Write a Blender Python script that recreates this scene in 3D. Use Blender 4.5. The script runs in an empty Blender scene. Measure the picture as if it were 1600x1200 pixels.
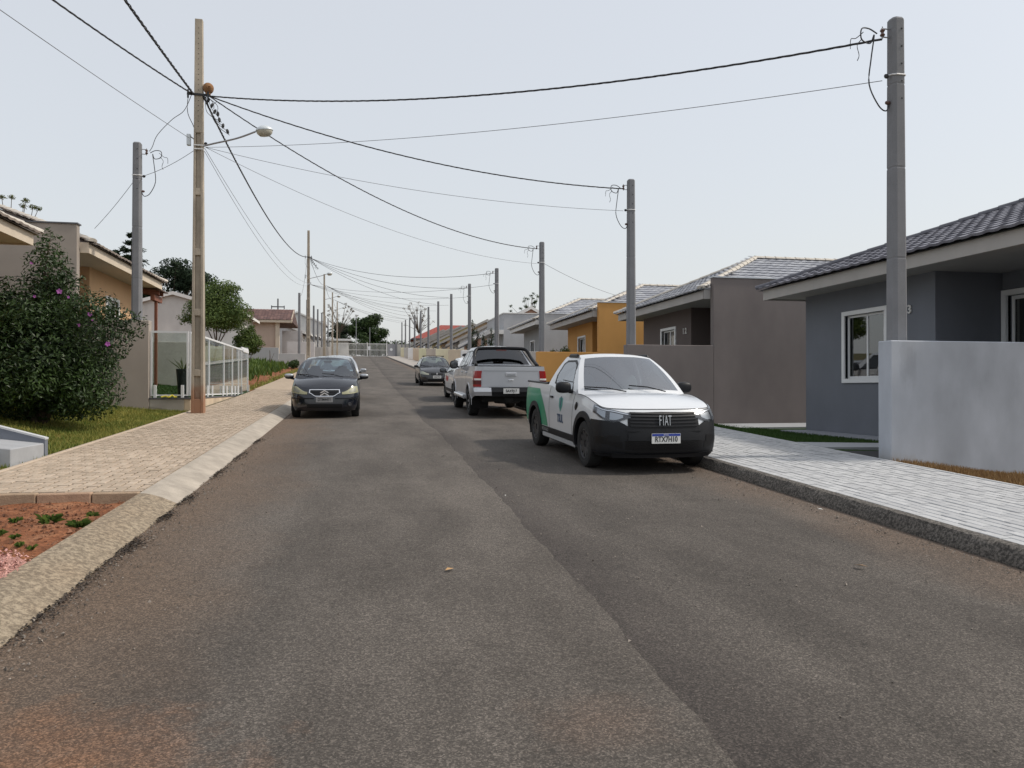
import bpy, bmesh, math, random
from mathutils import Vector, Matrix
from math import sin, cos, pi, radians, sqrt, atan, atan2
random.seed(11)
SC = bpy.context.scene
COL = SC.collection

# ---------------------------------------------------------------- camera
YAW = radians(11.25)
cd = bpy.data.cameras.new('camera'); cam = bpy.data.objects.new('camera', cd); COL.objects.link(cam)
cd.sensor_width = 36.0; cd.lens = 27.0; cd.clip_start = 0.05; cd.clip_end = 3000
cam.location = (0, 0, 1.5)
cam.rotation_euler = (pi/2 + atan(8/1200), 0, -YAW)
SC.camera = cam

# ---------------------------------------------------------------- sky and sun
SUN_EL, SUN_AZ = radians(47), radians(98)      # azimuth clockwise from +Y (down the street): sun over the right-hand houses
W = bpy.data.worlds.new('World'); SC.world = W; W.use_nodes = True
nt = W.node_tree; nt.nodes.clear()
sky = nt.nodes.new('ShaderNodeTexSky'); sky.sky_type = 'NISHITA'; sky.sun_disc = False
sky.sun_elevation = SUN_EL; sky.sun_rotation = SUN_AZ
sky.air_density = 1.6; sky.dust_density = 6.0; sky.ozone_density = 1.2; sky.altitude = 800
sc_ = nt.nodes.new('ShaderNodeVectorMath'); sc_.operation = 'SCALE'; sc_.inputs['Scale'].default_value = 0.125
mx = nt.nodes.new('ShaderNodeMix'); mx.data_type = 'RGBA'
mx.inputs[0].default_value = 0.66
mx.inputs[7].default_value = (0.885, 0.90, 0.93, 1)          # the even overcast veil
bg = nt.nodes.new('ShaderNodeBackground'); out = nt.nodes.new('ShaderNodeOutputWorld')
bg.inputs['Strength'].default_value = 1.0
nt.links.new(sky.outputs[0], sc_.inputs[0]); nt.links.new(sc_.outputs[0], mx.inputs[6])
nt.links.new(mx.outputs[2], bg.inputs['Color']); nt.links.new(bg.outputs[0], out.inputs['Surface'])
sd = bpy.data.lights.new('sun', 'SUN'); sd.energy = 2.7; sd.angle = radians(4.5); sd.color = (1.0, 0.93, 0.83)
so = bpy.data.objects.new('sun', sd); COL.objects.link(so)
sdir = Vector((sin(SUN_AZ)*cos(SUN_EL), cos(SUN_AZ)*cos(SUN_EL), sin(SUN_EL)))
so.rotation_euler = sdir.to_track_quat('Z', 'Y').to_euler(); so.location = (30, 0, 40)
SC.view_settings.view_transform = 'Standard'; SC.view_settings.look = 'None'
SC.view_settings.exposure = 0.0; SC.view_settings.gamma = 1.0

# ---------------------------------------------------------------- object helpers
def tag(o, label=None, cat=None, group=None, kind=None):
    if label: o['label'] = label
    if cat: o['category'] = cat
    if group: o['group'] = group
    if kind: o['kind'] = kind
    return o
def thing(name, label, cat, loc=(0, 0, 0), group=None, rz=0.0, rx=0.0):
    o = bpy.data.objects.new(name, None); COL.objects.link(o)
    o.empty_display_size = 0.2; o.location = loc; o.rotation_euler = (rx, 0, rz)
    return tag(o, label, cat, group)
def wloc(p):
    v = Vector((0, 0, 0))
    while p is not None:
        v += p.location; p = p.parent
    return v

class MB:
    """collects faces; build() links them as ONE mesh object"""
    def __init__(s): s.v = []; s.f = []
    def face(s, pts):
        n = len(s.v); s.v += [tuple(p) for p in pts]; s.f.append(tuple(range(n, n+len(pts)))); return s
    def box(s, x0, x1, y0, y1, z0, z1):
        if x0 > x1: x0, x1 = x1, x0
        if y0 > y1: y0, y1 = y1, y0
        n = len(s.v)
        s.v += [(x0,y0,z0),(x1,y0,z0),(x1,y1,z0),(x0,y1,z0),(x0,y0,z1),(x1,y0,z1),(x1,y1,z1),(x0,y1,z1)]
        s.f += [tuple(n+i for i in q) for q in ((0,3,2,1),(4,5,6,7),(0,1,5,4),(1,2,6,5),(2,3,7,6),(3,0,4,7))]
        return s
    def hexa(s, b, t):
        n = len(s.v); s.v += [tuple(p) for p in b] + [tuple(p) for p in t]
        s.f += [tuple(n+i for i in q) for q in ((0,3,2,1),(4,5,6,7),(0,1,5,4),(1,2,6,5),(2,3,7,6),(3,0,4,7))]
        return s
    def prism(s, poly, d):
        """poly: list of 3d points, d: extrusion vector"""
        d = Vector(d); n = len(s.v); k = len(poly)
        s.v += [tuple(p) for p in poly] + [tuple(Vector(p)+d) for p in poly]
        s.f.append(tuple(range(n+k-1, n-1, -1))); s.f.append(tuple(range(n+k, n+2*k)))
        for i in range(k):
            j = (i+1) % k; s.f.append((n+i, n+j, n+k+j, n+k+i))
        return s
    def tube(s, pts, r, n=6, cap=True, r2=None):
        pts = [Vector(p) for p in pts]; m = len(pts); base = len(s.v); up = Vector((0, 0, 1))
        for i, p in enumerate(pts):
            t = (pts[min(i+1, m-1)] - pts[max(i-1, 0)]).normalized()
            a = t.cross(up)
            if a.length < 1e-3: a = t.cross(Vector((1, 0, 0)))
            a.normalize(); b = a.cross(t)
            rr = r if r2 is None else r + (r2-r)*i/max(1, m-1)
            if isinstance(r, (list, tuple)): rr = r[i]
            for k in range(n):
                an = 2*pi*k/n; s.v.append(tuple(p + a*(rr*cos(an)) + b*(rr*sin(an))))
        for i in range(m-1):
            for k in range(n):
                k2 = (k+1) % n
                s.f.append((base+i*n+k, base+i*n+k2, base+(i+1)*n+k2, base+(i+1)*n+k))
        if cap:
            s.f.append(tuple(base+k for k in range(n-1, -1, -1))); s.f.append(tuple(base+(m-1)*n+k for k in range(n)))
        return s
    def lathe(s, prof, c, ax, n=24):
        """prof [(r, h)], around axis ax through c"""
        ax = Vector(ax).normalized(); c = Vector(c)
        a = ax.cross(Vector((0, 0, 1)))
        if a.length < 1e-3: a = Vector((1, 0, 0))
        a.normalize(); b = ax.cross(a); base = len(s.v); m = len(prof)
        for r, h in prof:
            for k in range(n):
                an = 2*pi*k/n; s.v.append(tuple(c + ax*h + a*(r*cos(an)) + b*(r*sin(an))))
        for i in range(m-1):
            for k in range(n):
                k2 = (k+1) % n; s.f.append((base+i*n+k, base+i*n+k2, base+(i+1)*n+k2, base+(i+1)*n+k))
        return s
    def grid(s, rows):
        base = len(s.v); m = len(rows); n = len(rows[0])
        for r in rows: s.v += [tuple(p) for p in r]
        for i in range(m-1):
            for k in range(n-1):
                s.f.append((base+i*n+k, base+i*n+k+1, base+(i+1)*n+k+1, base+(i+1)*n+k))
        return s
    def blob(s, c, r, seg=12, rings=8, e=1.0, rot=None):
        base = len(s.v); c = Vector(c)
        def sp(x): return math.copysign(abs(x)**e, x)
        for i in range(rings+1):
            ph = -pi/2 + pi*i/rings
            for k in range(seg):
                th = 2*pi*k/seg
                p = Vector((r[0]*sp(cos(ph))*sp(cos(th)), r[1]*sp(cos(ph))*sp(sin(th)), r[2]*sp(sin(ph))))
                if rot: p = rot @ p
                s.v.append(tuple(c+p))
        for i in range(rings):
            for k in range(seg):
                k2 = (k+1) % seg
                s.f.append((base+i*seg+k, base+i*seg+k2, base+(i+1)*seg+k2, base+(i+1)*seg+k))
        return s
    def mirror(s):
        n = len(s.v); s.v += [(-x, y, z) for x, y, z in s.v]
        s.f += [tuple(n+i for i in reversed(f)) for f in s.f]
        return s
    def lr(s, name, mat, parent, **kw):
        a = s.build(name, mat, parent, **kw); n = MB(); n.v = [(-x, y, z) for x, y, z in s.v]; n.f = [tuple(reversed(f)) for f in s.f]
        return a, n.build(name, mat, parent, **kw)
    def build(s, name, mat, parent=None, local=False, smooth=None, bevel=0, recalc=True, origin=None, weld=0):
        me = bpy.data.meshes.new(name)
        off = Vector((0, 0, 0))
        if parent is not None and not local: off = wloc(parent)
        elif parent is None and origin is not None: off = Vector(origin)
        vs = s.v if off.length == 0 else [(x-off.x, y-off.y, z-off.z) for x, y, z in s.v]
        me.from_pydata(vs, [], s.f); me.update()
        if recalc or bevel or weld:
            bm = bmesh.new(); bm.from_mesh(me)
            if weld: bmesh.ops.remove_doubles(bm, verts=bm.verts, dist=weld)
            if recalc: bmesh.ops.recalc_face_normals(bm, faces=bm.faces)
            if bevel:
                ed = [e for e in bm.edges if len(e.link_faces) == 2 and e.calc_face_angle(0) > 0.6]
                bmesh.ops.bevel(bm, geom=ed, offset=bevel, segments=1, affect='EDGES', clamp_overlap=True)
            bm.to_mesh(me); bm.free()
        if smooth is not None:
            me.polygons.foreach_set('use_smooth', [True]*len(me.polygons))
            if smooth < 3: me.set_sharp_from_angle(angle=smooth)
        mats = mat if isinstance(mat, (list, tuple)) else [mat]
        for m in mats: me.materials.append(m)
        o = bpy.data.objects.new(name, me); COL.objects.link(o)
        if parent is not None: o.parent = parent
        elif origin is not None: o.location = off
        return o

def share(name, me, parent, M=None, loc=None):
    o = bpy.data.objects.new(name, me); COL.objects.link(o); o.parent = parent
    if M is not None: o.matrix_local = M
    if loc is not None: o.location = loc
    return o

def text_mb(txt, size, depth, M, bold=0.0, xs=1.0):
    cu = bpy.data.curves.new('t', 'FONT'); cu.body = txt; cu.size = size; cu.extrude = depth/2; cu.offset = bold
    cu.align_x = 'CENTER'; cu.align_y = 'CENTER'
    ob = bpy.data.objects.new('t', cu); COL.objects.link(ob)
    dg = bpy.context.evaluated_depsgraph_get(); me = bpy.data.meshes.new_from_object(ob.evaluated_get(dg))
    mb = MB()
    mb.v = [tuple(M @ Vector((v.co.x*xs, v.co.y, v.co.z))) for v in me.vertices]
    mb.f = [tuple(p.vertices) for p in me.polygons]
    bpy.data.objects.remove(ob); bpy.data.curves.remove(cu); bpy.data.meshes.remove(me)
    return mb
def frame(o, ex, ey):
    ex = Vector(ex).normalized(); ey = Vector(ey).normalized(); n = ex.cross(ey).normalized(); ey = n.cross(ex)
    M = Matrix((ex, ey, n)).transposed().to_4x4(); M.translation = Vector(o); return M

# ---------------------------------------------------------------- materials
def L(h):   # sRGB 0-255 triple to linear
    return tuple(((c/255)/12.92 if c/255 <= .04045 else ((c/255+.055)/1.055)**2.4) for c in h)
def mat(name, col, rough=.7, metal=0.0, var=0.0, vs=3.0, bump=0.0, bs=60.0, spec=.5, coat=0.0, streak=0.0, trans=0.0, island=0.0, fleck=0.0, fs=200.0, sub=0.0):
    m = bpy.data.materials.new(name); m.use_nodes = True; t = m.node_tree; N = t.nodes; K = t.links.new
    b = N['Principled BSDF']; b.inputs['Roughness'].default_value = rough; b.inputs['Metallic'].default_value = metal
    b.inputs['Specular IOR Level'].default_value = spec
    if coat: b.inputs['Coat Weight'].default_value = coat; b.inputs['Coat Roughness'].default_value = .06
    if trans: b.inputs['Transmission Weight'].default_value = trans
    c4 = (*col, 1); b.inputs['Base Color'].default_value = c4
    g = N.new('ShaderNodeNewGeometry'); last = None
    def mul(fac_sock, lo, hi):
        nonlocal last
        r = N.new('ShaderNodeMapRange'); K(fac_sock, r.inputs[0]); r.inputs[1].default_value = .25; r.inputs[2].default_value = .75
        r.inputs[3].default_value = lo; r.inputs[4].default_value = hi
        v = N.new('ShaderNodeVectorMath'); v.operation = 'SCALE'
        if last is None: v.inputs[0].default_value = col
        else: K(last, v.inputs[0])
        K(r.outputs[0], v.inputs['Scale']); last = v.outputs[0]
    if var:
        n = N.new('ShaderNodeTexNoise'); n.inputs['Scale'].default_value = vs; n.inputs['Detail'].default_value = 6; n.inputs['Roughness'].default_value = .65
        K(g.outputs['Position'], n.inputs['Vector']); mul(n.outputs[0], 1-var, 1+var)
    if streak:
        mp = N.new('ShaderNodeMapping'); mp.inputs['Scale'].default_value = (1.0, 1.0, .45)
        K(g.outputs['Position'], mp.inputs[0]); n = N.new('ShaderNodeTexNoise'); n.inputs['Scale'].default_value = 1.5; n.inputs['Detail'].default_value = 6
        K(mp.outputs[0], n.inputs['Vector']); mul(n.outputs[0], 1-streak, 1+streak*.5)
    if island:
        r = N.new('ShaderNodeMapRange'); K(g.outputs['Random Per Island'], r.inputs[0]); r.inputs[3].default_value = 1-island; r.inputs[4].default_value = 1+island
        v = N.new('ShaderNodeVectorMath'); v.operation = 'SCALE'
        if last is None: v.inputs[0].default_value = col
        else: K(last, v.inputs[0])
        K(r.outputs[0], v.inputs['Scale']); last = v.outputs[0]
    if fleck:
        n = N.new('ShaderNodeTexNoise'); n.inputs['Scale'].default_value = fs; n.inputs['Detail'].default_value = 3
        K(g.outputs['Position'], n.inputs['Vector']); mul(n.outputs[0], 1-fleck, 1+fleck)
    if last is not None: K(last, b.inputs['Base Color'])
    if bump:
        n = N.new('ShaderNodeTexNoise'); n.inputs['Scale'].default_value = bs; n.inputs['Detail'].default_value = 5
        K(g.outputs['Position'], n.inputs['Vector']); bp = N.new('ShaderNodeBump'); bp.inputs['Strength'].default_value = bump; bp.inputs['Distance'].default_value = .02
        K(n.outputs[0], bp.inputs['Height']); K(bp.outputs[0], b.inputs['Normal'])
    return m
def leafmat(name, c1, c2, rough=.55, tr=.35):
    m = bpy.data.materials.new(name); m.use_nodes = True; t = m.node_tree; N = t.nodes; K = t.links.new
    b = N['Principled BSDF']; b.inputs['Roughness'].default_value = rough; b.inputs['Specular IOR Level'].default_value = .3
    g = N.new('ShaderNodeNewGeometry'); mxx = N.new('ShaderNodeMix'); mxx.data_type = 'RGBA'
    n = N.new('ShaderNodeTexNoise'); n.inputs['Scale'].default_value = 1.1; K(g.outputs['Position'], n.inputs['Vector'])
    a = N.new('ShaderNodeMath'); a.operation = 'MULTIPLY_ADD'; K(n.outputs[0], a.inputs[0]); a.inputs[1].default_value = 1.2; a.inputs[2].default_value = -.55
    a2 = N.new('ShaderNodeMath'); a2.operation = 'ADD'; a2.use_clamp = True; K(a.outputs[0], a2.inputs[0])
    a3 = N.new('ShaderNodeMath'); a3.operation = 'MULTIPLY'; K(g.outputs['Random Per Island'], a3.inputs[0]); a3.inputs[1].default_value = .75
    K(a3.outputs[0], a2.inputs[1]); K(a2.outputs[0], mxx.inputs[0])
    mxx.inputs[6].default_value = (*c1, 1); mxx.inputs[7].default_value = (*c2, 1)
    K(mxx.outputs[2], b.inputs['Base Color'])
    tl = N.new('ShaderNodeBsdfTranslucent'); K(mxx.outputs[2], tl.inputs['Color'])
    ms = N.new('ShaderNodeMixShader'); ms.inputs[0].default_value = tr
    K(b.outputs[0], ms.inputs[1]); K(tl.outputs[0], ms.inputs[2]); K(ms.outputs[0], N['Material Output'].inputs[0])
    return m
def glassmat(name, tint, fres=1.5, rough=.01, floor=0.0):
    """thin pane: tinted see-through plus the mirror image that the angle gives"""
    m = bpy.data.materials.new(name); m.use_nodes = True; t = m.node_tree; N = t.nodes; K = t.links.new
    N.remove(N['Principled BSDF'])
    tr = N.new('ShaderNodeBsdfTransparent'); tr.inputs[0].default_value = (*tint, 1)
    gl = N.new('ShaderNodeBsdfGlossy'); gl.inputs['Roughness'].default_value = rough; gl.inputs[0].default_value = (.95, .97, 1, 1)
    g = N.new('ShaderNodeNewGeometry'); dp = N.new('ShaderNodeVectorMath'); dp.operation = 'DOT_PRODUCT'; K(g.outputs['Normal'], dp.inputs[0]); K(g.outputs['Incoming'], dp.inputs[1])
    ab = N.new('ShaderNodeMath'); ab.operation = 'ABSOLUTE'; K(dp.outputs['Value'], ab.inputs[0])
    om = N.new('ShaderNodeMath'); om.operation = 'SUBTRACT'; om.inputs[0].default_value = 1; K(ab.outputs[0], om.inputs[1])
    pw = N.new('ShaderNodeMath'); pw.operation = 'POWER'; K(om.outputs[0], pw.inputs[0]); pw.inputs[1].default_value = 5
    ad = N.new('ShaderNodeMath'); ad.operation = 'MULTIPLY_ADD'; ad.use_clamp = True; K(pw.outputs[0], ad.inputs[0]); ad.inputs[1].default_value = .92-floor; ad.inputs[2].default_value = .07+floor
    ms = N.new('ShaderNodeMixShader'); K(ad.outputs[0], ms.inputs[0]); K(tr.outputs[0], ms.inputs[1]); K(gl.outputs[0], ms.inputs[2])
    K(ms.outputs[0], N['Material Output'].inputs[0])
    return m
def asphalt(name, lo, hi, seam=False):
    m = bpy.data.materials.new(name); m.use_nodes = True; t = m.node_tree; N = t.nodes; K = t.links.new
    b = N['Principled BSDF']; b.inputs['Roughness'].default_value = .85; b.inputs['Specular IOR Level'].default_value = .35
    g = N.new('ShaderNodeNewGeometry'); P = g.outputs['Position']
    def noise(s, d=5, r=.6, vec=None):
        n = N.new('ShaderNodeTexNoise'); n.inputs['Scale'].default_value = s; n.inputs['Detail'].default_value = d; n.inputs['Roughness'].default_value = r
        K(vec or P, n.inputs['Vector']); return n.outputs[0]
    def rng(x, a, c, o0=0., o1=1.):
        r = N.new('ShaderNodeMapRange'); K(x, r.inputs[0]); r.inputs[1].default_value = a; r.inputs[2].default_value = c
        r.inputs[3].default_value = o0; r.inputs[4].default_value = o1; return r.outputs[0]
    def mth(op, x, y):
        q = N.new('ShaderNodeMath'); q.operation = op
        for i, z in enumerate((x, y)):
            if isinstance(z, (int, float)): q.inputs[i].default_value = z
            else: K(z, q.inputs[i])
        return q.outputs[0]
    def mixc(f, a, c):
        x = N.new('ShaderNodeMix'); x.data_type = 'RGBA'; K(f, x.inputs[0])
        for i, z in ((6, a), (7, c)):
            if isinstance(z, tuple): x.inputs[i].default_value = (*z, 1)
            else: K(z, x.inputs[i])
        return x.outputs[2]
    sep = N.new('ShaderNodeSeparateXYZ'); K(P, sep.inputs[0]); X, Y = sep.outputs[0], sep.outputs[1]
    mp = N.new('ShaderNodeMapping'); mp.inputs['Scale'].default_value = (1, .35, 1); K(P, mp.inputs[0])
    c = mixc(rng(noise(1.1, 6, .62, mp.outputs[0]), .38, .62), lo, hi)
    # lighter worn patches, darker oily ones
    c = mixc(rng(noise(.33, 6, .7), .48, .68, 0, .5), c, tuple(x*1.35 for x in hi))
    c = mixc(rng(noise(.7, 10, .8, mp.outputs[0]), .54, .72, 0, .45), c, tuple(x*.55 for x in lo))
    if seam:
        d = rng(mth('ADD', X, mth('MULTIPLY', noise(1.3), .5)), 1.62, 2.4, .6, 0)
        c = mixc(d, c, (lo[0]*.55, lo[1]*.5, lo[2]*.53))
    # red-brown dust swept against the kerbs
    e1 = mth('ADD', X, mth('MULTIPLY', noise(.9, 5), 1.3))
    c = mixc(rng(e1, -.95, .1, .8, 0), c, (.135, .092, .062))
    c = mixc(rng(e1, 4.55, 5.25, 0, .6), c, (.15, .105, .075))
    # spilled red earth at the driveway on the left
    vv = N.new('ShaderNodeVectorMath'); vv.operation = 'DISTANCE'; K(P, vv.inputs[0]); vv.inputs[1].default_value = (-1.35, 2.55, .1)
    f = mth('ADD', vv.outputs[1], mth('MULTIPLY', noise(2.6, 6, .7), 1.7))
    c = mixc(rng(f, 1.05, 1.95, .6, 0), c, (.30, .135, .06))
    vv = N.new('ShaderNodeVectorMath'); vv.operation = 'DISTANCE'; K(P, vv.inputs[0]); vv.inputs[1].default_value = (.95, 3.05, .1)
    f = mth('ADD', vv.outputs[1], mth('MULTIPLY', noise(4, 5, .7), .8))
    c = mixc(rng(f, .35, .75, .25, 0), c, (.19, .11, .07))
    # aggregate
    ag = noise(40, 6, .8); ag2 = noise(210, 3, .7)
    sc = mth('MULTIPLY', rng(ag, .32, .68, .66, 1.34), rng(ag2, .3, .7, .7, 1.3))
    vs_ = N.new('ShaderNodeTexVoronoi'); vs_.inputs['Scale'].default_value = 140; K(P, vs_.inputs['Vector'])
    sx_ = N.new('ShaderNodeSeparateColor'); K(vs_.outputs['Color'], sx_.inputs[0])
    sc = mth('MULTIPLY', sc, mth('ADD', mth('MULTIPLY', mth('POWER', sx_.outputs[0], 2.4), 1.2), .66))
    v = N.new('ShaderNodeVectorMath'); v.operation = 'SCALE'; K(c, v.inputs[0]); K(sc, v.inputs['Scale'])
    # pale stones worn bare
    vo = N.new('ShaderNodeTexVoronoi'); vo.inputs['Scale'].default_value = 34; K(P, vo.inputs['Vector'])
    sp = mth('MULTIPLY', rng(vo.outputs['Distance'], .0, .16, 1, 0), rng(noise(22, 2), .6, .64))
    c = mixc(sp, v.outputs[0], (.33, .31, .28))
    K(c, b.inputs['Base Color'])
    bp = N.new('ShaderNodeBump'); bp.inputs['Strength'].default_value = .8; bp.inputs['Distance'].default_value = .012
    K(mth('ADD', ag, mth('MULTIPLY', noise(9, 4), .8)), bp.inputs['Height']); K(bp.outputs[0], b.inputs['Normal'])
    return m
def roughkerb(name, a, c, dark, scale):
    m = bpy.data.materials.new(name); m.use_nodes = True; t = m.node_tree; N = t.nodes; K = t.links.new
    b = N['Principled BSDF']; b.inputs['Roughness'].default_value = .9
    g = N.new('ShaderNodeNewGeometry'); P = g.outputs['Position']
    n1 = N.new('ShaderNodeTexNoise'); n1.inputs['Scale'].default_value = 2.2; n1.inputs['Detail'].default_value = 6; K(P, n1.inputs['Vector'])
    n2 = N.new('ShaderNodeTexNoise'); n2.inputs['Scale'].default_value = scale; n2.inputs['Detail'].default_value = 5; n2.inputs['Roughness'].default_value = .75; K(P, n2.inputs['Vector'])
    m1 = N.new('ShaderNodeMix'); m1.data_type = 'RGBA'; K(n1.outputs[0], m1.inputs[0]); m1.inputs[6].default_value = (*a, 1); m1.inputs[7].default_value = (*c, 1)
    r = N.new('ShaderNodeMapRange'); K(n2.outputs[0], r.inputs[0]); r.inputs[1].default_value = .43; r.inputs[2].default_value = .60; r.inputs[3].default_value = dark[3]; r.inputs[4].default_value = 0
    m2 = N.new('ShaderNodeMix'); m2.data_type = 'RGBA'; K(r.outputs[0], m2.inputs[0]); K(m1.outputs[2], m2.inputs[6]); m2.inputs[7].default_value = (*dark[:3], 1)
    K(m2.outputs[2], b.inputs['Base Color'])
    bp = N.new('ShaderNodeBump'); bp.inputs['Strength'].default_value = .9; bp.inputs['Distance'].default_value = .02; K(n2.outputs[0], bp.inputs['Height']); K(bp.outputs[0], b.inputs['Normal'])
    return m
def groundmat(name, cols, scale, bumps=.6, bs=40):
    m = bpy.data.materials.new(name); m.use_nodes = True; t = m.node_tree; N = t.nodes; K = t.links.new
    b = N['Principled BSDF']; b.inputs['Roughness'].default_value = .95; b.inputs['Specular IOR Level'].default_value = .2
    g = N.new('ShaderNodeNewGeometry'); n = N.new('ShaderNodeTexNoise'); n.inputs['Scale'].default_value = scale; n.inputs['Detail'].default_value = 8; n.inputs['Roughness'].default_value = .68
    K(g.outputs['Position'], n.inputs['Vector']); r = N.new('ShaderNodeValToRGB'); K(n.outputs[0], r.inputs[0])
    e = r.color_ramp.elements
    e[0].position = .33; e[0].color = (*cols[0], 1); e[1].position = .68; e[1].color = (*cols[-1], 1)
    for i, c in enumerate(cols[1:-1]):
        x = e.new(.33 + .35*(i+1)/(len(cols)-1)); x.color = (*c, 1)
    n2 = N.new('ShaderNodeTexNoise'); n2.inputs['Scale'].default_value = bs; n2.inputs['Detail'].default_value = 5; K(g.outputs['Position'], n2.inputs['Vector'])
    mr = N.new('ShaderNodeMapRange'); K(n2.outputs[0], mr.inputs[0]); mr.inputs[1].default_value = .3; mr.inputs[2].default_value = .7; mr.inputs[3].default_value = .7; mr.inputs[4].default_value = 1.3
    v = N.new('ShaderNodeVectorMath'); v.operation = 'SCALE'; K(r.outputs[0], v.inputs[0]); K(mr.outputs[0], v.inputs['Scale']); K(v.outputs[0], b.inputs['Base Color'])
    bp = N.new('ShaderNodeBump'); bp.inputs['Strength'].default_value = bumps; bp.inputs['Distance'].default_value = .03; K(n2.outputs[0], bp.inputs['Height']); K(bp.outputs[0], b.inputs['Normal'])
    return m

M = {}
M['asphalt_l'] = asphalt('asphalt_left_lane', (.070, .060, .051), (.108, .094, .081))
M['asphalt_r'] = asphalt('asphalt_right_lane', (.066, .057, .049), (.102, .089, .077), seam=True)
M['kerb_new'] = mat('kerb_cast_concrete', (.37, .325, .27), .9, var=.28, vs=4, bump=.25, bs=70, fleck=.12, fs=90)
M['kerb_old'] = roughkerb('kerb_weathered_concrete', (.40, .34, .25), (.36, .27, .18), (.10, .075, .05, .7), 26)
M['kerb_right'] = roughkerb('kerb_pitted_concrete', (.23, .21, .185), (.17, .15, .13), (.022, .02, .017, .85), 40)
M['brick_l'] = [mat('paver_sand%d' % i, c, .9, var=.14, vs=9, bump=.25, bs=120, fleck=.12, fs=150) for i, c in enumerate(((.425, .34, .258), (.375, .30, .226), (.465, .378, .292)))]
M['brick_r'] = [mat('paver_grey%d' % i, c, .9, var=.10, vs=9, bump=.25, bs=120, fleck=.10, fs=150) for i, c in enumerate(((.42, .425, .43), (.385, .39, .398), (.45, .455, .46)))]
M['joint_l'] = mat('sand_joint', (.075, .05, .032), .95, var=.3, vs=8)
M['joint_r'] = mat('grey_joint', (.09, .088, .085), .95, var=.3, vs=8)
M['pave_far_l'] = mat('paving_far_sand', (.37, .29, .21), .9, var=.2, vs=3, fleck=.2, fs=30)
M['pave_far_r'] = mat('paving_far_grey', (.36, .33, .30), .9, var=.2, vs=3, fleck=.2, fs=30)
M['soil'] = groundmat('red_soil', ((.13, .052, .025), (.225, .09, .043), (.30, .145, .078)), 3.0, .9, 30)
M['gravel'] = groundmat('pink_gravel', ((.42, .20, .16), (.55, .29, .24), (.62, .38, .32)), 20, .9, 90)
M['lot'] = groundmat('lot_earth', ((.13, .075, .04), (.20, .12, .06), (.16, .14, .05)), 1.2)
M['dryedge'] = groundmat('dry_grass_edge', ((.10, .06, .03), (.20, .13, .06), (.28, .19, .09)), 9, 1, 60)
M['terrain'] = groundmat('far_ground', ((.09, .08, .04), (.12, .11, .05), (.16, .11, .06)), .08)
M['turf_l'] = groundmat('turf_soil_dry', ((.07, .085, .02), (.14, .13, .03), (.24, .18, .06)), .9, .6, 60)
M['turf_r'] = groundmat('turf_soil_green', ((.02, .045, .012), (.035, .065, .016)), 2, .6, 60)
M['grass_l'] = leafmat('grass_dry', (.085, .14, .022), (.38, .33, .085), .7, .3)
M['grass_r'] = leafmat('grass_lush', (.03, .075, .015), (.075, .12, .03), .7, .3)
M['leaf_bush'] = leafmat('leaf_bush', (.010, .024, .007), (.048, .085, .020), .42, .2)
M['leaf_tree'] = leafmat('leaf_tree', (.045, .085, .018), (.15, .20, .05), .6, .35)
M['leaf_dark'] = leafmat('leaf_dark', (.014, .030, .016), (.04, .065, .03), .7, .2)
M['leaf_mid'] = leafmat('leaf_mid', (.02, .045, .014), (.07, .11, .03), .65, .25)
M['leaf_pale'] = leafmat('leaf_pale', (.06, .09, .03), (.20, .20, .08), .65, .3)
M['leaf_brown'] = leafmat('leaf_brown', (.09, .06, .035), (.18, .12, .06), .8, .2)
M['weed'] = leafmat('leaf_weed', (.04, .085, .015), (.14, .20, .04), .6, .35)
M['petal'] = leafmat('petal_pink', (.42, .10, .42), (.62, .22, .60), .6, .4)
M['bark'] = mat('bark', (.10, .075, .055), .95, var=.35, vs=9, bump=.7, bs=50)
M['conc_pole'] = mat('concrete_pole', (.20, .203, .215), .9, var=.12, vs=2.5, bump=.25, bs=80, fleck=.12, fs=120)
M['conc_pole_w'] = mat('concrete_pole_weathered', (.40, .345, .275), .92, var=.25, vs=1.6, bump=.4, bs=50, streak=.25, fleck=.12, fs=100)
def earthfoot(name, base, z0):
    m = M[base].copy(); m.name = name; t = m.node_tree; N = t.nodes; K = t.links.new; b = N['Principled BSDF']; src = b.inputs['Base Color'].links[0].from_socket
    g = N.new('ShaderNodeNewGeometry'); s = N.new('ShaderNodeSeparateXYZ'); K(g.outputs['Position'], s.inputs[0]); n = N.new('ShaderNodeTexNoise'); n.inputs['Scale'].default_value = 5; n.inputs['Detail'].default_value = 6; K(g.outputs['Position'], n.inputs['Vector'])
    a = N.new('ShaderNodeMath'); a.operation = 'MULTIPLY_ADD'; K(n.outputs[0], a.inputs[0]); a.inputs[1].default_value = -.7; K(s.outputs[2], a.inputs[2])
    r = N.new('ShaderNodeMapRange'); K(a.outputs[0], r.inputs[0]); r.inputs[1].default_value = z0-.1; r.inputs[2].default_value = z0+.3; r.inputs[3].default_value = .75; r.inputs[4].default_value = 0
    x = N.new('ShaderNodeMix'); x.data_type = 'RGBA'; K(r.outputs[0], x.inputs[0]); K(src, x.inputs[6]); x.inputs[7].default_value = (.30, .12, .05, 1); K(x.outputs[2], b.inputs['Base Color']); return m
M['hole'] = mat('dark_recess', (.02, .02, .02), .9)
M['black'] = mat('black_rubber', (.02, .02, .022), .55)
M['cable'] = mat('black_cable', (.035, .035, .04), .6)
M['cable_g'] = mat('grey_cable', (.14, .14, .15), .6)
M['steel'] = mat('galvanised_steel', (.36, .36, .37), .45, metal=.8, var=.15)
M['porc'] = mat('brown_porcelain', (.10, .05, .04), .3, coat=.4)
M['tie'] = mat('white_tie', (.75, .75, .75), .5)
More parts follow.
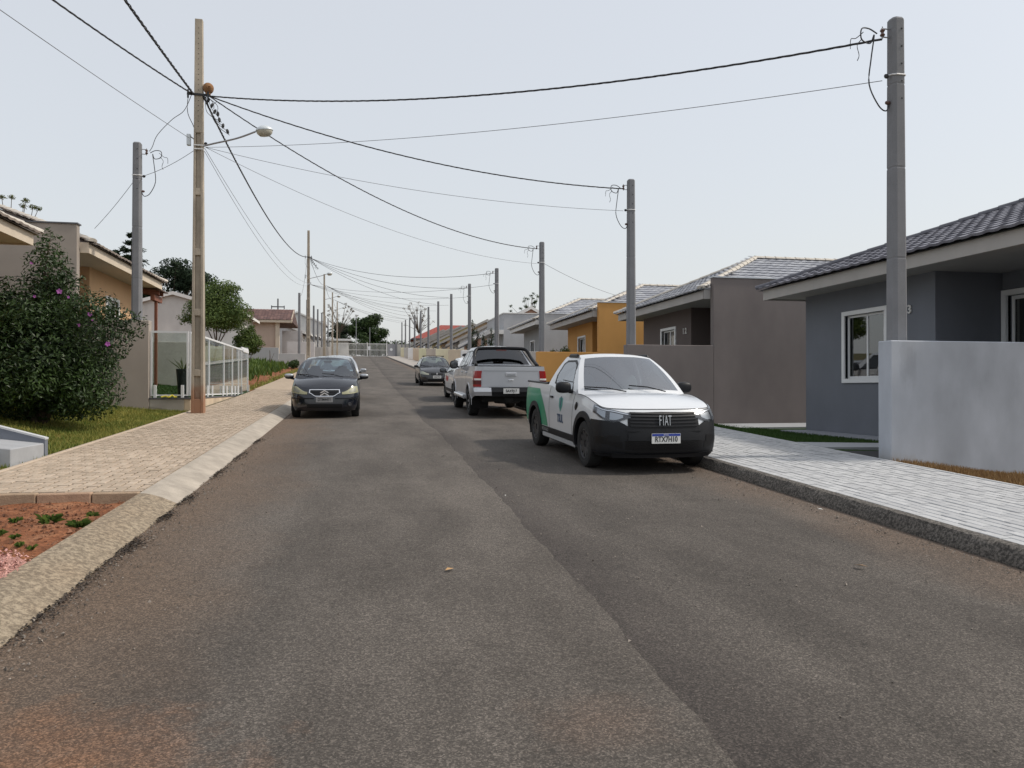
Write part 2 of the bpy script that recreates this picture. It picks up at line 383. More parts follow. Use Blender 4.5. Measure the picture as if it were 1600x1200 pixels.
M['nest'] = mat('dry_mud', (.27, .14, .065), .95, var=.2, vs=20, bump=.8, bs=60)
M['lamp_body'] = mat('lamp_aluminium', (.62, .66, .68), .45, metal=.3)
M['lamp_glass'] = mat('lamp_lens', (.45, .43, .36), .25, coat=.5)
M['white'] = mat('white_aluminium', (.74, .75, .76), .4)
M['whitepaint'] = mat('white_paint', (.72, .71, .69), .7, var=.06, streak=.08)
M['mirror_glass'] = mat('mirror_glass', (.12, .13, .14), .1, metal=.6)
M['cream'] = mat('cream_fascia', (.62, .53, .42), .7, var=.06, streak=.1)
M['greyfascia'] = mat('grey_fascia', (.40, .38, .36), .7, var=.06, streak=.12)
M['soffit'] = mat('soffit_plaster', (.34, .33, .32), .8, var=.05)
M['soffit_c'] = mat('soffit_cream', (.52, .43, .34), .8, var=.05)
M['glass_h'] = glassmat('house_glass', (.38, .40, .38), 1.5, floor=.08)
M['glass_f'] = glassmat('fence_glass', (.88, .93, .91), 1.5, floor=.02)
M['curtain'] = mat('curtain_cloth', (.62, .62, .60), .9, var=.1)
M['room'] = mat('room_dark', (.05, .045, .04), .9)
M['room_b'] = mat('room_beige_wall', (.42, .33, .20), .9)
M['tile_g'] = [mat('roof_tile_graphite%d' % i, c, .55, var=.18, vs=5, bump=.15, bs=60, fleck=.1, fs=90) for i, c in enumerate(((.15, .15, .18), (.12, .12, .145), (.185, .185, .215)))]
M['tile_s'] = [mat('roof_tile_silver%d' % i, c, .55, var=.2, vs=5, bump=.15, bs=60, fleck=.12, fs=90) for i, c in enumerate(((.30, .31, .34), (.25, .26, .29), (.35, .36, .385)))]
M['tile_b'] = [mat('roof_tile_brown%d' % i, c, .7, var=.2, vs=5) for i, c in enumerate(((.15, .085, .075), (.12, .07, .065), (.19, .11, .095)))]
M['tile_t'] = [mat('roof_tile_clay%d' % i, c, .7, var=.25, vs=5) for i, c in enumerate(((.36, .30, .26), (.30, .25, .22), (.42, .36, .31)))]
M['cap_l'] = mat('ridge_cap_pale', (.52, .48, .42), .8, var=.15, vs=6)
M['cap_g'] = mat('ridge_cap_dark', (.10, .10, .118), .6, var=.15, vs=6)
M['flash'] = mat('metal_flashing', (.55, .57, .60), .35, metal=.6)
M['flash_d'] = mat('dark_flashing', (.10, .10, .11), .5)
M['wood'] = mat('red_timber', (.20, .075, .045), .7, var=.25, vs=6)
M['ramp_side'] = mat('grey_painted_concrete', (.15, .165, .195), .85, var=.12, vs=4, streak=.1)
M['ramp_top'] = mat('pale_concrete', (.34, .35, .365), .85, var=.1, vs=5)
def wallm(name, c, st=.12):
    c = tuple(min(.8, x*1.35) for x in c); return mat('plaster_'+name, c, .85, var=.05, vs=1.5, bump=.10, bs=140, streak=st)
def stained(m, spots, splash=None):
    """drip marks and soil splash on a rendered wall: each spot (centre, half sizes, strength)"""
    t = m.node_tree; N = t.nodes; K = t.links.new; b = N['Principled BSDF']; src = b.inputs['Base Color'].links[0].from_socket
    g = N.new('ShaderNodeNewGeometry'); n = N.new('ShaderNodeTexNoise'); n.inputs['Scale'].default_value = 3.2; n.inputs['Detail'].default_value = 7; n.inputs['Roughness'].default_value = .7
    mp = N.new('ShaderNodeMapping'); mp.inputs['Scale'].default_value = (2.4, 2.4, .8); K(g.outputs['Position'], mp.inputs[0]); K(mp.outputs[0], n.inputs['Vector'])
    for c, h, s in spots:
        a = N.new('ShaderNodeVectorMath'); a.operation = 'SUBTRACT'; K(g.outputs['Position'], a.inputs[0]); a.inputs[1].default_value = c
        d = N.new('ShaderNodeVectorMath'); d.operation = 'DIVIDE'; K(a.outputs[0], d.inputs[0]); d.inputs[1].default_value = h
        l = N.new('ShaderNodeVectorMath'); l.operation = 'LENGTH'; K(d.outputs[0], l.inputs[0])
        w = N.new('ShaderNodeMath'); w.operation = 'MULTIPLY_ADD'; K(n.outputs[0], w.inputs[0]); w.inputs[1].default_value = 1.6; K(l.outputs['Value'], w.inputs[2])
        r = N.new('ShaderNodeMapRange'); K(w.outputs[0], r.inputs[0]); r.inputs[1].default_value = 1.25; r.inputs[2].default_value = 1.75; r.inputs[3].default_value = s; r.inputs[4].default_value = 0
        x = N.new('ShaderNodeMix'); x.data_type = 'RGBA'; K(r.outputs[0], x.inputs[0]); K(src, x.inputs[6]); x.inputs[7].default_value = (.16, .165, .175, 1); src = x.outputs[2]
    if splash:
        sp = N.new('ShaderNodeSeparateXYZ'); K(g.outputs['Position'], sp.inputs[0])
        p = N.new('ShaderNodeMath'); p.operation = 'MULTIPLY_ADD'; K(sp.outputs[0], p.inputs[0]); p.inputs[1].default_value = .19; K(sp.outputs[2], p.inputs[2])
        w = N.new('ShaderNodeMath'); w.operation = 'MULTIPLY_ADD'; K(n.outputs[0], w.inputs[0]); w.inputs[1].default_value = -.5; K(p.outputs[0], w.inputs[2])
        r = N.new('ShaderNodeMapRange'); K(w.outputs[0], r.inputs[0]); r.inputs[1].default_value = splash; r.inputs[2].default_value = splash+.25; r.inputs[3].default_value = .55; r.inputs[4].default_value = 0
        x = N.new('ShaderNodeMix'); x.data_type = 'RGBA'; K(r.outputs[0], x.inputs[0]); K(src, x.inputs[6]); x.inputs[7].default_value = (.30, .25, .19, 1); src = x.outputs[2]
    K(src, b.inputs['Base Color']); return m
# ---------------------------------------------------------------- the lie of the land
def rz(y):                                   # road height along the street (X right, Y up the street)
    t = y - 28.0
    d = max(0.0, y - 150)
    return .039*y + .0163*(t + sqrt(t*t + 60))/2 - .008 - (.00012*d*d if d < 229 else .0553*d - 6.37)
MID = 1.43                                   # street axis; the left side mirrors the right about it
def mx_(side, dx): return dx if side > 0 else 2*MID - dx
# ================================================================ GROUND
def steps(a, b, d):
    n = max(1, int(round((b-a)/d))); return [a + (b-a)*i/n for i in range(n+1)]
def strip(xs_fn, ys, name, m, kind='structure', parent=None, label=None, smooth=None):
    mb = MB(); mb.grid([[p for p in xs_fn(y)] for y in ys]); o = mb.build(name, m, parent, recalc=False, smooth=smooth)
    if parent is None: tag(o, kind=kind)
    return o
YS = steps(-14, 40, .6) + steps(40, 150, 3)[1:]
# far terrain
ys_far = [-300, -120, -60, -20] + steps(-14, 150, 6) + [170, 200, 240, 290, 340, 400, 600, 1200, 2400]
xs_far = [-1500, -600, -250, -120, -60, -30, -14, 0, 16, 32, 60, 120, 250, 600, 1500]
def tz(x, y):
    z = rz(y) - .55
    if x < -14: z += min(3.0, (-14-x)*.02)
    if x > 16: z -= min(4.0, (x-16)*.03)
    return z
strip(lambda y: [(x, y, tz(x, y)) for x in xs_far], ys_far, 'terrain', M['terrain'])

def wob(y, s=1.0, k=0): return .008*sin(1.7*y*s+k) + .006*sin(4.3*y*s+1.3+k) + .006*sin(11*y*s+k*2) + .004*sin(29*y+k)
# asphalt: two lanes laid one against the other, the left one a little proud
def lane_l(y):
    e = min(1.6, 1.30+.02*y) + 1.4*wob(y) + .03*sin(.31*y) - (.10*math.exp(-((y-19)/2.2)**2)); z = rz(y)
    return [(-1.83, y, z+.004), (-.9, y, z+.014), (0.2, y, z+.020), (e-.05, y, z+.019), (e, y, z+.014), (e+.012, y, z-.02)]
def lane_r(y):
    z = rz(y); return [(1.2, y, z+.003), (2.5, y, z+.012), (3.7, y, z+.006), (4.78, y, z)]
YF = steps(-14, 34, .12) + steps(34, 150, 1.5)[1:]
road = strip(lane_r, YS, 'road', M['asphalt_r'], smooth=3.2)
strip(lane_l, YF, 'road_left_lane', M['asphalt_l'], smooth=.6)

# kerbs
def kerb(name, ys, m, side, h, top, face, rough):
    def prof(y):
        z = rz(y); r = lambda a: random.uniform(-a, a)
        k0 = 4.66 if side < 0 else 4.73
        pts = [(k0, -.03), (k0-.005+r(rough)*.5, .012), (k0+face*.55+r(rough), h*.62+r(rough)), (k0+face+r(rough)*.6, h-.006+r(rough)*.5), (k0+face+.03, h), (4.66+top, h+.004), (4.66+top, -.05)]
        return [(mx_(side, a), y, z+b) for a, b in pts]
    return strip(prof, ys, name, m, smooth=.7)
kerb('kerb_left_near', steps(-10, 8.28, .09), M['kerb_old'], -1, .125, .36, .26, .009)
kerb('kerb_left', steps(8.29, 34, .25)+steps(34, 142, 3)[1:], M['kerb_new'], -1, .125, .36, .27, .003)
kerb('kerb_right', steps(-6, 16, .09)+steps(16, 142, 1.0)[1:], M['kerb_right'], 1, .135, .215, .07, .011)

# pavements: bedding sheet, then every paver on it
def paver_mesh(lx, ly, nm, mats, gap=.010):
    res = []
    for m in mats:
        mb = MB(); b = .005; h = .045; x, y = lx/2-gap, ly/2-gap
        mb.face([(-x+b,-y+b,h),(x-b,-y+b,h),(x-b,y-b,h),(-x+b,y-b,h)])
        c = [(-x,-y),(x,-y),(x,y),(-x,y)]; ci = [(-x+b,-y+b),(x-b,-y+b),(x-b,y-b),(-x+b,y-b)]
        for i in range(4):
            j = (i+1) % 4
            mb.face([(c[i][0],c[i][1],h-b),(c[j][0],c[j][1],h-b),(ci[j][0],ci[j][1],h),(ci[i][0],ci[i][1],h)])
            mb.face([(c[i][0],c[i][1],0),(c[j][0],c[j][1],0),(c[j][0],c[j][1],h-b),(c[i][0],c[i][1],h-b)])
        o = mb.build('paver_template', m, recalc=False, weld=.0001); me = o.data; bpy.data.objects.remove(o); me.name = nm; res.append(me)
    return res
def add_pavers(par, items, zof, mats, meshes, nm):
    """items: (x0,x1,y0,y1, meshkey or None)"""
    full = [it for it in items if it[4] is not None]
    full.sort(key=lambda it: (it[0]+it[1])**2/4 + (it[2]+it[3])**2/4)
    near = full[:300]; ids = set(map(id, near)); rest = [MB(), MB(), MB()]
    for it in items:
        x0, x1, y0, y1, k = it; cx, cy = (x0+x1)/2, (y0+y1)/2
        z = zof(cx, cy) + random.uniform(-.003, .003); sl = (rz(cy+.1)-rz(cy-.1))/.2; c = random.choice((0, 0, 1, 2, 1, 2, 0))
        if id(it) in ids:
            o = share(nm, meshes[k][c], par, loc=(cx, cy, z-.045))
            o.rotation_euler = (atan(sl)+random.uniform(-.008, .008), random.uniform(-.01, .01), random.uniform(-.006, .006))
        else:
            g = .010 if x0 < 0 else .005; zz = lambda y: z + sl*(y-cy)
            x0 += g; x1 -= g; y0 += g; y1 -= g
            if x1-x0 < .01 or y1-y0 < .01: continue
            rest[c].hexa([(x0,y0,zz(y0)-.04),(x1,y0,zz(y0)-.04),(x1,y1,zz(y1)-.04),(x0,y1,zz(y1)-.04)], [(x0,y0,zz(y0)),(x1,y0,zz(y0)),(x1,y1,zz(y1)),(x0,y1,zz(y1))])
    for c in range(3):
        if rest[c].f: tag(rest[c].build('pavers', mats[c], par, recalc=False), kind='stuff')

ZL = lambda x, y: rz(y) + .128 + (-2.15-x)*.012
ZR = lambda x, y: rz(y) + .138 + (x-4.86)*.012
# left: 90 degree herringbone of sand-coloured blocks
sl_ = strip(lambda y: [(-2.16, y, ZL(-2.16, y)-.03), (-4.12, y, ZL(-4.12, y)-.03)][::-1], steps(8.42, 36, .6), 'sidewalk_left', M['joint_l'])
items = []; a = .105; X0, X1, Y0, Y1 = -4.04, -2.17, 8.44, 32.0
for ix in range(-2, 20):
    for iy in range(-2, int((Y1-Y0)/a)+2):
        r = (ix-iy) % 4
        if r == 0: q = (ix*a, ix*a+2*a, iy*a, iy*a+a, 'h')
        elif r == 3: q = (ix*a, ix*a+a, iy*a, iy*a+2*a, 'v')
        else: continue
        x0, x1, y0, y1 = q[0]+X0, q[1]+X0, q[2]+Y0, q[3]+Y0; k = q[4]
        c = (max(x0, X0), min(x1, X1), max(y0, Y0), min(y1, Y1))
        if c[1]-c[0] < .02 or c[3]-c[2] < .02: continue
        if c != (x0, x1, y0, y1): k = None
        items.append((*c, k))
ml = {'h': paver_mesh(2*a, a, 'paver', M['brick_l']), 'v': paver_mesh(a, 2*a, 'paver', M['brick_l'])}
add_pavers(sl_, items, ZL, M['brick_l'], ml, 'paver')
strip(lambda y: [(-4.12, y, ZL(-4.12, y)), (-2.16, y, ZL(-2.16, y))], steps(32.0, 140, 3), 'sidewalk_left_far', M['pave_far_l'])
# edging along the lawn and the kerb stones closing the paved part towards the bare plot
for i, y in enumerate(steps(8.45, 20.4, 1.0)[:-1]):
    z = ZL(-4.08, y+.5); MB().hexa([(-4.115, y+.004, rz(y)-.1), (-4.045, y+.004, rz(y)-.1), (-4.045, y+.996, rz(y+1)-.1), (-4.115, y+.996, rz(y+1)-.1)],
        [(-4.115, y+.004, ZL(-4, y)+.012), (-4.045, y+.004, ZL(-4, y)+.012), (-4.045, y+.996, ZL(-4, y+1)+.012), (-4.115, y+.996, ZL(-4, y+1)+.012)]).build('edging_stone', M['brick_l'][2], sl_, bevel=.008)
xs_e = [-2.18, -2.62, -3.12, -3.62, -4.12, -4.62, -5.12]
for i in range(len(xs_e)-1):
    xa, xb = xs_e[i+1]+.004, xs_e[i]-.004; z = rz(8.37)+.125+(-2.15-xb)*.012
    MB().box(xa, xb, 8.335+random.uniform(-.006, .006), 8.43, z-.2, z+.004).build('edging_stone', mat('edging_%d' % i, (.34+.03*(i % 2), .245, .165), .92, var=.25, vs=6, bump=.4, bs=70), sl_, bevel=.01)
# right: running bond of pale grey blocks laid along the street
sr_ = strip(lambda y: [(4.84, y, ZR(4.84, y)-.03), (7.02, y, ZR(7.02, y)-.03)], steps(3, 36, .6), 'sidewalk_right', M['joint_r'])
items = []; bw, bl = .107, .235
for i in range(20):
    x0 = 4.875 + i*bw; x1 = x0 + bw
    y = 3.0 - (i % 2)*bl/2 - (i % 3)*.03
    while y < 30.2:
        c = (x0, x1, y, min(y+bl, 30.2))
        if x0 > 7.0: break
        if not (y < 10.02 < y+bl): items.append((*c, 'r' if c[3] == y+bl else None))
        else: items += [(x0, x1, y, 10.01, None), (x0, x1, 10.03, y+bl, None)]
        y += bl
mr = {'r': paver_mesh(bw, bl, 'paver', M['brick_r'], .005)}
add_pavers(sr_, items, ZR, M['brick_r'], mr, 'paver')
for i, y in enumerate(steps(3.0, 30.2, 1.0)[:-1]):
    MB().hexa([(7.022, y+.004, rz(y)-.1), (7.075, y+.004, rz(y)-.1), (7.075, y+.996, rz(y+1)-.1), (7.022, y+.996, rz(y+1)-.1)],
        [(7.022, y+.004, ZR(7.02, y)+.006), (7.075, y+.004, ZR(7.02, y)+.006), (7.075, y+.996, ZR(7.02, y+1)+.006), (7.022, y+.996, ZR(7.02, y+1)+.006)]).build('edging_stone', M['brick_r'][2], sr_, bevel=.006)
strip(lambda y: [(4.84, y, ZR(4.84, y)), (7.03, y, ZR(7.03, y))], steps(30.2, 141, 3), 'sidewalk_right_far', M['pave_far_r'])

# lots behind the pavements
RY = [9.3 + 10.4*k for k in range(-1, 13)]           # right dividers, RY[0] is nearer than the camera
def padR(k): return rz(9.3+10.4*k) + .14
def padL(k): return rz(9.9+10.45*k) + .86
def sm(a, b, x):
    t = max(0, min(1, (x-a)/(b-a))); return t*t*(3-2*t)
def zlotR(x, y):
    k = math.floor((y-9.3)/10.4); e = ZR(7.03, y) - .02
    return e + ((padR(k) if k >= 0 else .30)-e)*sm(7.05, 8.9, x)
def zlotL(x, y):
    k = max(-1, math.floor((y-9.9)/10.45)); e = ZL(-4.1, y) - .015; p = padL(k)
    return e + (p-e)*sm(-4.1, -8.2, -abs(x)) if False else e + (p-e)*sm(4.1, 8.0, -x)
def lot(name, zf, xs, y0, y1, m, d=.7):
    mb = MB(); mb.grid([[(x, y, zf(x, y)) for x in xs] for y in steps(y0, y1, d)]); o = mb.build(name, m, recalc=False, smooth=3.2); return tag(o, kind='structure')
xr = [7.03, 7.4, 7.8, 8.2, 8.6, 9.0, 9.6, 11, 20]
xl = [-20, -12, -9, -8, -7.4, -6.8, -6.2, -5.6, -5, -4.6, -4.1]
for k in range(-1, 12):
    y0, y1 = 9.3+10.4*k, 9.3+10.4*(k+1)
    lot('lot_right', zlotR, xr, y0+.001, y1-.001, M['dryedge'] if k < 0 else M['turf_r'] if k < 2 else M['lot'])
for k in range(0, 12):
    y0, y1 = 9.9+10.45*k, 9.9+10.45*(k+1)
    if k in (2, 3, 4): continue
    lot('lot_left', zlotL, xl, y0+.001, y1-.001, M['turf_l'] if k == 0 else M['turf_r'] if k == 1 else M['lot'])
# bare plots on the left: vacant earth with weeds, no pad
def zbare(x, y): return ZL(-4.1, y) - .02 + sm(4.1, 9, -x)*.35 + .05*sin(2.1*x+y) * sm(4.2, 5, -x)
tag(MB().grid([[(x, y, zbare(x, y)) for x in xl] for y in steps(30.81, 62.1, .5)]).build('vacant_plot_left', M['soil'], recalc=False, smooth=3.2), kind='structure')
# near left: red earth strip and pink gravel patch
def zsoil(x, y): return rz(y) + .085 - .05*sm(6.9, 8.2, y) + .018*sin(5*x+2*y)*sin(3.1*y) + .012*sin(13*x)*sin(11*y+x) + (-.012 if x > -2.3 else 0) + .01*random.random()
tag(MB().grid([[(x, y, zsoil(x, y)) for x in steps(-7, -2.15, .08)] for y in steps(3.0, 8.36, .08)]).build('bare_earth', M['soil'], recalc=False, smooth=.9), kind='structure')
mb = MB(); rows = []
for y in steps(3.0, 7.6, .06):
    xe = -2.17 if y < 5.65 else -2.17 - (y-5.65)*.85 + .05*sin(9*y)
    rows.append([(x, y, rz(y)+.14+.012*random.random() - (.04 if i == 6 else 0)) for i, x in enumerate([-6.5+(xe+6.5)*j/6 for j in range(7)])])
tag(mb.grid(rows).build('gravel_patch', M['gravel'], recalc=False, smooth=.9), kind='structure')
mb = MB(); n = 0
while n < 15000:
    y = random.uniform(3.6, 7.5); x = random.uniform(-4.6, -2.12); xe = -2.17 if y < 5.65 else -2.17 - (y-5.65)*.85
    if x > xe + random.gauss(0, .07): continue
    s = random.uniform(.006, .015); z = rz(y)+.148; c = Vector((x, y, z)); r = Matrix.Rotation(random.uniform(0, 6), 3, Vector((random.random(), random.random(), random.random()+.1)).normalized())
    p = [c + r @ Vector(v)*s for v in ((1, 0, 0), (-.5, .9, 0), (-.5, -.9, 0), (0, 0, 1))]
    mb.face([p[0], p[1], p[3]]); mb.face([p[1], p[2], p[3]]); mb.face([p[2], p[0], p[3]]); n += 1
tag(mb.build('pink_gravel_stones', mat('pink_stone', (.52, .29, .25), .9, island=.35), recalc=False), 'loose pink gravel stones spread beside the near left kerb', 'gravel', kind='stuff')
mb = MB()
for i in range(2600):
    y = random.uniform(4.6, 8.3); x = random.uniform(-4.5, -2.16); s = abs(random.gauss(0, .012))+.004
    c = Vector((x, y, zsoil(x, y)+.004)); r = Matrix.Rotation(random.uniform(0, 6), 3, Vector((random.random(), random.random(), random.random()+.1)).normalized())
    p = [c + r @ Vector(v)*s for v in ((1, 0, 0), (-.5, .9, 0), (-.5, -.9, 0), (0, 0, .8), (0, 0, -.6))]
    for q in ((0, 1, 3), (1, 2, 3), (2, 0, 3), (1, 0, 4), (2, 1, 4), (0, 2, 4)): mb.face([p[j] for j in q])
tag(mb.build('soil_clods', mat('soil_clod', (.19, .088, .048), .95, island=.4), recalc=False), 'crumbs and clods on the bare red earth strip', 'soil', kind='stuff')
# grit on the road, thickest in the gutters
mb = MB()
for i in range(5200):
    q = random.random(); y = random.uniform(2.2, 4.5)+abs(random.gauss(0, 7))
    x = random.uniform(-1.8, 4.6) if q < .35 else (-1.8+abs(random.gauss(0, .16)) if q < .75 else 4.62-abs(random.gauss(0, .14)))
    s = abs(random.gauss(0, .0045))+.002; c = Vector((x, y, rz(y)+.012+s*.3))
    r = Matrix.Rotation(random.uniform(0, 6), 3, Vector((random.random(), random.random(), random.random()+.1)).normalized())
    p = [c + r @ Vector(v)*s for v in ((1, 0, 0), (-.5, .9, 0), (-.5, -.9, 0), (0, 0, .9))]
    for q in ((0, 1, 3), (1, 2, 3), (2, 0, 3), (0, 2, 1)): mb.face([p[j] for j in q])
tag(mb.build('road_grit', mat('grit', (.20, .175, .15), .95, island=.6), recalc=False), 'fine grit and pebbles lying on the asphalt', 'grit', kind='stuff')
# dark flakes in the left gutter stand in for narrow shadow strips and cracks
mb = MB()
for c0, ln, sp in ((4.9, .8, .10), (5.9, 1.0, .09), (6.5, .35, .12), (7.6, .25, .1), (8.5, .5, .10), (10.4, .6, .09), (12.0, .9, .09), (14.2, .5, .08)):
    for i in range(230):
        y = c0 + random.gauss(0, ln*.45); x = -1.80 + abs(random.gauss(0, sp*.55)) + max(0, (y-c0))*.10*random.random()
        s = random.uniform(.006, .016); z = rz(y)+.012+random.random()*.012; an = random.uniform(0, 6)
        mb.face([(x+s*cos(an), y+s*sin(an), z), (x-.5*s*sin(an), y+.5*s*cos(an), z+.008), (x-s*cos(an), y-s*sin(an), z+.003), (x+.5*s*sin(an), y-.5*s*cos(an), z)])
tag(mb.build('gutter_shadow_flakes', mat('flakes_dark', (.045, .035, .028), .95, island=.5), recalc=False), 'dark flakes along the left gutter drawing its narrow shadows and cracks', 'litter', kind='stuff')
# grass
def grass(name, zf, area, n, h, w, m, label, keep=None):
    mb = MB()
    for i in range(n):
        x = random.uniform(area[0], area[1]); y = random.uniform(area[2], area[3])
        if keep and not keep(x, y): continue
        z = zf(x, y); an = random.uniform(0, 2*pi); hh = h*random.uniform(.5, 1.3); t = random.uniform(.1, .7)*hh; ta = random.uniform(0, 2*pi); ww = w*random.uniform(.6, 1.3)
        mb.face([(x-ww*cos(an), y-ww*sin(an), z-.004), (x+ww*cos(an), y+ww*sin(an), z-.004), (x+t*cos(ta), y+t*sin(ta), z+hh)])
    return tag(mb.build(name, m, recalc=False), label, 'grass', kind='stuff')
grass('lawn_grass', zlotL, (-9, -4.13, 10.2, 20.25), 60000, .055, .009, M['grass_l'], 'patchy yellow-green lawn around the big flowering bush')
grass('lawn_grass', lambda x, y: zlotL(x, y), (-12, -4.3, 20.6, 30.6), 16000, .06, .014, M['grass_r'], 'green lawn behind the glass fence')
grass('lawn_grass', zlotR, (7.08, 9.75, 10.6, 19.5), 30000, .05, .009, M['grass_r'], 'dark green lawn in front of the blue-grey house', keep=lambda x, y: y > 11.55 or x > 9.4)
grass('dry_grass', zlotR, (7.09, 9.6, 5.0, 9.25), 16000, .06, .007, leafmat('grass_straw', (.16, .09, .04), (.36, .24, .11), .8, .3), 'dry brown grass at the foot of the pale grey divider wall')
# ================================================================ HOUSES
def tile_mesh(w, l, mats):
    res = []
    for m in mats:
        prof = [(-.5, 0), (-.36, .009), (-.20, .014), (-.04, .009), (.10, .001), (.28, -.002), (.5, 0)]
        mb = MB()
        top0 = [(a*w, -l/2, z+.038) for a, z in prof]; top1 = [(a*w, l/2, z+.002) for a, z in prof]; low = [(a*w, -l/2, z-.004) for a, z in prof]
        mb.grid([low, top0, top1])
        o = mb.build('t', m, recalc=False, smooth=.9, weld=.0001); me = o.data; me.name = 'roof_tile'; bpy.data.objects.remove(o); res.append(me)
    return res
TILES = {k: tile_mesh(.30, .40, M[k]) for k in ('tile_g', 'tile_s', 'tile_b', 'tile_t')}
def tile_plane(par, p0, ex, ey, width, slen, inside, key, budget, pw=.295, ph=.33):
    """rows of tiles on a roof plane; ex along the eave, ey up the slope"""
    ex = Vector(ex).normalized(); ey = Vector(ey).normalized(); F = frame(p0, ex, ey); off = wloc(par); rest = [MB(), MB(), MB()]
    nr = int(slen/ph)+1; ncol = int(width/pw)+1
    for r in range(nr):
        for c in range(ncol):
            u, v = (c+.5)*pw, (r+.5)*ph
            if not inside(u, v): continue
            Mt = F @ Matrix.Translation((u + random.uniform(-.004, .004), v, random.uniform(0, .005)))
            Mt.translation -= off; k = random.choice((0, 0, 1, 2))
            if budget[0] > 0: share('roof_tile', TILES[key][k], par, M=Mt); budget[0] -= 1
            else:
                me = TILES[key][k]; b = len(rest[k].v); rest[k].v += [tuple(Mt @ vv.co) for vv in me.vertices]; rest[k].f += [tuple(b+i for i in p.vertices) for p in me.polygons]
    for k in range(3):
        if rest[k].f: tag(rest[k].build('roof_tiles', M[key][k], par, local=True, recalc=False, smooth=.9), kind='stuff')
def hip_caps(par, pts, m, r=.085):
    mb = MB()
    for a, b in zip(pts[:-1], pts[1:]):
        a = Vector(a); b = Vector(b); d = (b-a); n = max(1, int(d.length/.36)); e = d.normalized()
        sx = e.cross(Vector((0, 0, 1))).normalized(); up = sx.cross(e)
        for i in range(n):
            q0 = a + d*(i/n) - e*.02; q1 = a + d*((i+1)/n) + e*.03
            rows = [[q + sx*(rr*cos(t)) + up*(rr*.75*sin(t)) for t in [pi*j/6 for j in range(7)]] for q, rr in ((q0, r*1.12), (q1, r*.92))]
            mb.grid(rows); mb.face(rows[0])
    return mb.build('ridge_caps', m, par, recalc=False, smooth=.9)
def wall_y(mb, side, dx, th, y0, y1, z0, z1, ops=()):
    """wall running along the street, outer face at dx, openings (ya,yb,za,zb)"""
    ys = sorted({y0, y1, *[o[0] for o in ops], *[o[1] for o in ops]})
    for a, b in zip(ys[:-1], ys[1:]):
        o = [q for q in ops if q[0] <= a+1e-6 and q[1] >= b-1e-6]
        segs = [(z0, z1)] if not o else [(z0, o[0][2]), (o[0][3], z1)]
        for za, zb in segs:
            if zb-za > .01: mb.box(mx_(side, dx), mx_(side, dx+th), a, b, za, zb)
def wall_x(mb, side, y, th, d0, d1, z0, z1): mb.box(mx_(side, d0), mx_(side, d1), y, y+th, z0, z1)
def window(par, side, dx, ya, yb, za, zb, trim=.09, curtain=None, mull=True, back='room_b', dep=.06):
    X = lambda a: mx_(side, a)
    w = MB()
    for a, b, c, d in ((ya-trim, yb+trim, zb, zb+trim), (ya-trim, yb+trim, za-trim, za), (ya-trim, ya, za, zb), (yb, yb+trim, za, zb)):
        w.box(X(dx-.035), X(dx+.05), a, b, c, d)
    wo = w.build('window', M['white'], par, bevel=.004)
    f = MB()
    for a, b, c, d in ((ya+.002, yb-.002, zb-.05, zb-.002), (ya+.002, yb-.002, za+.002, za+.05), (ya+.002, ya+.045, za+.05, zb-.05), (yb-.045, yb-.002, za+.05, zb-.05)):
        f.box(X(dx+dep), X(dx+dep+.05), a, b, c, d)
    ym = (ya+yb)/2
    if mull: f.box(X(dx+dep+.005), X(dx+dep+.045), ym-.022, ym+.022, za+.05, zb-.05)
    f.build('sash', M['white'], wo, bevel=.003)
    if mull:
        for a, b in ((ya+.045, ym-.022), (ym+.022, yb-.045)): MB().box(X(dx+dep+.02), X(dx+dep+.026), a, b, za+.05, zb-.05).build('pane', M['glass_h'], wo)
    else: MB().box(X(dx+dep+.02), X(dx+dep+.026), ya+.045, yb-.045, za+.05, zb-.05).build('pane', M['glass_h'], wo)
    if curtain is not None:
        rows = []
        n = 26
        for z in (za+.02, zb-.02): rows.append([(X(dx+.22+.025*sin(i*1.9)), curtain[0]+(curtain[1]-curtain[0])*i/n, z) for i in range(n+1)])
        MB().grid(rows).build('curtain', M['curtain'], wo, recalc=False, smooth=3.2)
    r = MB(); x0, x1 = dx+.16, dx+2.6     # the room behind
    r.face([(X(x1), ya-.6, za-.9), (X(x1), yb+.6, za-.9), (X(x1), yb+.6, zb+.4), (X(x1), ya-.6, zb+.4)])
    for yy in (ya-.6, yb+.6): r.face([(X(x0), yy, za-.9), (X(x1), yy, za-.9), (X(x1), yy, zb+.4), (X(x0), yy, zb+.4)])
    for zz in (za-.9, zb+.4): r.face([(X(x0), ya-.6, zz), (X(x1), ya-.6, zz), (X(x1), yb+.6, zz), (X(x0), yb+.6, zz)])
    r.build('room', M[back], wo, recalc=False)
    return wo

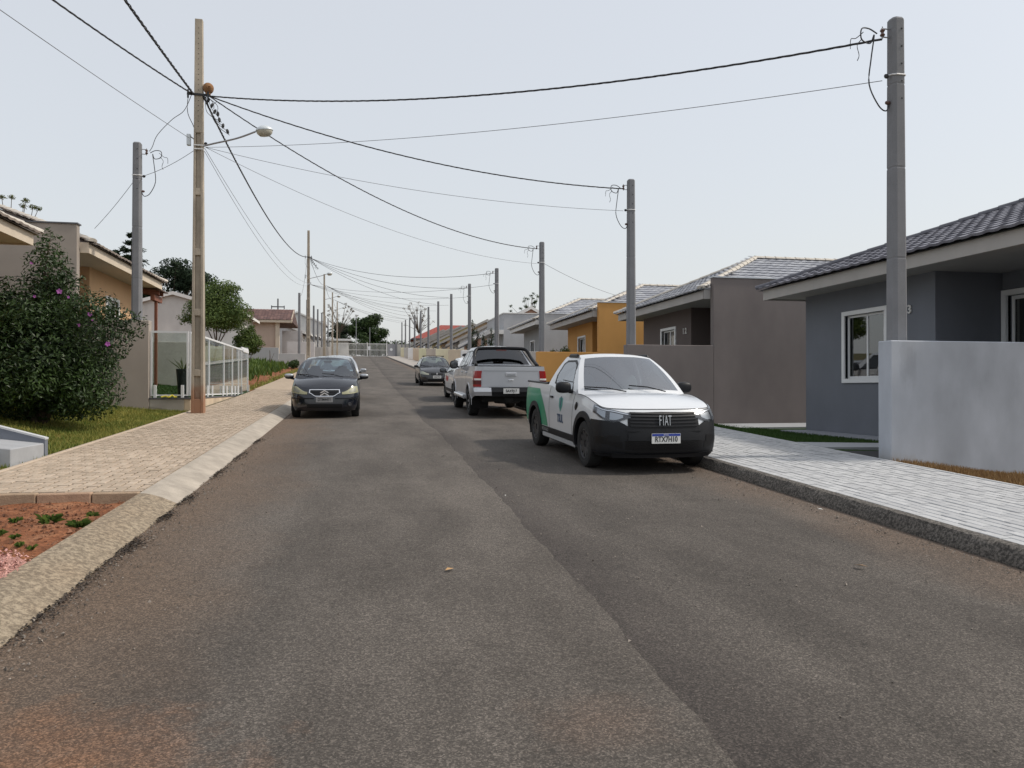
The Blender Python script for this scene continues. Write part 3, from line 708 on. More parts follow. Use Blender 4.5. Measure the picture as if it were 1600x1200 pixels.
def hip_house(side, y0, pad, ez, label, wallmt, wingmt, fascia, soffit, key, caps, win, num=None, tiles=300, wing_top=.33, flash='flash', curtain=None, name='house', porch=2.8, planes=('front', 'near'), floor=.25, wing=True, door=True, e_far=7.4, far=6.9, sidekeys=None, sl=.43):
    X = lambda a: mx_(side, a)
    t = thing(name, label, 'house', (X(10.2), y0+3.5, pad))
    base = pad - .5
    # walls
    mb = MB(); fy0, fy1 = y0+porch, y0+far
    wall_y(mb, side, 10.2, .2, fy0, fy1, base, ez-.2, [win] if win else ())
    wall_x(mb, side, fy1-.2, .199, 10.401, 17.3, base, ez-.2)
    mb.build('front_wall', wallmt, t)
    mb = MB(); wall_x(mb, side, fy0+.001, .19, 10.401, 11.62, base, ez-.2)
    dy0, dy1 = y0+.55, fy0-.12
    wall_y(mb, side, 11.62, .15, y0+.205, fy0+.19, base, ez-.2, [(dy0, dy1, pad+floor, pad+floor+2.45)] if door else ())
    mb.build('porch_wall', wallmt, t)
    MB().box(X(9.9), X(11.61), y0+.21, fy0, pad-.3, pad+floor-.03).build('porch_floor', M['ramp_top'], t)
    if win: window(t, side, 10.2, *win, curtain=curtain)
    if door:
        w = MB(); za, zb = pad+floor, pad+floor+2.45
        for a, b, c, d in ((dy0-.08, dy1+.1, zb, zb+.1), (dy0-.08, dy0, za, zb), (dy1, dy1+.1, za, zb)): w.box(X(11.56), X(11.68), a, b, c, d)
        do = w.build('door', M['white'], t, bevel=.004); f = MB(); ym = (dy0+dy1)/2
        for a, b, c, d in ((dy0+.002, dy1-.002, zb-.07, zb-.002), (dy0+.002, dy0+.06, za, zb-.07), (dy1-.06, dy1-.002, za, zb-.07), (ym-.04, ym+.04, za, zb-.07), (dy0+.06, dy1-.06, za, za+.08)): f.box(X(11.70), X(11.74), a, b, c, d)
        f.build('door_frame', M['white'], do)
        for a, b in ((dy0+.06, ym-.04), (ym+.04, dy1-.06)): MB().box(X(11.715), X(11.722), a, b, za+.08, zb-.07).build('pane', M['glass_h'], do)
        r = MB(); r.box(X(14), X(14.05), dy0-.5, dy1+.5, za-.1, zb+.4); r.build('room', M['room_b'], do)
    # soffit and fascia
    ya, yb = y0+.22 if wing else y0-.4, y0+e_far
    so_ = MB(); so_.box(X(9.44), X(10.2), ya, yb-.05, ez-.2, ez-.17); so_.box(X(10.2), X(11.62), y0+.22, fy0, ez-.2, ez-.17); so_.box(X(10.2), X(17.3), fy1, yb-.05, ez-.2, ez-.17)
    so_.build('soffit', soffit, t)
    fa = MB(); fa.box(X(9.40), X(9.439), ya, yb, ez-.235, ez); fa.box(X(9.44), X(17.4), yb-.04, yb, ez-.235, ez); fa.build('fascia', fascia, t)
    MB().box(X(9.40), X(9.60), ya-.012, ya+.02, ez-.24, ez+.02).build('fascia_return', fascia, t)
    if not wing: wall_x(mbw := MB(), side, y0, .2, 9.9, 17.3, base, ez-.21); mbw.build('wing_wall', wingmt, t)
    if wing:
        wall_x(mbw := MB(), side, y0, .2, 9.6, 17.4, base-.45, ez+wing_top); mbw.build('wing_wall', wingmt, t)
        wall_x(mbw := MB(), side, y0-.03, .26, 9.57, 17.43, ez+wing_top+.001, ez+wing_top+.035); mbw.build('wall_coping', M[flash], t)
    # roof: hip towards the street, ridge running back
    half = (yb-ya)/2 + .06; yc = (ya+yb)/2 + .06; d0 = 9.32
    E = lambda d, y, z: Vector((X(d), y, z))
    A = E(d0+half, yc, ez+.03+half*sl); F0 = E(d0, ya, ez+.03); F1 = E(d0, yb+.12, ez+.03); B = E(17.4, yc, ez+.03+half*sl)
    ya_, yb_ = ya, yb+.12; half = (yb_-ya_)/2; A = E(d0+half, (ya_+yb_)/2, ez+.03+half*sl); B = E(17.4, A.y, A.z)
    N0, N1 = E(17.4, ya_, ez+.03), E(17.4, yb_, ez+.03)
    dn = Vector((0, 0, .035))
    rf = MB(); rf.face([F0-dn, F1-dn, A-dn]); rf.face([F0-dn, A-dn, B-dn, N0-dn]); rf.face([F1-dn, N1-dn, B-dn, A-dn]); rf.build('roof_deck', M[key][1], t, recalc=False)
    bud = [tiles]; ph = math.hypot(half, half*sl); sx = Vector((1 if side > 0 else -1, 0, 0))
    up = Vector((sx.x, 0, sl)).normalized(); ey_ = Vector((0, 1, sl)).normalized()
    if 'front' in planes:
        # eave runs along Y; choose ex so that the normal points up
        if side > 0: tile_plane(t, F1, (0, -1, 0), up, 2*half, ph, lambda u, v: v*half/ph < u+.12 and v*half/ph < 2*half-u+.12, key, bud)
        else: tile_plane(t, F0, (0, 1, 0), up, 2*half, ph, lambda u, v: v*half/ph < u+.12 and v*half/ph < 2*half-u+.12, key, bud)
    if 'near' in planes:
        wd = 17.4-d0
        if side > 0: tile_plane(t, F0, (1, 0, 0), ey_, wd, ph, lambda u, v: v*half/ph < u+.12, sidekeys or key, bud)
        else: tile_plane(t, N0, (1, 0, 0), ey_, wd, ph, lambda u, v: v*half/ph < wd-u+.12, sidekeys or key, bud)
    hip_caps(t, [F1+Vector((0, 0, .02)), A+Vector((0, 0, .02))], caps, .105); hip_caps(t, [F0+Vector((0, 0, .02)), A+Vector((0, 0, .02)), B+Vector((0, 0, .02))], caps, .105)
    if num:
        for i, ch in enumerate(num[0]):
            yy = num[1] + (.5*(len(num[0])-1)-i)*num[3]*.72
            Mx = frame((X(10.2-.02), yy, num[2]), (0, -1, 0), (0, 0, 1)); text_mb(ch, num[3], .02, Mx, bold=.004).build('digit', M['whitepaint'], t)
    return t
def divider(side, y, d0, d1, top, bot, m, label, th=.28, cap=None, group=None):
    X0, X1 = mx_(side, d0), mx_(side, d1)
    o = MB().box(X0, X1, y, y+th, bot, top).build('divider_wall', m, origin=(X0, y, bot), bevel=.012); tag(o, label, 'wall', group); return o

WM = {}
def wm(k, c, st=.12):
    if k not in WM: WM[k] = wallm(k, c, st)
    return WM[k]
# --- right-hand row
EZ = lambda k: padR(k) + 3.33
hip_house(1, 9.3, padR(0), EZ(0), 'blue-grey bungalow with a white window and dark tiled roof behind the pale grey divider wall', wm('slate', (.120, .129, .150), .08), wm('slate', (.120, .129, .150)),
    M['greyfascia'], M['soffit'], 'tile_g', M['cap_g'], (13.45, 14.72, 1.72, 3.06), num=('13', 12.82, 3.0, .22), planes=('front',), wing=False, sl=.365)
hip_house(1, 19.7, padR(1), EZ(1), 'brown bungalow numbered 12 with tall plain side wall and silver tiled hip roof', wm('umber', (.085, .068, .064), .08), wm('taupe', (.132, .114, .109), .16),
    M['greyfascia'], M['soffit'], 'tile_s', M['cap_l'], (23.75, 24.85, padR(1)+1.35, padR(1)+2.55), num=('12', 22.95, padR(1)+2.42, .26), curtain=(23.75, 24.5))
hip_house(1, 30.1, padR(2), EZ(2), 'ochre bungalow with ochre side wall and silver hip roof', wm('ochre', (.40, .205, .06), .08), wm('ochre', (.40, .205, .06)),
    M['greyfascia'], M['soffit'], 'tile_s', M['cap_l'], (34.0, 35.1, padR(2)+1.25, padR(2)+2.5))
hip_house(1, 40.5, padR(3), EZ(3), 'mid-grey bungalow with grey side wall next after the ochre house', wm('ash', (.24, .245, .25), .08), wm('ash2', (.30, .305, .31)),
    M['whitepaint'], M['soffit'], 'tile_s', M['cap_l'], (44.4, 45.4, padR(3)+1.25, padR(3)+2.4), tiles=0)
stained(wm('pale', (.31, .33, .365), .3), [((7.42, 9.3, 1.85), (.16, 1, .42), .28), ((8.0, 9.3, 1.35), (.35, 1, .3), .12), ((8.9, 9.3, 1.5), (.5, 1, .5), .12)], splash=1.52)
divider(1, 9.3, 7.14, 9.599, 2.17, -.4, wm('pale', (.31, .33, .365), .3), 'pale grey rendered divider wall at the right edge, the nearest one', th=.27)
# dark streaked stain is in the render itself; next dividers
divider(1, 19.7, 7.08, 9.599, padR(1)+1.78, padR(0)-.3, stained(wm('taupe', (.132, .114, .109), .16), [((11.2, 19.7, 2.4), (.25, 1, 1.6), .0)]), 'low taupe divider wall behind the white and green pickup')
divider(1, 30.1, 7.02, 9.599, padR(2)+1.62, padR(1)-.3, wm('ochre', (.40, .205, .06)), 'low ochre divider wall behind the silver pickup')
dcol = [('ashw', (.34, .34, .335)), ('chalk', (.62, .62, .62)), ('sandw', (.42, .36, .28)), ('creamw', (.52, .49, .36)), ('putty', (.36, .32, .28)), ('lime', (.50, .49, .34)), ('tan', (.44, .36, .28)), ('chalk', (.62, .62, .62)), ('stone', (.38, .37, .35)), ('creamw', (.52, .49, .36))]
dlab = ['low grey divider wall of the mid-grey bungalow, hidden behind the silver pickup cab', 'white divider wall seen left of the silver pickup', 'sand-coloured divider wall beyond the black hatchback', 'cream divider wall, third one beyond the black hatchback',
        'putty-coloured divider wall far up the right pavement', 'pale lime divider wall far up the right pavement', 'tan divider wall far up the right pavement', 'chalk-white divider wall far up the right pavement, fourth before the gate', 'stone-grey divider wall far up the right pavement', 'cream divider wall farthest up, nearest the gate']
for i in range(10):
    k = i+3; y = 9.3+10.4*k
    divider(1, y, 7.02 - (.35 if i == 1 else 0), 9.6, padR(k)+1.6, padR(k-1)-.2, wm(dcol[i][0], dcol[i][1]), dlab[i])

def gable_house(side, y0, y1, d0, pad, eh, sl, wide, wmt, rkey, label, verge=M['whitepaint'], front_ops=(), awning=True, side_win=None, name='house', over=.5, tone=None, cat='house'):
    """ridge along the street; gable wall faces down the street towards us"""
    X = lambda a: mx_(side, a); t = thing(name, label, cat, (X(d0), (y0+y1)/2, pad)); ez = pad+eh; base = pad-1.0
    rd = d0 + wide/2; rzz = ez + wide/2*sl
    g = MB(); g.prism([(X(d0), y0, base), (X(d0+wide), y0, base), (X(d0+wide), y0, ez), (X(rd), y0, rzz), (X(d0), y0, ez)], (0, .2, 0)); g.build('gable_wall', wmt, t)
    f = MB(); wall_y(f, side, d0, .2, y0+.201, y1, base, ez, front_ops); f.build('front_wall', tone or wmt, t)
    for o in front_ops:
        window(t, side, d0, *o, trim=.07, back='room')
    # roof slabs with verge boards
    e0 = d0-over; z0 = ez-over*sl
    for nm, a, b in (('roof', (e0, z0), (rd, rzz)), ('roof', (d0+wide+over, z0), (rd, rzz))):
        up = .11; r = MB(); r.hexa([(X(a[0]), y0-.25, a[1]+.02), (X(b[0]), y0-.25, b[1]+.02), (X(b[0]), y1+.2, b[1]+.02), (X(a[0]), y1+.2, a[1]+.02)], [(X(a[0]), y0-.25, a[1]+up), (X(b[0]), y0-.25, b[1]+up), (X(b[0]), y1+.2, b[1]+up), (X(a[0]), y1+.2, a[1]+up)])
        r.build(nm, ROOFW[rkey], t)
        v = MB(); v.hexa([(X(a[0]), y0-.30, a[1]-.13), (X(b[0]), y0-.30, b[1]-.13), (X(b[0]), y0-.252, b[1]-.13), (X(a[0]), y0-.252, a[1]-.13)], [(X(a[0]), y0-.30, a[1]+up+.02), (X(b[0]), y0-.30, b[1]+up+.02), (X(b[0]), y0-.252, b[1]+up+.02), (X(a[0]), y0-.252, a[1]+up+.02)])
        v.build('verge_board', verge, t)
    fb = MB(); fb.box(X(e0-.03), X(e0), y0-.25, y1+.2, z0-.1, z0+.1); fb.build('fascia', verge, t)
    if awning:
        ya = y0+.8; a0, z = d0-1.3, ez-.25
        aw = MB(); aw.hexa([(X(a0), ya, z-.65), (X(d0), ya, z), (X(d0), ya+2.2, z), (X(a0), ya+2.2, z-.65)], [(X(a0), ya, z-.53), (X(d0), ya, z+.12), (X(d0), ya+2.2, z+.12), (X(a0), ya+2.2, z-.53)]); aw.build('awning', M['flash_d'], t)
    if side_win:
        a, b, za, zb = side_win
        w = MB(); w.box(X(a), X(b), y0-.03, y0+.02, za, zb); wo = w.build('window', M['white'], t); MB().box(X(a+.06), X(b-.06), y0-.036, y0-.031, za+.06, zb-.06).build('pane', mat('far_pane', (.06, .07, .08), .15), wo)
    return t
def wave_roof(name, col, s=20.0):
    m = mat('roof_'+name, col, .65, var=.2, vs=2, fleck=.1, fs=30); t = m.node_tree; N = t.nodes; K = t.links.new
    g = N.new('ShaderNodeNewGeometry'); w = N.new('ShaderNodeTexWave'); w.wave_type = 'BANDS'; w.bands_direction = 'Y'; w.inputs['Scale'].default_value = s/6.3; w.inputs['Distortion'].default_value = .2
    K(g.outputs['Position'], w.inputs['Vector']); bp = N.new('ShaderNodeBump'); bp.inputs['Strength'].default_value = 1; bp.inputs['Distance'].default_value = .05; K(w.outputs[0], bp.inputs['Height']); K(bp.outputs[0], N['Principled BSDF'].inputs['Normal'])
    return m
ROOFW = {'grey': wave_roof('grey', (.27, .28, .30)), 'pale': wave_roof('pale', (.40, .37, .30)), 'olive': wave_roof('olive', (.34, .32, .21)), 'clay': wave_roof('clay', (.28, .12, .07)), 'red': wave_roof('red', (.36, .075, .055)), 'brown': wave_roof('brown', (.14, .085, .075)), 'dark': wave_roof('dark', (.06, .06, .065))}
def W_(k, a, b, z0, z1, dy=0): y = 9.3+10.4*k+dy; return (y+a, y+b, padR(k)+z0, padR(k)+z1)
# box-fronted house after the mid-grey one
def box_house(k):
    y0 = 9.3+10.4*k; p = padR(k); X = lambda a: a
    t = thing('house', 'light grey house with a flat box parapet above its front', 'house', (9.5, y0+3.5, p))
    MB().box(9.55, 16.8, y0, y0+6.8, p-.8, p+4.1).build('parapet_block', wm('ash3', (.33, .335, .345)), t)
    MB().box(9.5, 16.85, y0-.05, y0+6.85, p+4.101, p+4.16).build('coping', M['whitepaint'], t)
    MB().box(8.6, 9.549, y0-.02, y0+5.0, p+2.72, p+3.0).build('canopy', M['whitepaint'], t)
    MB().box(8.75, 8.95, y0+.1, y0+.3, p-.3, p+2.719).build('column', wm('ash3', (.33, .335, .345)), t)
    MB().box(8.75, 8.95, y0+4.5, y0+4.7, p-.3, p+2.719).build('column', wm('ash3', (.33, .335, .345)), t)
    window(t, 1, 9.5, y0+2.0, y0+3.2, p+1.1, p+2.3, back='room')
box_house(4)
gh = [(5, wm('salmon', (.36, .225, .17)), 'grey', 'house with a salmon-brown gable wall and pale grey roof left of the dark cypresses', .56, 9.0),
      (6, wm('chalkw', (.50, .50, .50)), 'grey', 'white-walled gabled house with a grey roof, beyond the salmon gable', .5, 8.6),
      (7, wm('buff', (.42, .31, .20)), 'pale', 'buff gabled house with a pale roof up the right side', .5, 8.6),
      (8, wm('butter', (.50, .45, .24)), 'olive', 'butter-yellow gabled house with an olive roof up the right side', .5, 8.4),
      (9, wm('stonew', (.38, .37, .34)), 'pale', 'stone-grey gabled house with a pale roof up the right side', .48, 8.2),
      (10, wm('chalkw', (.50, .50, .50)), 'clay', 'white gabled house with a clay roof far up the right side', .48, 8),
      (11, wm('buff', (.42, .31, .20)), 'grey', 'buff gabled house with a grey roof farthest up the right row', .48, 8)]
for k, wmt, rk, lab, sl, wd in gh:
    y0 = 9.3+10.4*k
    gable_house(1, y0+.3, y0+7.6, 9.3, padR(k), 2.6, sl, wd, wmt, rk, lab, verge=M['whitepaint'] if k < 6 else M['greyfascia'], front_ops=[(y0+4.2, y0+5.3, padR(k)+1.0, padR(k)+2.1)])
# red hip-roofed house by the gate
def red_house():
    y0, x0, x1, y1 = 139.0, 10.0, 25.0, 149.0; p = rz(139)-.2; t = thing('house', 'house with a bright red hipped roof at the top of the street', 'house', ((x0+x1)/2, y0, p))
    MB().box(x0, x1, y0, y1, p-1, p+3.6).build('wall', wm('milk', (.55, .54, .52)), t)
    e = .8; ez = p+3.6; a = (x0-e, y0-e, ez); b = (x1+e, y0-e, ez); c = (x1+e, y1+e, ez); d = (x0-e, y1+e, ez); r1 = (x0+5, (y0+y1)/2, ez+2.9); r2 = (x1-5, (y0+y1)/2, ez+2.9)
    r = MB(); r.face([a, b, r2, r1]); r.face([b, c, r2]); r.face([c, d, r1, r2]); r.face([d, a, r1]); r.build('roof', ROOFW['red'], t)
    MB().box(x0-e, x1+e, y0-e, y0-e+.06, ez-.22, ez-.003).build('fascia', M['flash_d'], t)
    for xx in (x0+3.2, x0+9): wo = MB().box(xx, xx+1.8, y0-.05, y0+.02, p+1.2, p+2.6).build('window', M['white'], t); MB().box(xx+.1, xx+1.7, y0-.06, y0-.051, p+1.3, p+2.5).build('pane', M['room'], wo)
red_house()
def back_house(x, y, w, d, h, rk, label):
    p = rz(y)-.5; t = thing('house', label, 'house', (x, y, p)); MB().box(x, x+w, y, y+d, p-1, p+h).build('wall', wm('milk', (.55, .54, .52)), t)
    r = MB(); yc = y+d/2; e = .6
    r.hexa([(x-e, y-e, p+h), (x+w+e, y-e, p+h), (x+w+e, y+d+e, p+h), (x-e, y+d+e, p+h)], [(x-e+.5, yc-.1, p+h+2.2), (x+w+e-.5, yc-.1, p+h+2.2), (x+w+e-.5, yc+.1, p+h+2.2), (x-e+.5, yc+.1, p+h+2.2)]); r.build('roof', ROOFW[rk], t)
back_house(22, 128, 12, 9, 5.3, 'clay', 'house with a clay-red roof showing over the gables on the right')
# right porch lawn furniture: path slabs before the blue-grey house
o = MB().hexa([(7.08, 10.75, zlotR(7.08, 10.75)-.1), (10.1, 10.75, zlotR(10.1, 10.75)-.1), (10.1, 11.5, zlotR(10.1, 11.5)-.1), (7.08, 11.5, zlotR(7.08, 11.5)-.1)], [(7.08, 10.75, zlotR(7.08, 10.75)+.03), (10.1, 10.75, padR(0)+.05), (10.1, 11.5, padR(0)+.05), (7.08, 11.5, zlotR(7.08, 11.5)+.03)]).build('path_slab', M['ramp_top']); tag(o, kind='structure')
o = MB().box(7.5, 17, 17.6, 19.69, padR(0)-.2, padR(0)+.04).build('side_path', M['ramp_top']); tag(o, kind='structure')
o = MB().box(9.55, 10.19, 12.2, 16.2, padR(0)-.2, padR(0)+.05).build('wall_apron', mat('apron_grey', (.27, .28, .31), .9, var=.1), bevel=.008); tag(o, kind='structure')
o = MB().hexa([(7.09, 9.6, zlotR(7.09, 9.6)-.05), (9.5, 9.6, zlotR(9.5, 9.6)-.05), (9.5, 10.4, zlotR(9.5, 10.4)-.05), (7.09, 10.4, zlotR(7.09, 10.4)-.05)], [(7.09, 9.6, zlotR(7.09, 9.6)+.015), (9.5, 9.6, zlotR(9.5, 9.6)+.015), (9.5, 10.4, zlotR(9.5, 10.4)+.015), (7.09, 10.4, zlotR(7.09, 10.4)+.015)]).build('drain_mat', M['black']); tag(o, 'black rubber mat on the ground behind the end of the pale grey divider wall', 'mat')

# --- left-hand row
EL = lambda k: padL(k) + 3.42
hip_house(-1, 9.9, padL(0), EL(0), 'cream-fascia house at the left edge behind the flowering bush', wm('peach', (.46, .29, .165), .08), wm('greige', (.27, .235, .205)), M['cream'], M['soffit_c'], 'tile_t', M['cap_l'], None, planes=('front', 'near'), flash='flash_d', sidekeys='tile_s')
hip_house(-1, 20.35, padL(1), EL(1), 'peach-walled house with cream fascia and greige side wall behind the glass fence', wm('peach', (.46, .29, .165), .08), wm('greige', (.27, .235, .205)), M['cream'], M['soffit_c'], 'tile_t', M['cap_l'], (24.6, 25.7, padL(1)+1.35, padL(1)+2.5), planes=('front',), flash='flash_d', wing_top=.42)
divider(-1, 20.35, 7.96, 9.6, 3.2, .6, wm('greige', (.27, .235, .205)), 'greige divider wall with the short concrete pole behind it, beside the flowering bush')
gable_house(-1, 62.6, 70.5, 12.0, padL(5)-.35, 4.0, .28, 9.6, wm('fog', (.43, .42, .40)), 'grey', 'pale grey house with a broad gable wall behind the small round-crowned tree', awning=False)
# tan house with brown roof: roof slope faces us
def tan_house():
    y0 = 76.0; p = padL(6)+.3; ox = -.9; t = thing('house', 'tan house with a brown tiled roof sloping towards us, left of the second street-lamp pole', 'house', (-9, y0, p))
    ez = p+3.1
    MB().box(-10.8, -7.8, y0, y0+.2, p-1.5, ez).build('front_wall', wm('tanw', (.42, .33, .27)), t)
    MB().box(-7.799, -7.45, y0-.25, y0+.15, p-1.5, ez-.001).build('column', M['cream'], t)
    MB().box(-14.9, -10.801, y0-.02, y0+.2, p-1.5, ez-.1).build('side_wall', wm('fog', (.43, .42, .40)), t)
    MB().box(-7.4, -5.5, y0+2.0, y0+2.2, p-1.2, ez-.6).build('porch_wall', wm('lilac', (.40, .385, .385)), t)
    MB().box(-14.9, -6.3, y0-.62, y0-.56, ez-.02, ez+.22).build('fascia', M['cream'], t)
    MB().box(-14.9, -6.3, y0-.56, y0+.2, ez, ez+.03).build('soffit', M['soffit_c'], t)
    F = Vector((-14.9, y0-.65, ez+.24)); sl = .42; wd, dp = 8.6, 2.9; up = Vector((0, 1, sl)).normalized(); ph = math.hypot(dp, dp*sl)
    MB().hexa([(-14.9, y0-.6, ez+.1), (-6.3, y0-.6, ez+.1), (-6.3, y0+8, ez+.1), (-14.9, y0+8, ez+.1)], [(-14.9, y0-.62, ez+.2), (-6.3, y0-.62, ez+.2), (-6.3, y0+2.3, ez+.2+dp*sl), (-14.9, y0+2.3, ez+.2+dp*sl)]).build('roof_deck', ROOFW['brown'], t)
    tile_plane(t, F, (1, 0, 0), up, wd, ph, lambda u, v: u > 2.2, 'tile_b', [0], pw=.30, ph=.36)
    v = MB(); v.hexa([(-6.31, y0-.7, ez), (-6.26, y0-.7, ez), (-6.26, y0+2.3, ez+dp*sl-.05), (-6.31, y0+2.3, ez+dp*sl-.05)], [(-6.31, y0-.7, ez+.33), (-6.26, y0-.7, ez+.33), (-6.26, y0+2.3, ez+dp*sl+.33), (-6.31, y0+2.3, ez+dp*sl+.33)]); v.build('verge_board', M['cream'], t)
tan_house()
divider(-1, 62.15, 7.0, 9.0, rz(62)+1.3, rz(62)-.3, wm('fogd', (.33, .325, .32)), 'low grey wall at the far end of the vacant plot')
divider(-1, 62.0, 9.0, 17.0, rz(62)+1.75, rz(62)-.3, wm('fogd2', (.29, .29, .29)), 'darker grey wall behind the weeds of the vacant plot')
divider(-1, 74.6, 7.0, 9.5, rz(74)+2.3, rz(74)-.3, wm('lilac', (.40, .385, .385)), 'pale lilac-grey wall in front of the tan house porch')
left_far = [(87.5, wm('chalkw', (.50, .50, .50)), 'brown', 'white gabled house with a brown roof beyond the tan house'), (98, wm('milk', (.55, .54, .52)), 'grey', 'milk-white gabled house with a grey roof up the left side'),
            (108.5, wm('fog', (.43, .42, .40)), 'grey', 'pale grey gabled house up the left side'), (119, wm('chalkw', (.50, .50, .50)), 'dark', 'white gabled house with a dark roof far up the left side')]
for y0, wmt, rk, lab in left_far:
    gable_house(-1, y0, y0+7.6, 9.2, rz(y0)+.6, 2.9, .42, 8.4, wmt, rk, lab, front_ops=[(y0+3.8, y0+5, rz(y0)+1.7, rz(y0)+2.8)])
gable_house(-1, 129.5, 138, 8.6, rz(129)+.4, 5.2, .42, 8.4, wm('milk', (.55, .54, .52)), 'grey', 'two-storey white house near the gate on the left', front_ops=[(131, 132.6, rz(129)+3.6, rz(129)+4.9)], awning=False)
lw = [('low white front wall, first beyond the tan house', .42), ('low pale front wall, second beyond the tan house', .36), ('low grey front wall, third beyond the tan house', .3), ('low white front wall nearest the gate on the left', .45)]
for i, (lab, c) in enumerate(lw):
    y = 86.0+11*i; divider(-1, y, 6.98, 9.2, rz(y)+1.75, rz(y)-.2, wm('lw%d' % i, (c, c*.97, c*.93)), lab)
# ================================================================ POLES AND CABLES
def service_pole(x, y, z0, label, h=6.25, full=True, group='short concrete service poles', w0=.125, w1=.095):
    t = thing('service_pole', label, 'pole', (x, y, z0), group)
    def sec(z):
        w = w0 + (w1-w0)*z/h; c = w*.42; return [(w, -w+c), (w, w-c), (w-c, w), (-w+c, w), (-w, w-c), (-w, -w+c), (-w+c, -w), (w-c, -w)]
    mb = MB(); zs = [-.5, h]
    if full: zs = [-.5, .02, 1.55, 1.56, 1.575, 1.585, 2.9, 2.91, 2.925, 2.935, 4.2, 4.21, 4.225, 4.235, 5.4, 5.41, 5.425, 5.435, h-.03, h]
    rows = []
    for i, z in enumerate(zs):
        k = 1.0
        if full and 2 < i < 18: k = .955 if (i-2) % 4 in (1, 2) else 1.0
        if i == len(zs)-1 and full: k = .8
        s = sec(z); rows.append([(x+a*k, y+b*k, z0+z) for a, b in s+s[:1]])
    mb.grid(rows); mb.face(rows[-1][:-1]); mb.build('shaft', M['conc_pole'], t, recalc=True, weld=.0002)
    s = 1 if x < MID else -1         # cables leave towards the street
    if not full: return t
    for i in range(5):
        z = z0+h-.18-.25*i; wv = w0 + (w1-w0)*(h-.2)/h
        MB().lathe([(.012, 0), (.012, .004)], (x+.02, y-wv-.002, z), (0, -1, 0), 10).face([(x+.02+.012*cos(a), y-wv-.007, z+.012*sin(a)) for a in [2*pi*j/10 for j in range(10)]]).build('bolt_hole', M['hole'], t)
    z = z0+h-.22
    b = MB(); b.tube([(x+s*.08, y, z+.06), (x+s*.23, y, z+.06)], .009); b.tube([(x+s*.08, y, z-.06), (x+s*.23, y, z-.06)], .009); b.tube([(x+s*.215, y, z-.09), (x+s*.215, y, z+.09)], .008); b.build('bracket', M['steel'], t)
    MB().lathe([(.0, -.05), (.028, -.048), (.036, -.03), (.02, -.008), (.02, .008), (.036, .03), (.028, .048), (0, .05)], (x+s*.215, y, z), (0, 0, 1), 12).build('insulator', M['porc'], t, smooth=.8)
    z2 = z-.62; w = w0+(w1-w0)*.85+.004
    MB().tube([(x+a*w*1.02, y+b2*w*1.02, z2+.02*(b2+1)) for a, b2 in ((1, -.6), (1, .6), (.6, 1), (-.6, 1), (-1, .6), (-1, -.6), (-.6, -1), (.6, -1), (1, -.6))], .011, 6).build('clamp_band', M['tie'], t)
    MB().blob((x+s*(w+.05), y, z2), (.04, .02, .035), 8, 6).build('anchor', M['black'], t)
    MB().blob((x+s*(w+.03), y, z2-.38), (.045, .03, .03), 8, 6).build('entry_cap', M['porc'], t)
    # slack service loop
    pts = []
    p = [(.30, -.02), (.42, .05), (.56, .02), (.55, -.12), (.40, -.16), (.36, -.05), (.40, -.40), (.42, -.75), (.30, -1.05), (.16, -1.12), (.09, -1.0), (.06, -.95)]
    for q in catmull([(x+s*a, y+.02*sin(i*2.1), z+b2) for i, (a, b2) in enumerate(p)], 5): pts.append(q)
    MB().tube(pts, .010, 5).build('service_loop', M['cable'], t)
    for q in ([(.5, .0), (.62, -.1), (.70, -.12), (.71, -.26)], [(.52, -.1), (.60, -.2), (.57, -.34), (.60, -.42)]):
        MB().tube(catmull([(x+s*a, y+.03, z+b2) for a, b2 in q], 4), .006, 4).build('wire_tail', M['cable'], t)
    return t
def catmull(P, n):
    P = [Vector(p) for p in P]; out = []
    for i in range(len(P)-1):
        a, b, c, d = P[max(i-1, 0)], P[i], P[i+1], P[min(i+2, len(P)-1)]
        for j in range(n):
            t = j/n; out.append(.5*((2*b) + (c-a)*t + (2*a-5*b+4*c-d)*t*t + (3*b-a-3*c+d)*t*t*t))
    out.append(P[-1]); return out
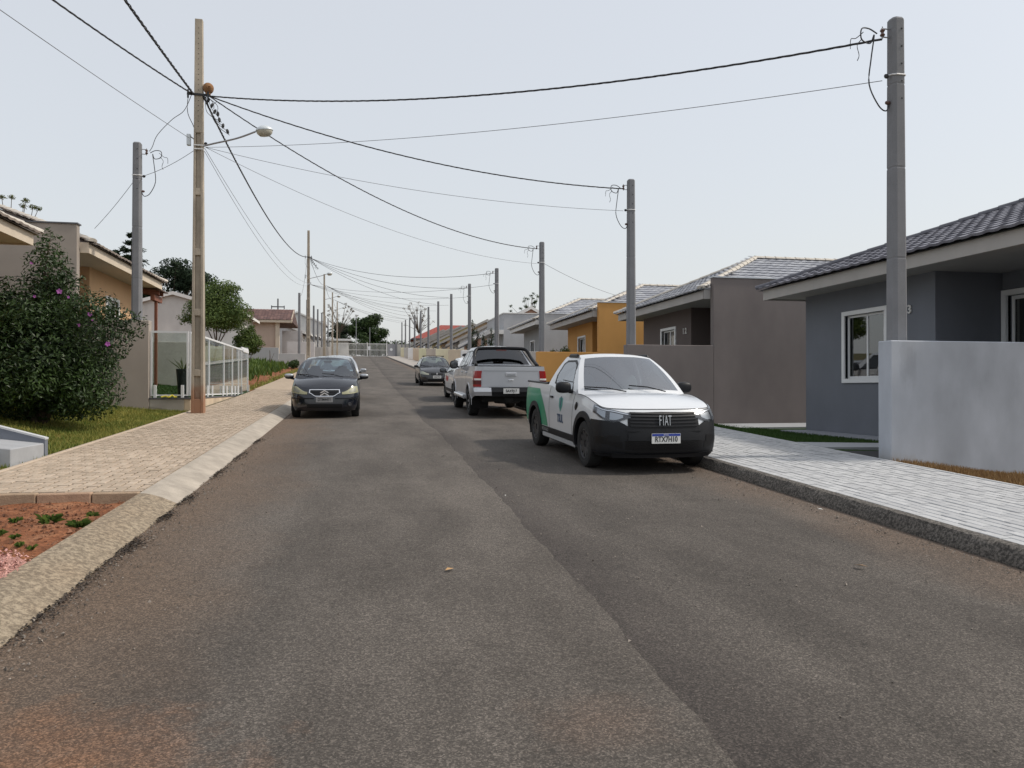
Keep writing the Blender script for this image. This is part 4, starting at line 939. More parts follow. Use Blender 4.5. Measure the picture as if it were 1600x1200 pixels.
def street_lamp(x, y, z0, label, h=10.1, full=True, lz=7.0, arm=1.75, dirt=True, cz=8.5):
    t = thing('street_lamp_pole', label, 'lamp post', (x, y, z0), 'tall concrete poles with street lamps')
    # double-T section: two flanges and a recessed web with cross plates
    wa0, wa1, wb0, wb1 = .145, .085, .125, .07
    W_a = lambda z: wa0+(wa1-wa0)*z/h; W_b = lambda z: wb0+(wb1-wb0)*z/h
    mb = MB()
    def bx(x0, x1, y0, y1, z_0, z_1):   # tapered bar, fractions of the half widths
        q = lambda z: [(x+x0*W_a(z), y+y0*W_b(z), z0+z), (x+x1*W_a(z), y+y0*W_b(z), z0+z), (x+x1*W_a(z), y+y1*W_b(z), z0+z), (x+x0*W_a(z), y+y1*W_b(z), z0+z)]
        mb.hexa(q(z_0), q(z_1))
    ht = 6.75
    if full:
        bx(-1, -.52, -1, 1, -.6, ht); bx(.52, 1, -1, 1, -.6, ht); bx(-.519, .519, -.45, .45, -.6, ht)
        for z in (.9, 2.35, 3.8, 5.25): bx(-.518, .518, -.985, .985, z, z+.16)
        bx(-.518, .518, -.985, .985, -.6, .35)
        bx(-1, 1, -1, 1, ht+.0005, h)
    else: bx(-1, 1, -1, 1, -.6, h)
    mb.build('shaft', earthfoot('pole_earth_splash', 'conc_pole_w', z0+.10) if full else M['conc_pole_w'], t, bevel=.006)
    if full:
        hb = MB()
        for i in range(int((h-ht-.25)/.125)):
            z = ht+.15+i*.125; yy = y - W_b(z) - .0015; hb.face([(x+.011*cos(a), yy, z0+z+.011*sin(a)) for a in [2*pi*j/8 for j in range(8)]])
        hb.build('bolt_holes', M['hole'], t, recalc=False)
        if dirt:
            d = MB(); w = W_a(0)+.006; wb = W_b(0)+.006
    z = z0+lz
    MB().tube(catmull([(x+.05, y-.05, z-.18), (x+.35, y-.1, z-.10), (x+.9, y-.2, z+.03), (x+arm-.15, y-.38, z+.16)], 6), .022, 8).build('lamp_arm', M['steel'], t)
    rot = Matrix.Rotation(-.12, 3, 'Y')
    c = Vector((x+arm+.06, y-.42, z+.19))
    hd = MB(); prof = [(.001, .115), (.09, .10), (.16, .05), (.185, 0), (.18, -.012)]
    hd.lathe(prof, (0, 0, 0), (0, 0, 1), 20); hd.v = [tuple(c + rot @ Vector((a*1.12, b*.85, q))) for a, b, q in hd.v]; hd.build('lamp_head', M['lamp_body'], t, smooth=.9)
    hd = MB(); hd.lathe([(.172, -.013), (.165, -.07), (.11, -.13), (.001, -.15)], (0, 0, 0), (0, 0, 1), 20); hd.v = [tuple(c + rot @ Vector((a*1.1, b*.85, q))) for a, b, q in hd.v]; hd.build('lamp_lens', M['lamp_glass'], t, smooth=.9)
    if full:
        MB().box(x-W_a(lz)-.17, x-W_a(lz)-.08, y-.05, y+.05, z-.15, z+.12).build('photocell_box', M['lamp_body'], t, bevel=.01)
        MB().tube([(x-W_a(lz)-.1, y, z+.08), (x-W_a(lz)+.03, y, z-.02)], .015).build('box_bracket', M['steel'], t)
        for q, dz in ((1.05, 0), (1.05, -.12)):
            pass
        w = W_a(cz)
        br = MB(); br.box(x-w-.16, x+w+.16, y-W_b(8.5)-.03, y-W_b(8.5)-.002, z0+cz-.08, z0+cz-.03); br.box(x-w-.15, x-w-.11, y-W_b(8.5)-.05, y-W_b(8.5)-.032, z0+cz-.16, z0+cz+.04); br.box(x+w+.11, x+w+.15, y-W_b(8.5)-.05, y-W_b(8.5)-.032, z0+cz-.16, z0+cz+.04); br.build('cable_bracket', M['black'], t)
        for zz in (6.45, 6.36): MB().box(x-W_a(6.5)-.006, x+W_a(6.5)+.006, y-W_b(6.5)-.006, y+W_b(6.5)+.006, z0+zz-.012, z0+zz+.012).build('clamp_band', M['tie'], t)
        MB().blob((x+W_a(6.4)+.06, y-.05, z0+6.5), (.04, .03, .04), 8, 6).build('anchor', M['black'], t)
        # connector clutter where the drops branch off
        for i in range(7):
            a = random.uniform(0, .3); zz = z0+cz-.15-.12*i-random.uniform(0, .06)
            MB().blob((x+.22+.075*i+random.uniform(-.04, .05), y-.12+random.uniform(-.05, .05), zz), (.035, .03, .065), 8, 6, rot=Matrix.Rotation(random.uniform(-.6, .6), 3, 'Y')).build('connector', M['black'], t)
        for i in range(8):
            p0 = (x+.16+random.uniform(-.05, .05), y-.1, z0+cz-.05); p1 = (x+.30+.06*i, y-.12, z0+cz-.3-.1*i); pm = (x+.30+random.uniform(-.12, .16), y-.14, z0+cz-.15-.07*i+random.uniform(-.1, .1))
            MB().tube(catmull([p0, pm, p1], 7), .007, 4).build('jumper_wire', M['cable'], t)
        MB().tube(catmull([(x-w-.13, y-.1, z0+cz-.1), (x-w-.14, y-.1, z0+cz-.5), (x-w-.02, y-.08, z0+cz-.8), (x-w+.03, y-.07, z0+cz-.95)], 8), .008, 4).build('jumper_wire', M['cable'], t)
    return t
GP = lambda y: rz(y)+.13
LP = [(-3.8, 19.6), (-3.75, 59.5), (-3.75, 86.0), (-3.75, 112.0), (-3.75, 136)]
lplab = ['tall weathered concrete lamp pole with a mud nest, nearest on the left pavement', 'second tall street-lamp pole behind the dark blue hatchback', 'third tall street-lamp pole up the left pavement', 'fourth tall street-lamp pole up the left pavement', 'farthest street-lamp pole beside the gate']
for i, (x, y) in enumerate(LP): street_lamp(x, y, GP(y), lplab[i], full=i < 2, h=(9.5, 10.45, 9.6, 9.4, 9.4)[i], lz=(6.6, 7.0, 7.0, 7.0, 7.0)[i], arm=1.5, cz=(7.72, 8.5, 8.5, 8.5, 8.5)[i])
# red earth splashed up the foot of the first pole is part of the concrete's own staining
# mud nest of an ovenbird
nx, ny, nz = -3.8+.22, 19.55, GP(19.6)+7.84
mb = MB(); mb.blob((0, 0, 0), (.125, .12, .135), 16, 12); mb.v = [(a*(1+.06*sin(7*c+3*a)), b, c) for a, b, c in mb.v]
n_ = mb.v; mb.v = [(nx+a, ny+b, nz+c) for a, b, c in n_]
nest = thing('mud_nest', 'round brown mud bird nest on the bracket of the nearest lamp pole', 'nest', (nx, ny, nz-.13))
mb.build('dome', M['nest'], nest, smooth=3.2)
mb = MB(); mb.lathe([(.048, 0), (.055, .01), (.04, .018)], (nx+.05, ny-.112, nz-.02), (.25, -1, 0), 12); mb.build('entrance_rim', M['nest'], nest)
MB().box(nx-.06, nx+.05, ny-.06, ny+.06, nz-.17, nz-.10).build('nest_foot', M['nest'], nest, bevel=.02)

RP = [(7.58, 9.75)] + [(7.25, 19.85+10.4*k) for k in range(12)]
rlab = ['concrete service pole rising behind the pale grey divider wall on the right', 'concrete service pole beside the low taupe divider wall', 'concrete service pole beside the low ochre divider wall', 'concrete service pole in front of the light grey box-fronted house',
        'concrete service pole just right of the black hatchback roof', 'concrete service pole just left of the white divider wall'] + ['thin far-off service pole on the right pavement, %s from the camera' % w for w in ('seventh', 'eighth', 'ninth', 'tenth', 'eleventh', 'twelfth', 'thirteenth')]
for i, (x, y) in enumerate(RP):
    h = 6.25 if i != 0 else 6.3
    service_pole(x, y, (padR(i)-.05 if i < 12 else rz(y)), rlab[i], h=h+(.08 if i < 2 else -.13), full=i < 5, group='short concrete service poles' if i < 6 else 'far service poles on the right')
LPs = [(-5.48, 20.75, 'concrete service pole behind the greige divider wall, left of the tall lamp pole')] + [(-5.0, y, 'thin far-off service pole on the left side, %s beyond the vacant plot' % w) for y, w in zip((67.5, 77.5, 88.5, 97, 107.5, 118, 128.5), ('first', 'second', 'third', 'fourth', 'fifth', 'sixth', 'seventh'))]
for i, (x, y, lab) in enumerate(LPs): service_pole(x, y, (1.35 if i == 0 else rz(y)+.3), lab, h=6.35 if i == 0 else 6.1, full=i == 0, group='short concrete service poles' if i == 0 else 'far service poles on the left')

def cable(p0, p1, sag, r, label, m='cable', twist=0.0, n=40, group=None, name='overhead_cable'):
    p0 = Vector(p0); p1 = Vector(p1); pts = []
    for i in range(n+1):
        t = i/n; p = p0.lerp(p1, t); p.z -= 4*sag*t*(1-t); pts.append(p)
    if twist:
        side = (p1-p0).cross(Vector((0, 0, 1))).normalized(); ln = (p1-p0).length; pts = []; k = int(ln*7)
        mb = MB()
        for ph in (0, 2.1, 4.2):
            q = []
            for i in range(k+1):
                t = i/k; p = p0.lerp(p1, t); p.z -= 4*sag*t*(1-t); an = t*ln*2*pi/.75 + ph; q.append(p + side*(twist*cos(an)) + Vector((0, 0, twist*sin(an))))
            mb.tube(q, r, 4, cap=False)
    else: mb = MB().tube(pts, r, 5)
    o = mb.build(name, M[m], origin=tuple(p0), recalc=False, smooth=3.2); tag(o, label, 'cable', group); return o
P1 = (LP[0][0], LP[0][1], GP(LP[0][1])); P2 = (LP[1][0], LP[1][1], GP(LP[1][1])); P3 = (LP[2][0], LP[2][1], GP(LP[2][1])); P4 = (LP[3][0], LP[3][1], GP(LP[3][1])); P5 = (LP[4][0], LP[4][1], GP(LP[4][1]))
def at(P, dx, dz): return (P[0]+dx, P[1]-.1, P[2]+dz)
def rtop(i, dz=-.28): x, y = RP[i]; return (x-.22, y, (padR(i)-.05 if i < 12 else rz(y))+(6.35 if i < 2 else 6.12)+dz)
# twisted mains along the left pavement
cable(at(P1, -.12, 7.68), (-3.7, -19.5, rz(-19)+7.6), .55, .014, 'thick twisted mains cable running from the nearest lamp pole over the camera', twist=.018)
cable(at(P1, .12, 7.62), at(P2, -.1, 8.45), 1.0, .013, 'thick twisted mains cable between the first and second lamp poles', twist=.016)
cable(at(P2, .1, 8.4), at(P3, -.1, 8.4), .45, .014, 'mains cable between the second and third lamp poles'); cable(at(P3, .1, 8.4), at(P4, -.1, 8.4), .45, .016, 'mains cable between the third and fourth lamp poles'); cable(at(P4, .1, 8.4), at(P5, -.1, 8.4), .45, .016, 'mains cable between the fourth and fifth lamp poles')
# telecom pair below it
cable(at(P1, .15, 6.38), at(P2, 0, 6.5), .75, .006, 'upper thin telecom line between the first two lamp poles', 'cable_g'); cable(at(P1, .15, 6.3), at(P2, 0, 6.3), .95, .006, 'lower thin telecom line between the first two lamp poles', 'cable_g')
cable(at(P1, -.2, 6.6), (-8.5, -14, rz(-14)+6.6), .45, .006, 'thin line from the photocell box out to the upper left edge', 'cable_g')
cable(at(P1, -.16, 7.68), (-7.6, 3.0, 7.9), .30, .012, 'black service drop from the nearest lamp pole to the upper left corner', twist=.010)
# drops across the street
dl = ['heavy drop cable from the nearest lamp pole across to the nearest right pole', 'drop cable from the nearest lamp pole to the pole by the taupe wall', 'drop cable from the nearest lamp pole to the pole by the ochre wall']
for i in range(3): cable(at(P1, .25, 7.64), rtop(i), (.42, .42, .75)[i], .009 if i else .010, dl[i], twist=.009)
tl = ['thin telecom drop to the nearest right pole', 'thin telecom drop to the pole by the taupe wall', 'thin telecom drop to the pole by the ochre wall']
for i in range(3): cable(at(P1, .17, 6.4), rtop(i, -.88), (.22, .28, .55)[i], .0055, tl[i]+' below the heavy drop', 'cable_g')
for j, i in enumerate((3, 4, 5, 6)):
    w = ['right pole by the box-fronted house', 'right pole above the black hatchback', 'right pole left of the white wall', 'sixth right pole'][j]
    cable(at(P2, .2, 8.35), rtop(i), .7, .012, 'drop cable from the second lamp pole to the ' + w); cable(at(P2, .1, 6.4), rtop(i, -.9), .5, .009, 'thin telecom drop from second lamp pole to the ' + w, 'cable_g')
for j, i in enumerate((7, 8, 9, 10)): cable(at(P3, .2, 8.35), rtop(i), .6, .014, 'far drop cable from the third lamp pole to the %s right service pole' % ('eighth', 'ninth', 'tenth', 'eleventh')[j], group='far drop cables from the third lamp pole')
for j, i in enumerate((10, 11, 12)): cable(at(P4, .2, 8.35), rtop(min(i, 11)) if i < 12 else (RP[12][0], RP[12][1], rz(RP[12][1])+6), .5, .014, 'far drop cable from the fourth lamp pole to the %s right service pole' % ('eleventh', 'twelfth', 'thirteenth')[j], group='far drop cables from the fourth lamp pole')
# drop to the left service pole with its slack loops
lx, ly, lz_ = LPs[0][0], LPs[0][1], 1.35+6.35
mb = MB(); mb.tube(catmull([at(P1, -.15, 7.64), (-4.2, 19.9, lz_+.6), (-4.55, 20.2, lz_+.45), (-4.95, 20.5, lz_+.15), (-5.12, 20.7, lz_-.1), (-5.2, 20.75, lz_-.2)], 9), .008, 5)
tag(mb.build('overhead_cable', M['cable_g'], origin=at(P1, -.15, 7.64), recalc=False), 'drooping grey drop from the nearest lamp pole to the left service pole', 'cable')
cable(at(P1, -.1, 6.3), (lx+.12, ly, lz_-.84), .06, .006, 'thin line joining the nearest lamp pole and the left service pole', 'cable_g')
cable((lx-.1, ly, lz_-1.0), (-6.7, 21.5, EL(1)+.55), .04, .006, 'thin grey line from the left service pole down to the house roof', 'cable_g')
cable((RP[2][0]+.1, RP[2][1], padR(2)+5.2), (12.0, 35.0, padR(2)+4.6), .1, .008, 'thin line from the pole by the ochre wall to its house', 'cable_g')
cable(at(P2, -.1, 8.3), (-5.0, 67.5, rz(67.5)+6.2), .9, .010, 'drooping drop from the second lamp pole to a left service pole', 'cable_g')

# ================================================================ LEFT YARD: glass fence, pergola, ramp
fx, fz0, fz1 = -4.18, 1.30, 2.95
fy0, fy1 = 20.42, 30.75
fen = thing('glass_fence', 'glass panel fence with white frames on a low wall beside the nearest lamp pole', 'fence', (fx, fy0, fz0))
MB().box(-5.09, fx-.1, 20.36, 20.52, .6, fz0-.05).build('base_wall', wm('greige2', (.31, .285, .255), .25), fen, bevel=.01)
MB().box(fx-.1, fx+.06, 20.36, fy1, .5, fz0-.05).build('base_wall', wm('base_tan', (.45, .36, .26), .25), fen, bevel=.01)
MB().box(-5.09, fx+.07, 20.345, 20.54, fz0-.049, fz0-.015).build('coping', M['flash_d'], fen); MB().box(fx-.11, fx+.07, 20.541, fy1, fz0-.049, fz0-.015).build('coping', M['flash_d'], fen)
def fr_bar(x0, x1, y0, y1, z0, z1, nm): return MB().box(x0, x1, y0, y1, z0, z1).build(nm, M['white'], fen)
yq = 20.45
MB().box(-5.04, fx-.06, yq-.005, yq+.005, fz0+.06, fz1-.05).build('glass_panel', M['glass_f'], fen)
fr_bar(-5.08, fx-.02, yq-.02, yq+.02, fz1-.05, fz1, 'top_rail'); fr_bar(-5.08, fx-.02, yq-.02, yq+.02, fz0+.03, fz0+.065, 'bottom_rail')
fr_bar(-5.08, -5.04, yq-.02, yq+.02, fz0+.066, fz1-.051, 'post'); fr_bar(fx-.06, fx-.02, yq-.02, yq+.02, fz0+.066, fz1-.051, 'post')
for xx in (-4.97, -4.33): MB().box(xx-.035, xx+.035, yq-.055, yq-.022, fz0-.014, fz0+.30).build('clamp', M['white'], fen, bevel=.005)
ypan = [20.55, 23.0, 25.45, 27.1, 28.45, 29.15, 30.7]
for i in range(len(ypan)-1):
    a, b = ypan[i], ypan[i+1]
    MB().box(fx-.005, fx+.005, a+.04, b-.03, fz0+.06, fz1-.05).build('glass_panel', M['glass_f'], fen)
    fr_bar(fx-.02, fx+.02, a, a+.04, fz0+.066, fz1-.051, 'post')
    fr_bar(fx-.02, fx+.02, a, b-.001, fz1-.05, fz1+(.08 if i == 5 else 0), 'top_rail'); fr_bar(fx-.02, fx+.02, a, b-.001, fz0+.03, fz0+.065, 'bottom_rail')
    if i < 5:
        for yy in (a+.35, b-.35): MB().box(fx+.022, fx+.055, yy-.035, yy+.035, fz0-.014, fz0+.30).build('clamp', M['white'], fen, bevel=.005)
fr_bar(fx-.025, fx+.025, 30.7, 30.75, fz0-.01, fz1+.08, 'post')
MB().box(fx+.02, fx+.06, 29.3, 30.6, fz1-.10, fz1+.02).build('gate_motor_rail', M['white'], fen, bevel=.008)
# cross fence at the back of that yard
f2 = thing('glass_fence', 'short white-framed glass panel closing the far side of the fenced yard', 'fence', (fx, 30.95, 1.35))
for x0, x1 in ((-5.6, -4.9), (-4.9, -4.2)):
    MB().box(x0+.03, x1-.03, 30.95, 30.96, 1.75, 3.05).build('glass_panel', M['glass_f'], f2); MB().box(x0, x1-.002, 30.93, 30.98, 3.05, 3.09).build('top_rail', M['white'], f2); MB().box(x0, x1-.002, 30.93, 30.98, 1.7, 1.74).build('bottom_rail', M['white'], f2); MB().box(x0, x0+.03, 30.93, 30.98, 1.741, 3.049).build('post', M['white'], f2)
MB().box(-4.23, -4.2, 30.93, 30.98, 1.741, 3.049).build('post', M['white'], f2); MB().box(-5.6, -4.15, 30.88, 31.03, .9, 1.66).build('base_wall', wm('greige2', (.31, .285, .255), .25), f2)
tag(MB().box(-16, -5.6, 30.83, 31.0, 1.0, 3.28).build('boundary_wall', wm('greige3', (.40, .365, .33), .15), origin=(-5.6, 30.83, 1), bevel=.01), 'greige boundary wall seen through the glass fence', 'wall')
# pergola
pg = thing('pergola', 'red-brown timber carport frame beside the peach house', 'pergola', (-6.8, 27.9, padL(1)))
for xx, yy in ((-6.78, 27.95),): MB().box(xx-.045, xx+.045, yy-.045, yy+.045, 1.2, EL(1)-.62).build('post', M['wood'], pg, bevel=.006)
MB().box(-6.85, -6.71, 27.5, 28.5, EL(1)-.62, EL(1)-.42).build('beam', M['wood'], pg, bevel=.006)
for i in range(2):
    yy = 27.62+.5*i; MB().hexa([(-9.8, yy, EL(1)-.05), (-6.6, yy, EL(1)-.42), (-6.6, yy+.07, EL(1)-.42), (-9.8, yy+.07, EL(1)-.05)], [(-9.8, yy, EL(1)+.08), (-6.6, yy, EL(1)-.29), (-6.6, yy+.07, EL(1)-.29), (-9.8, yy+.07, EL(1)+.08)]).build('rafter', M['wood'], pg)
MB().hexa([(-9.8, 27.5, EL(1)+.085), (-6.5, 27.5, EL(1)-.295), (-6.5, 28.4, EL(1)-.295), (-9.8, 28.4, EL(1)+.085)], [(-9.8, 27.5, EL(1)+.12), (-6.5, 27.5, EL(1)-.26), (-6.5, 28.4, EL(1)-.26), (-9.8, 28.4, EL(1)+.12)]).build('roof_sheet', mat('brown_sheet', (.10, .055, .04), .6), pg)
# plant pot, hose by the glass
pp = thing('plant_pot', 'tall black pot with a spiky plant behind the glass fence', 'pot', (-4.62, 21.9, 1.2))
MB().lathe([(.001, 0), (.13, 0), (.17, .55), (.19, .78), (.17, .79), (.16, .72), (.001, .70)], (-4.62, 21.9, 1.25), (0, 0, 1), 16).build('pot', M['black'], pp, smooth=.8)
mb = MB()
for i in range(16):
    an = random.uniform(0, 6.3); l = random.uniform(.3, .55); b = Vector((-4.62, 21.9, 1.95)); d = Vector((cos(an), sin(an), random.uniform(.6, 2.2))).normalized()*l; s = Vector((-sin(an), cos(an), 0))*.014
    mb.face([b-s, b+s, b+d*.6+s+Vector((0, 0, .03)), b+d, b+d*.6-s+Vector((0, 0, .03))])
mb.build('leaves', M['leaf_pale'], pp, recalc=False)
mb = MB(); mb.tube(catmull([(-4.8, 20.30, 1.305), (-4.7, 20.33, 1.325), (-4.62, 20.28, 1.30), (-4.55, 20.32, 1.345), (-4.48, 20.30, 1.30), (-4.44, 20.31, 1.32)], 6), .02, 7)
tag(mb.build('hose_piece', mat('yellow_hose', (.62, .52, .05), .4), origin=(-4.8, 20.3, 1.3)), 'coil of yellow hose lying on the low wall at the foot of the glass', 'hose')
# concrete entry ramp with cheek walls at the left edge
rp = thing('entry_ramp', 'grey concrete entry ramp with a raised cheek wall at the left edge', 'ramp', (-4.2, 10.7, .5)); zr = ZL(-4.1, 10.7)
MB().hexa([(-7.6, 10.32, zr-.3), (-4.14, 10.32, zr-.3), (-4.14, 11.32, zr-.3), (-7.6, 11.32, zr-.3)], [(-7.6, 10.32, zr+.62), (-4.14, 10.32, zr+.20), (-4.14, 11.32, zr+.20), (-7.6, 11.32, zr+.62)]).build('ramp_slab', M['ramp_top'], rp, bevel=.01)
MB().hexa([(-7.6, 11.321, zr-.3), (-4.13, 11.321, zr-.3), (-4.13, 11.42, zr-.3), (-7.6, 11.42, zr-.3)], [(-7.6, 11.321, zr+1.25), (-4.13, 11.321, zr+.25), (-4.13, 11.42, zr+.25), (-7.6, 11.42, zr+1.25)]).build('cheek_wall', M['ramp_side'], rp)
MB().hexa([(-7.6, 11.315, zr+1.25), (-4.125, 11.315, zr+.25), (-4.125, 11.43, zr+.25), (-7.6, 11.43, zr+1.25)], [(-7.6, 11.315, zr+1.275), (-4.125, 11.315, zr+.275), (-4.125, 11.43, zr+.275), (-7.6, 11.43, zr+1.275)]).build('cheek_coping', mat('coping_pale', (.50, .51, .52), .8, var=.1), rp)
MB().box(-7.6, -4.28, 10.24, 10.319, zr-.3, zr+.16).build('near_side', M['ramp_side'], rp)

# ================================================================ GATE
GY = 141.0; gz = rz(GY)
gt = thing('gate', 'wide white barred sliding gate closing the top of the street', 'gate', (0, GY, gz))
for i in range(46):
    x = -4.9 + i*.215; MB().box(x-.03, x+.03, GY-.02, GY+.02, gz+.12, gz+2.3).build('bar', M['whitepaint'], gt)
for z in (.06, 1.2, 2.3): MB().box(-5.0, 4.95, GY+.022, GY+.07, gz+z, gz+z+.1).build('rail', M['whitepaint'], gt)
for x in (-5.05, 1.4, 4.9): MB().box(x-.09, x+.09, GY-.05, GY+.1, gz-.2, gz+2.6).build('gate_post', M['whitepaint'], gt)
MB().box(1.55, 2.0, GY-.06, GY-.03, gz+1.2, gz+1.9).build('notice_plate', M['white'], gt)
o = thing('gate_door', 'narrow grey pedestrian door right of the white gate', 'door', (5.6, GY, gz)); MB().box(5.05, 6.4, GY, GY+.08, gz, gz+2.35).build('leaf', mat('door_grey', (.30, .30, .32), .6), o); MB().lathe([(.001, 0), (.25, 0), (.25, .03), (.001, .031)], (5.7, GY-.002, gz+1.35), (0, -1, 0), 14).build('round_sign', M['white'], o)
MB().box(6.41, 6.75, GY-.1, GY+.2, gz-.2, gz+2.7).build('door_post', M['conc_pole'], o)
tag(MB().box(6.76, 30, GY, GY+.2, gz-.5, gz+2.3).build('gate_wall', wm('stonew', (.38, .37, .34)), origin=(7, GY, gz)), 'grey boundary wall right of the gate', 'wall')
tag(MB().box(-30, -5.2, GY, GY+.2, gz-.5, gz+2.2).build('gate_wall', wm('stonew', (.38, .37, .34)), origin=(-6, GY, gz)), 'grey boundary wall left of the gate', 'wall')
gh_ = thing('gatehouse', 'low white gatehouse with a dark roof edge left of the gate', 'building', (-5, 143, gz)); MB().box(-9.5, -2.0, 145, 150, gz-.5, gz+3.0).build('wall', wm('milk', (.55, .54, .52)), gh_); MB().box(-10, -1.4, 144.4, 150.5, gz+3.0, gz+3.3).build('roof', M['flash_d'], gh_); MB().box(-10, -1.4, 144.33, 144.39, gz+3.05, gz+3.42).build('roof_edge', M['whitepaint'], gh_)
for i, x in enumerate((-.6, 2.0)):
    tag(MB().tube([(x, 152, gz-.2), (x, 152, gz+(8.6 if i == 0 else 6.2))], .10, 8, r2=.07).build('post', M['conc_pole'], origin=(x, 152, gz)), ['tall pale post beyond the gate', 'shorter pale post beyond the gate, in front of the dark round tree'][i], 'post')
an = thing('antenna_mast', 'thin mast with a crossarm rising behind the brown tiled roof', 'antenna', (-9.2, 92, rz(92))); MB().tube([(-9.2, 92, rz(92)), (-9.2, 92, rz(92)+7.3)], .09, 6).build('mast', M['flash_d'], an); MB().box(-9.9, -8.5, 91.95, 92.05, rz(92)+6.3, rz(92)+6.42).build('crossarm', M['flash_d'], an); MB().box(-9.95, -9.85, 91.95, 92.05, rz(92)+6.1, rz(92)+6.5).build('insulator', M['flash_d'], an); MB().box(-8.55, -8.45, 91.95, 92.05, rz(92)+6.1, rz(92)+6.5).build('insulator', M['flash_d'], an)

hd_ = thing('hedge', 'long dark hedge beyond the gate bars', 'hedge', (0, 156, rz(156)))
# ================================================================ VEGETATION
def rdir(): 
    while True:
        v = Vector((random.uniform(-1, 1), random.uniform(-1, 1), random.uniform(-1, 1)))
        if .05 < v.length < 1: return v.normalized()
def leaf(mb, c, n, s, asp=.45, fold=.25):
    n = n.normalized(); a = n.cross(rdir())
    if a.length < .05: return
    a.normalize(); b = n.cross(a); t = a*s; w = b*(s*asp); f = n*(s*fold*asp)
    mb.face([c-t, c-w*.9+f, c+t, c+w*.9+f])
def clumps(mb, cl, n, s, asp=.45, shell=.55, up=.35, drop=0):
    tot = sum(r[0]*r[1]*r[2] for c, r in cl); 
    for c, r in cl:
        k = int(n*(r[0]*r[1]*r[2])/tot)
        for i in range(k):
            d = rdir(); q = 1-shell*random.random()**1.6
            p = Vector((c[0]+d.x*r[0]*q, c[1]+d.y*r[1]*q, c[2]+d.z*r[2]*q))
            leaf(mb, p, d + Vector((0, 0, up)) + rdir()*.8, s*random.uniform(.6, 1.25), asp)
def sub(cl, k, f, seed):
    rd = random.Random(seed); out = list(cl)
    for c, r in cl:
        for i in range(k):
            a = rd.uniform(0, 6.28); ph = rd.uniform(-.7, 1.3); out.append(((c[0]+r[0]*.95*cos(a)*cos(ph), c[1]+r[1]*.95*sin(a)*cos(ph), c[2]+r[2]*.95*sin(ph)), tuple(x*f*rd.uniform(.6, 1.2) for x in r)))
    return out
def limbs(mb, base, tips, r0, r1=.015, rd=random.Random(3)):
    for tp in tips:
        b = Vector(base); e = Vector(tp); m1 = b.lerp(e, .4) + Vector((rd.uniform(-.1, .1), rd.uniform(-.1, .1), .12))*(e-b).length*.5
        mb.tube(catmull([b, m1, e], 6), r0, 6, r2=r1)
# big flowering bush
bx, by = -5.55, 15.0; bz = zlotL(bx, by)
bu = thing('flowering_bush', 'big dark glossy bush with a few pink flowers on the left lawn', 'bush', (bx, by, bz))
cl = [((bx-.1, by, bz+1.05), (1.35, 1.25, 1.0)), ((bx-.3, by, bz+1.85), (.95, .9, .75)), ((bx+.12, by, bz+2.6), (.42, .45, .55)), ((bx+.14, by, bz+3.12), (.24, .25, .36)), ((bx+.72, by-.1, bz+1.55), (.80, .8, .72)), ((bx+.35, by, bz+2.15), (.55, .6, .5)), ((bx-1.2, by+.2, bz+1.4), (.9, .9, .8)), ((bx+.72, by-.2, bz+.65), (.75, .75, .62)), ((bx-.9, by-.5, bz+.8), (.9, .8, .62)), ((bx-1.9, by+.2, bz+1.3), (.8, .8, .7))]
mb = MB(); clumps(mb, sub(sub(cl, 5, .38, 5), 1, .45, 6), 52000, .044, .42, .55); mb.build('crown', M['leaf_bush'], bu, recalc=False)
mb = MB(); limbs(mb, (bx, by, bz-.1), [tuple(Vector(c)+Vector((0, 0, r[2]*.3))) for c, r in cl], .05, .012); mb.build('stems', M['bark'], bu, smooth=3.2)
mb = MB(); clumps(mb, [((bx-.1, by, bz+1.0), (1.0, .9, .8)), ((bx-.3, by, bz+1.75), (.6, .6, .55))], 4200, .10, .6, .9); mb.build('inner_leaves', M['leaf_bush'], bu, recalc=False)
camv = Vector((0, 0, 1.5))
for (dx, dz, s) in ((.30, 2.35, .045), (-.15, 2.85, .03), (.80, 1.95, .038), (.62, 1.75, .03), (1.1, 1.42, .042), (.45, 2.25, .022), (-.1, 2.25, .025), (.85, 1.85, .022)):
    c0 = Vector((bx+dx, by, bz+dz)); best = None
    d = (camv-c0).normalized(); c = c0 + d*(.85 if dz < 2.2 else .65 if dz < 2.6 else .38)
    fl = MB()
    for k in range(5):
        a = 2*pi*k/5+dx; sx = d.cross(Vector((0, 0, 1))).normalized(); sy = sx.cross(d); r = sx*cos(a)+sy*sin(a); q = sx*cos(a+1.57)+sy*sin(a+1.57)
        fl.face([c, c+r*s*.6+q*s*.42+d*s*.3, c+r*s*1.05+q*s*.15+d*s*.35, c+r*s*1.05-q*s*.2+d*s*.35, c+r*s*.6-q*s*.42+d*s*.3])
    fl.build('flower', M['petal'], bu, recalc=False)
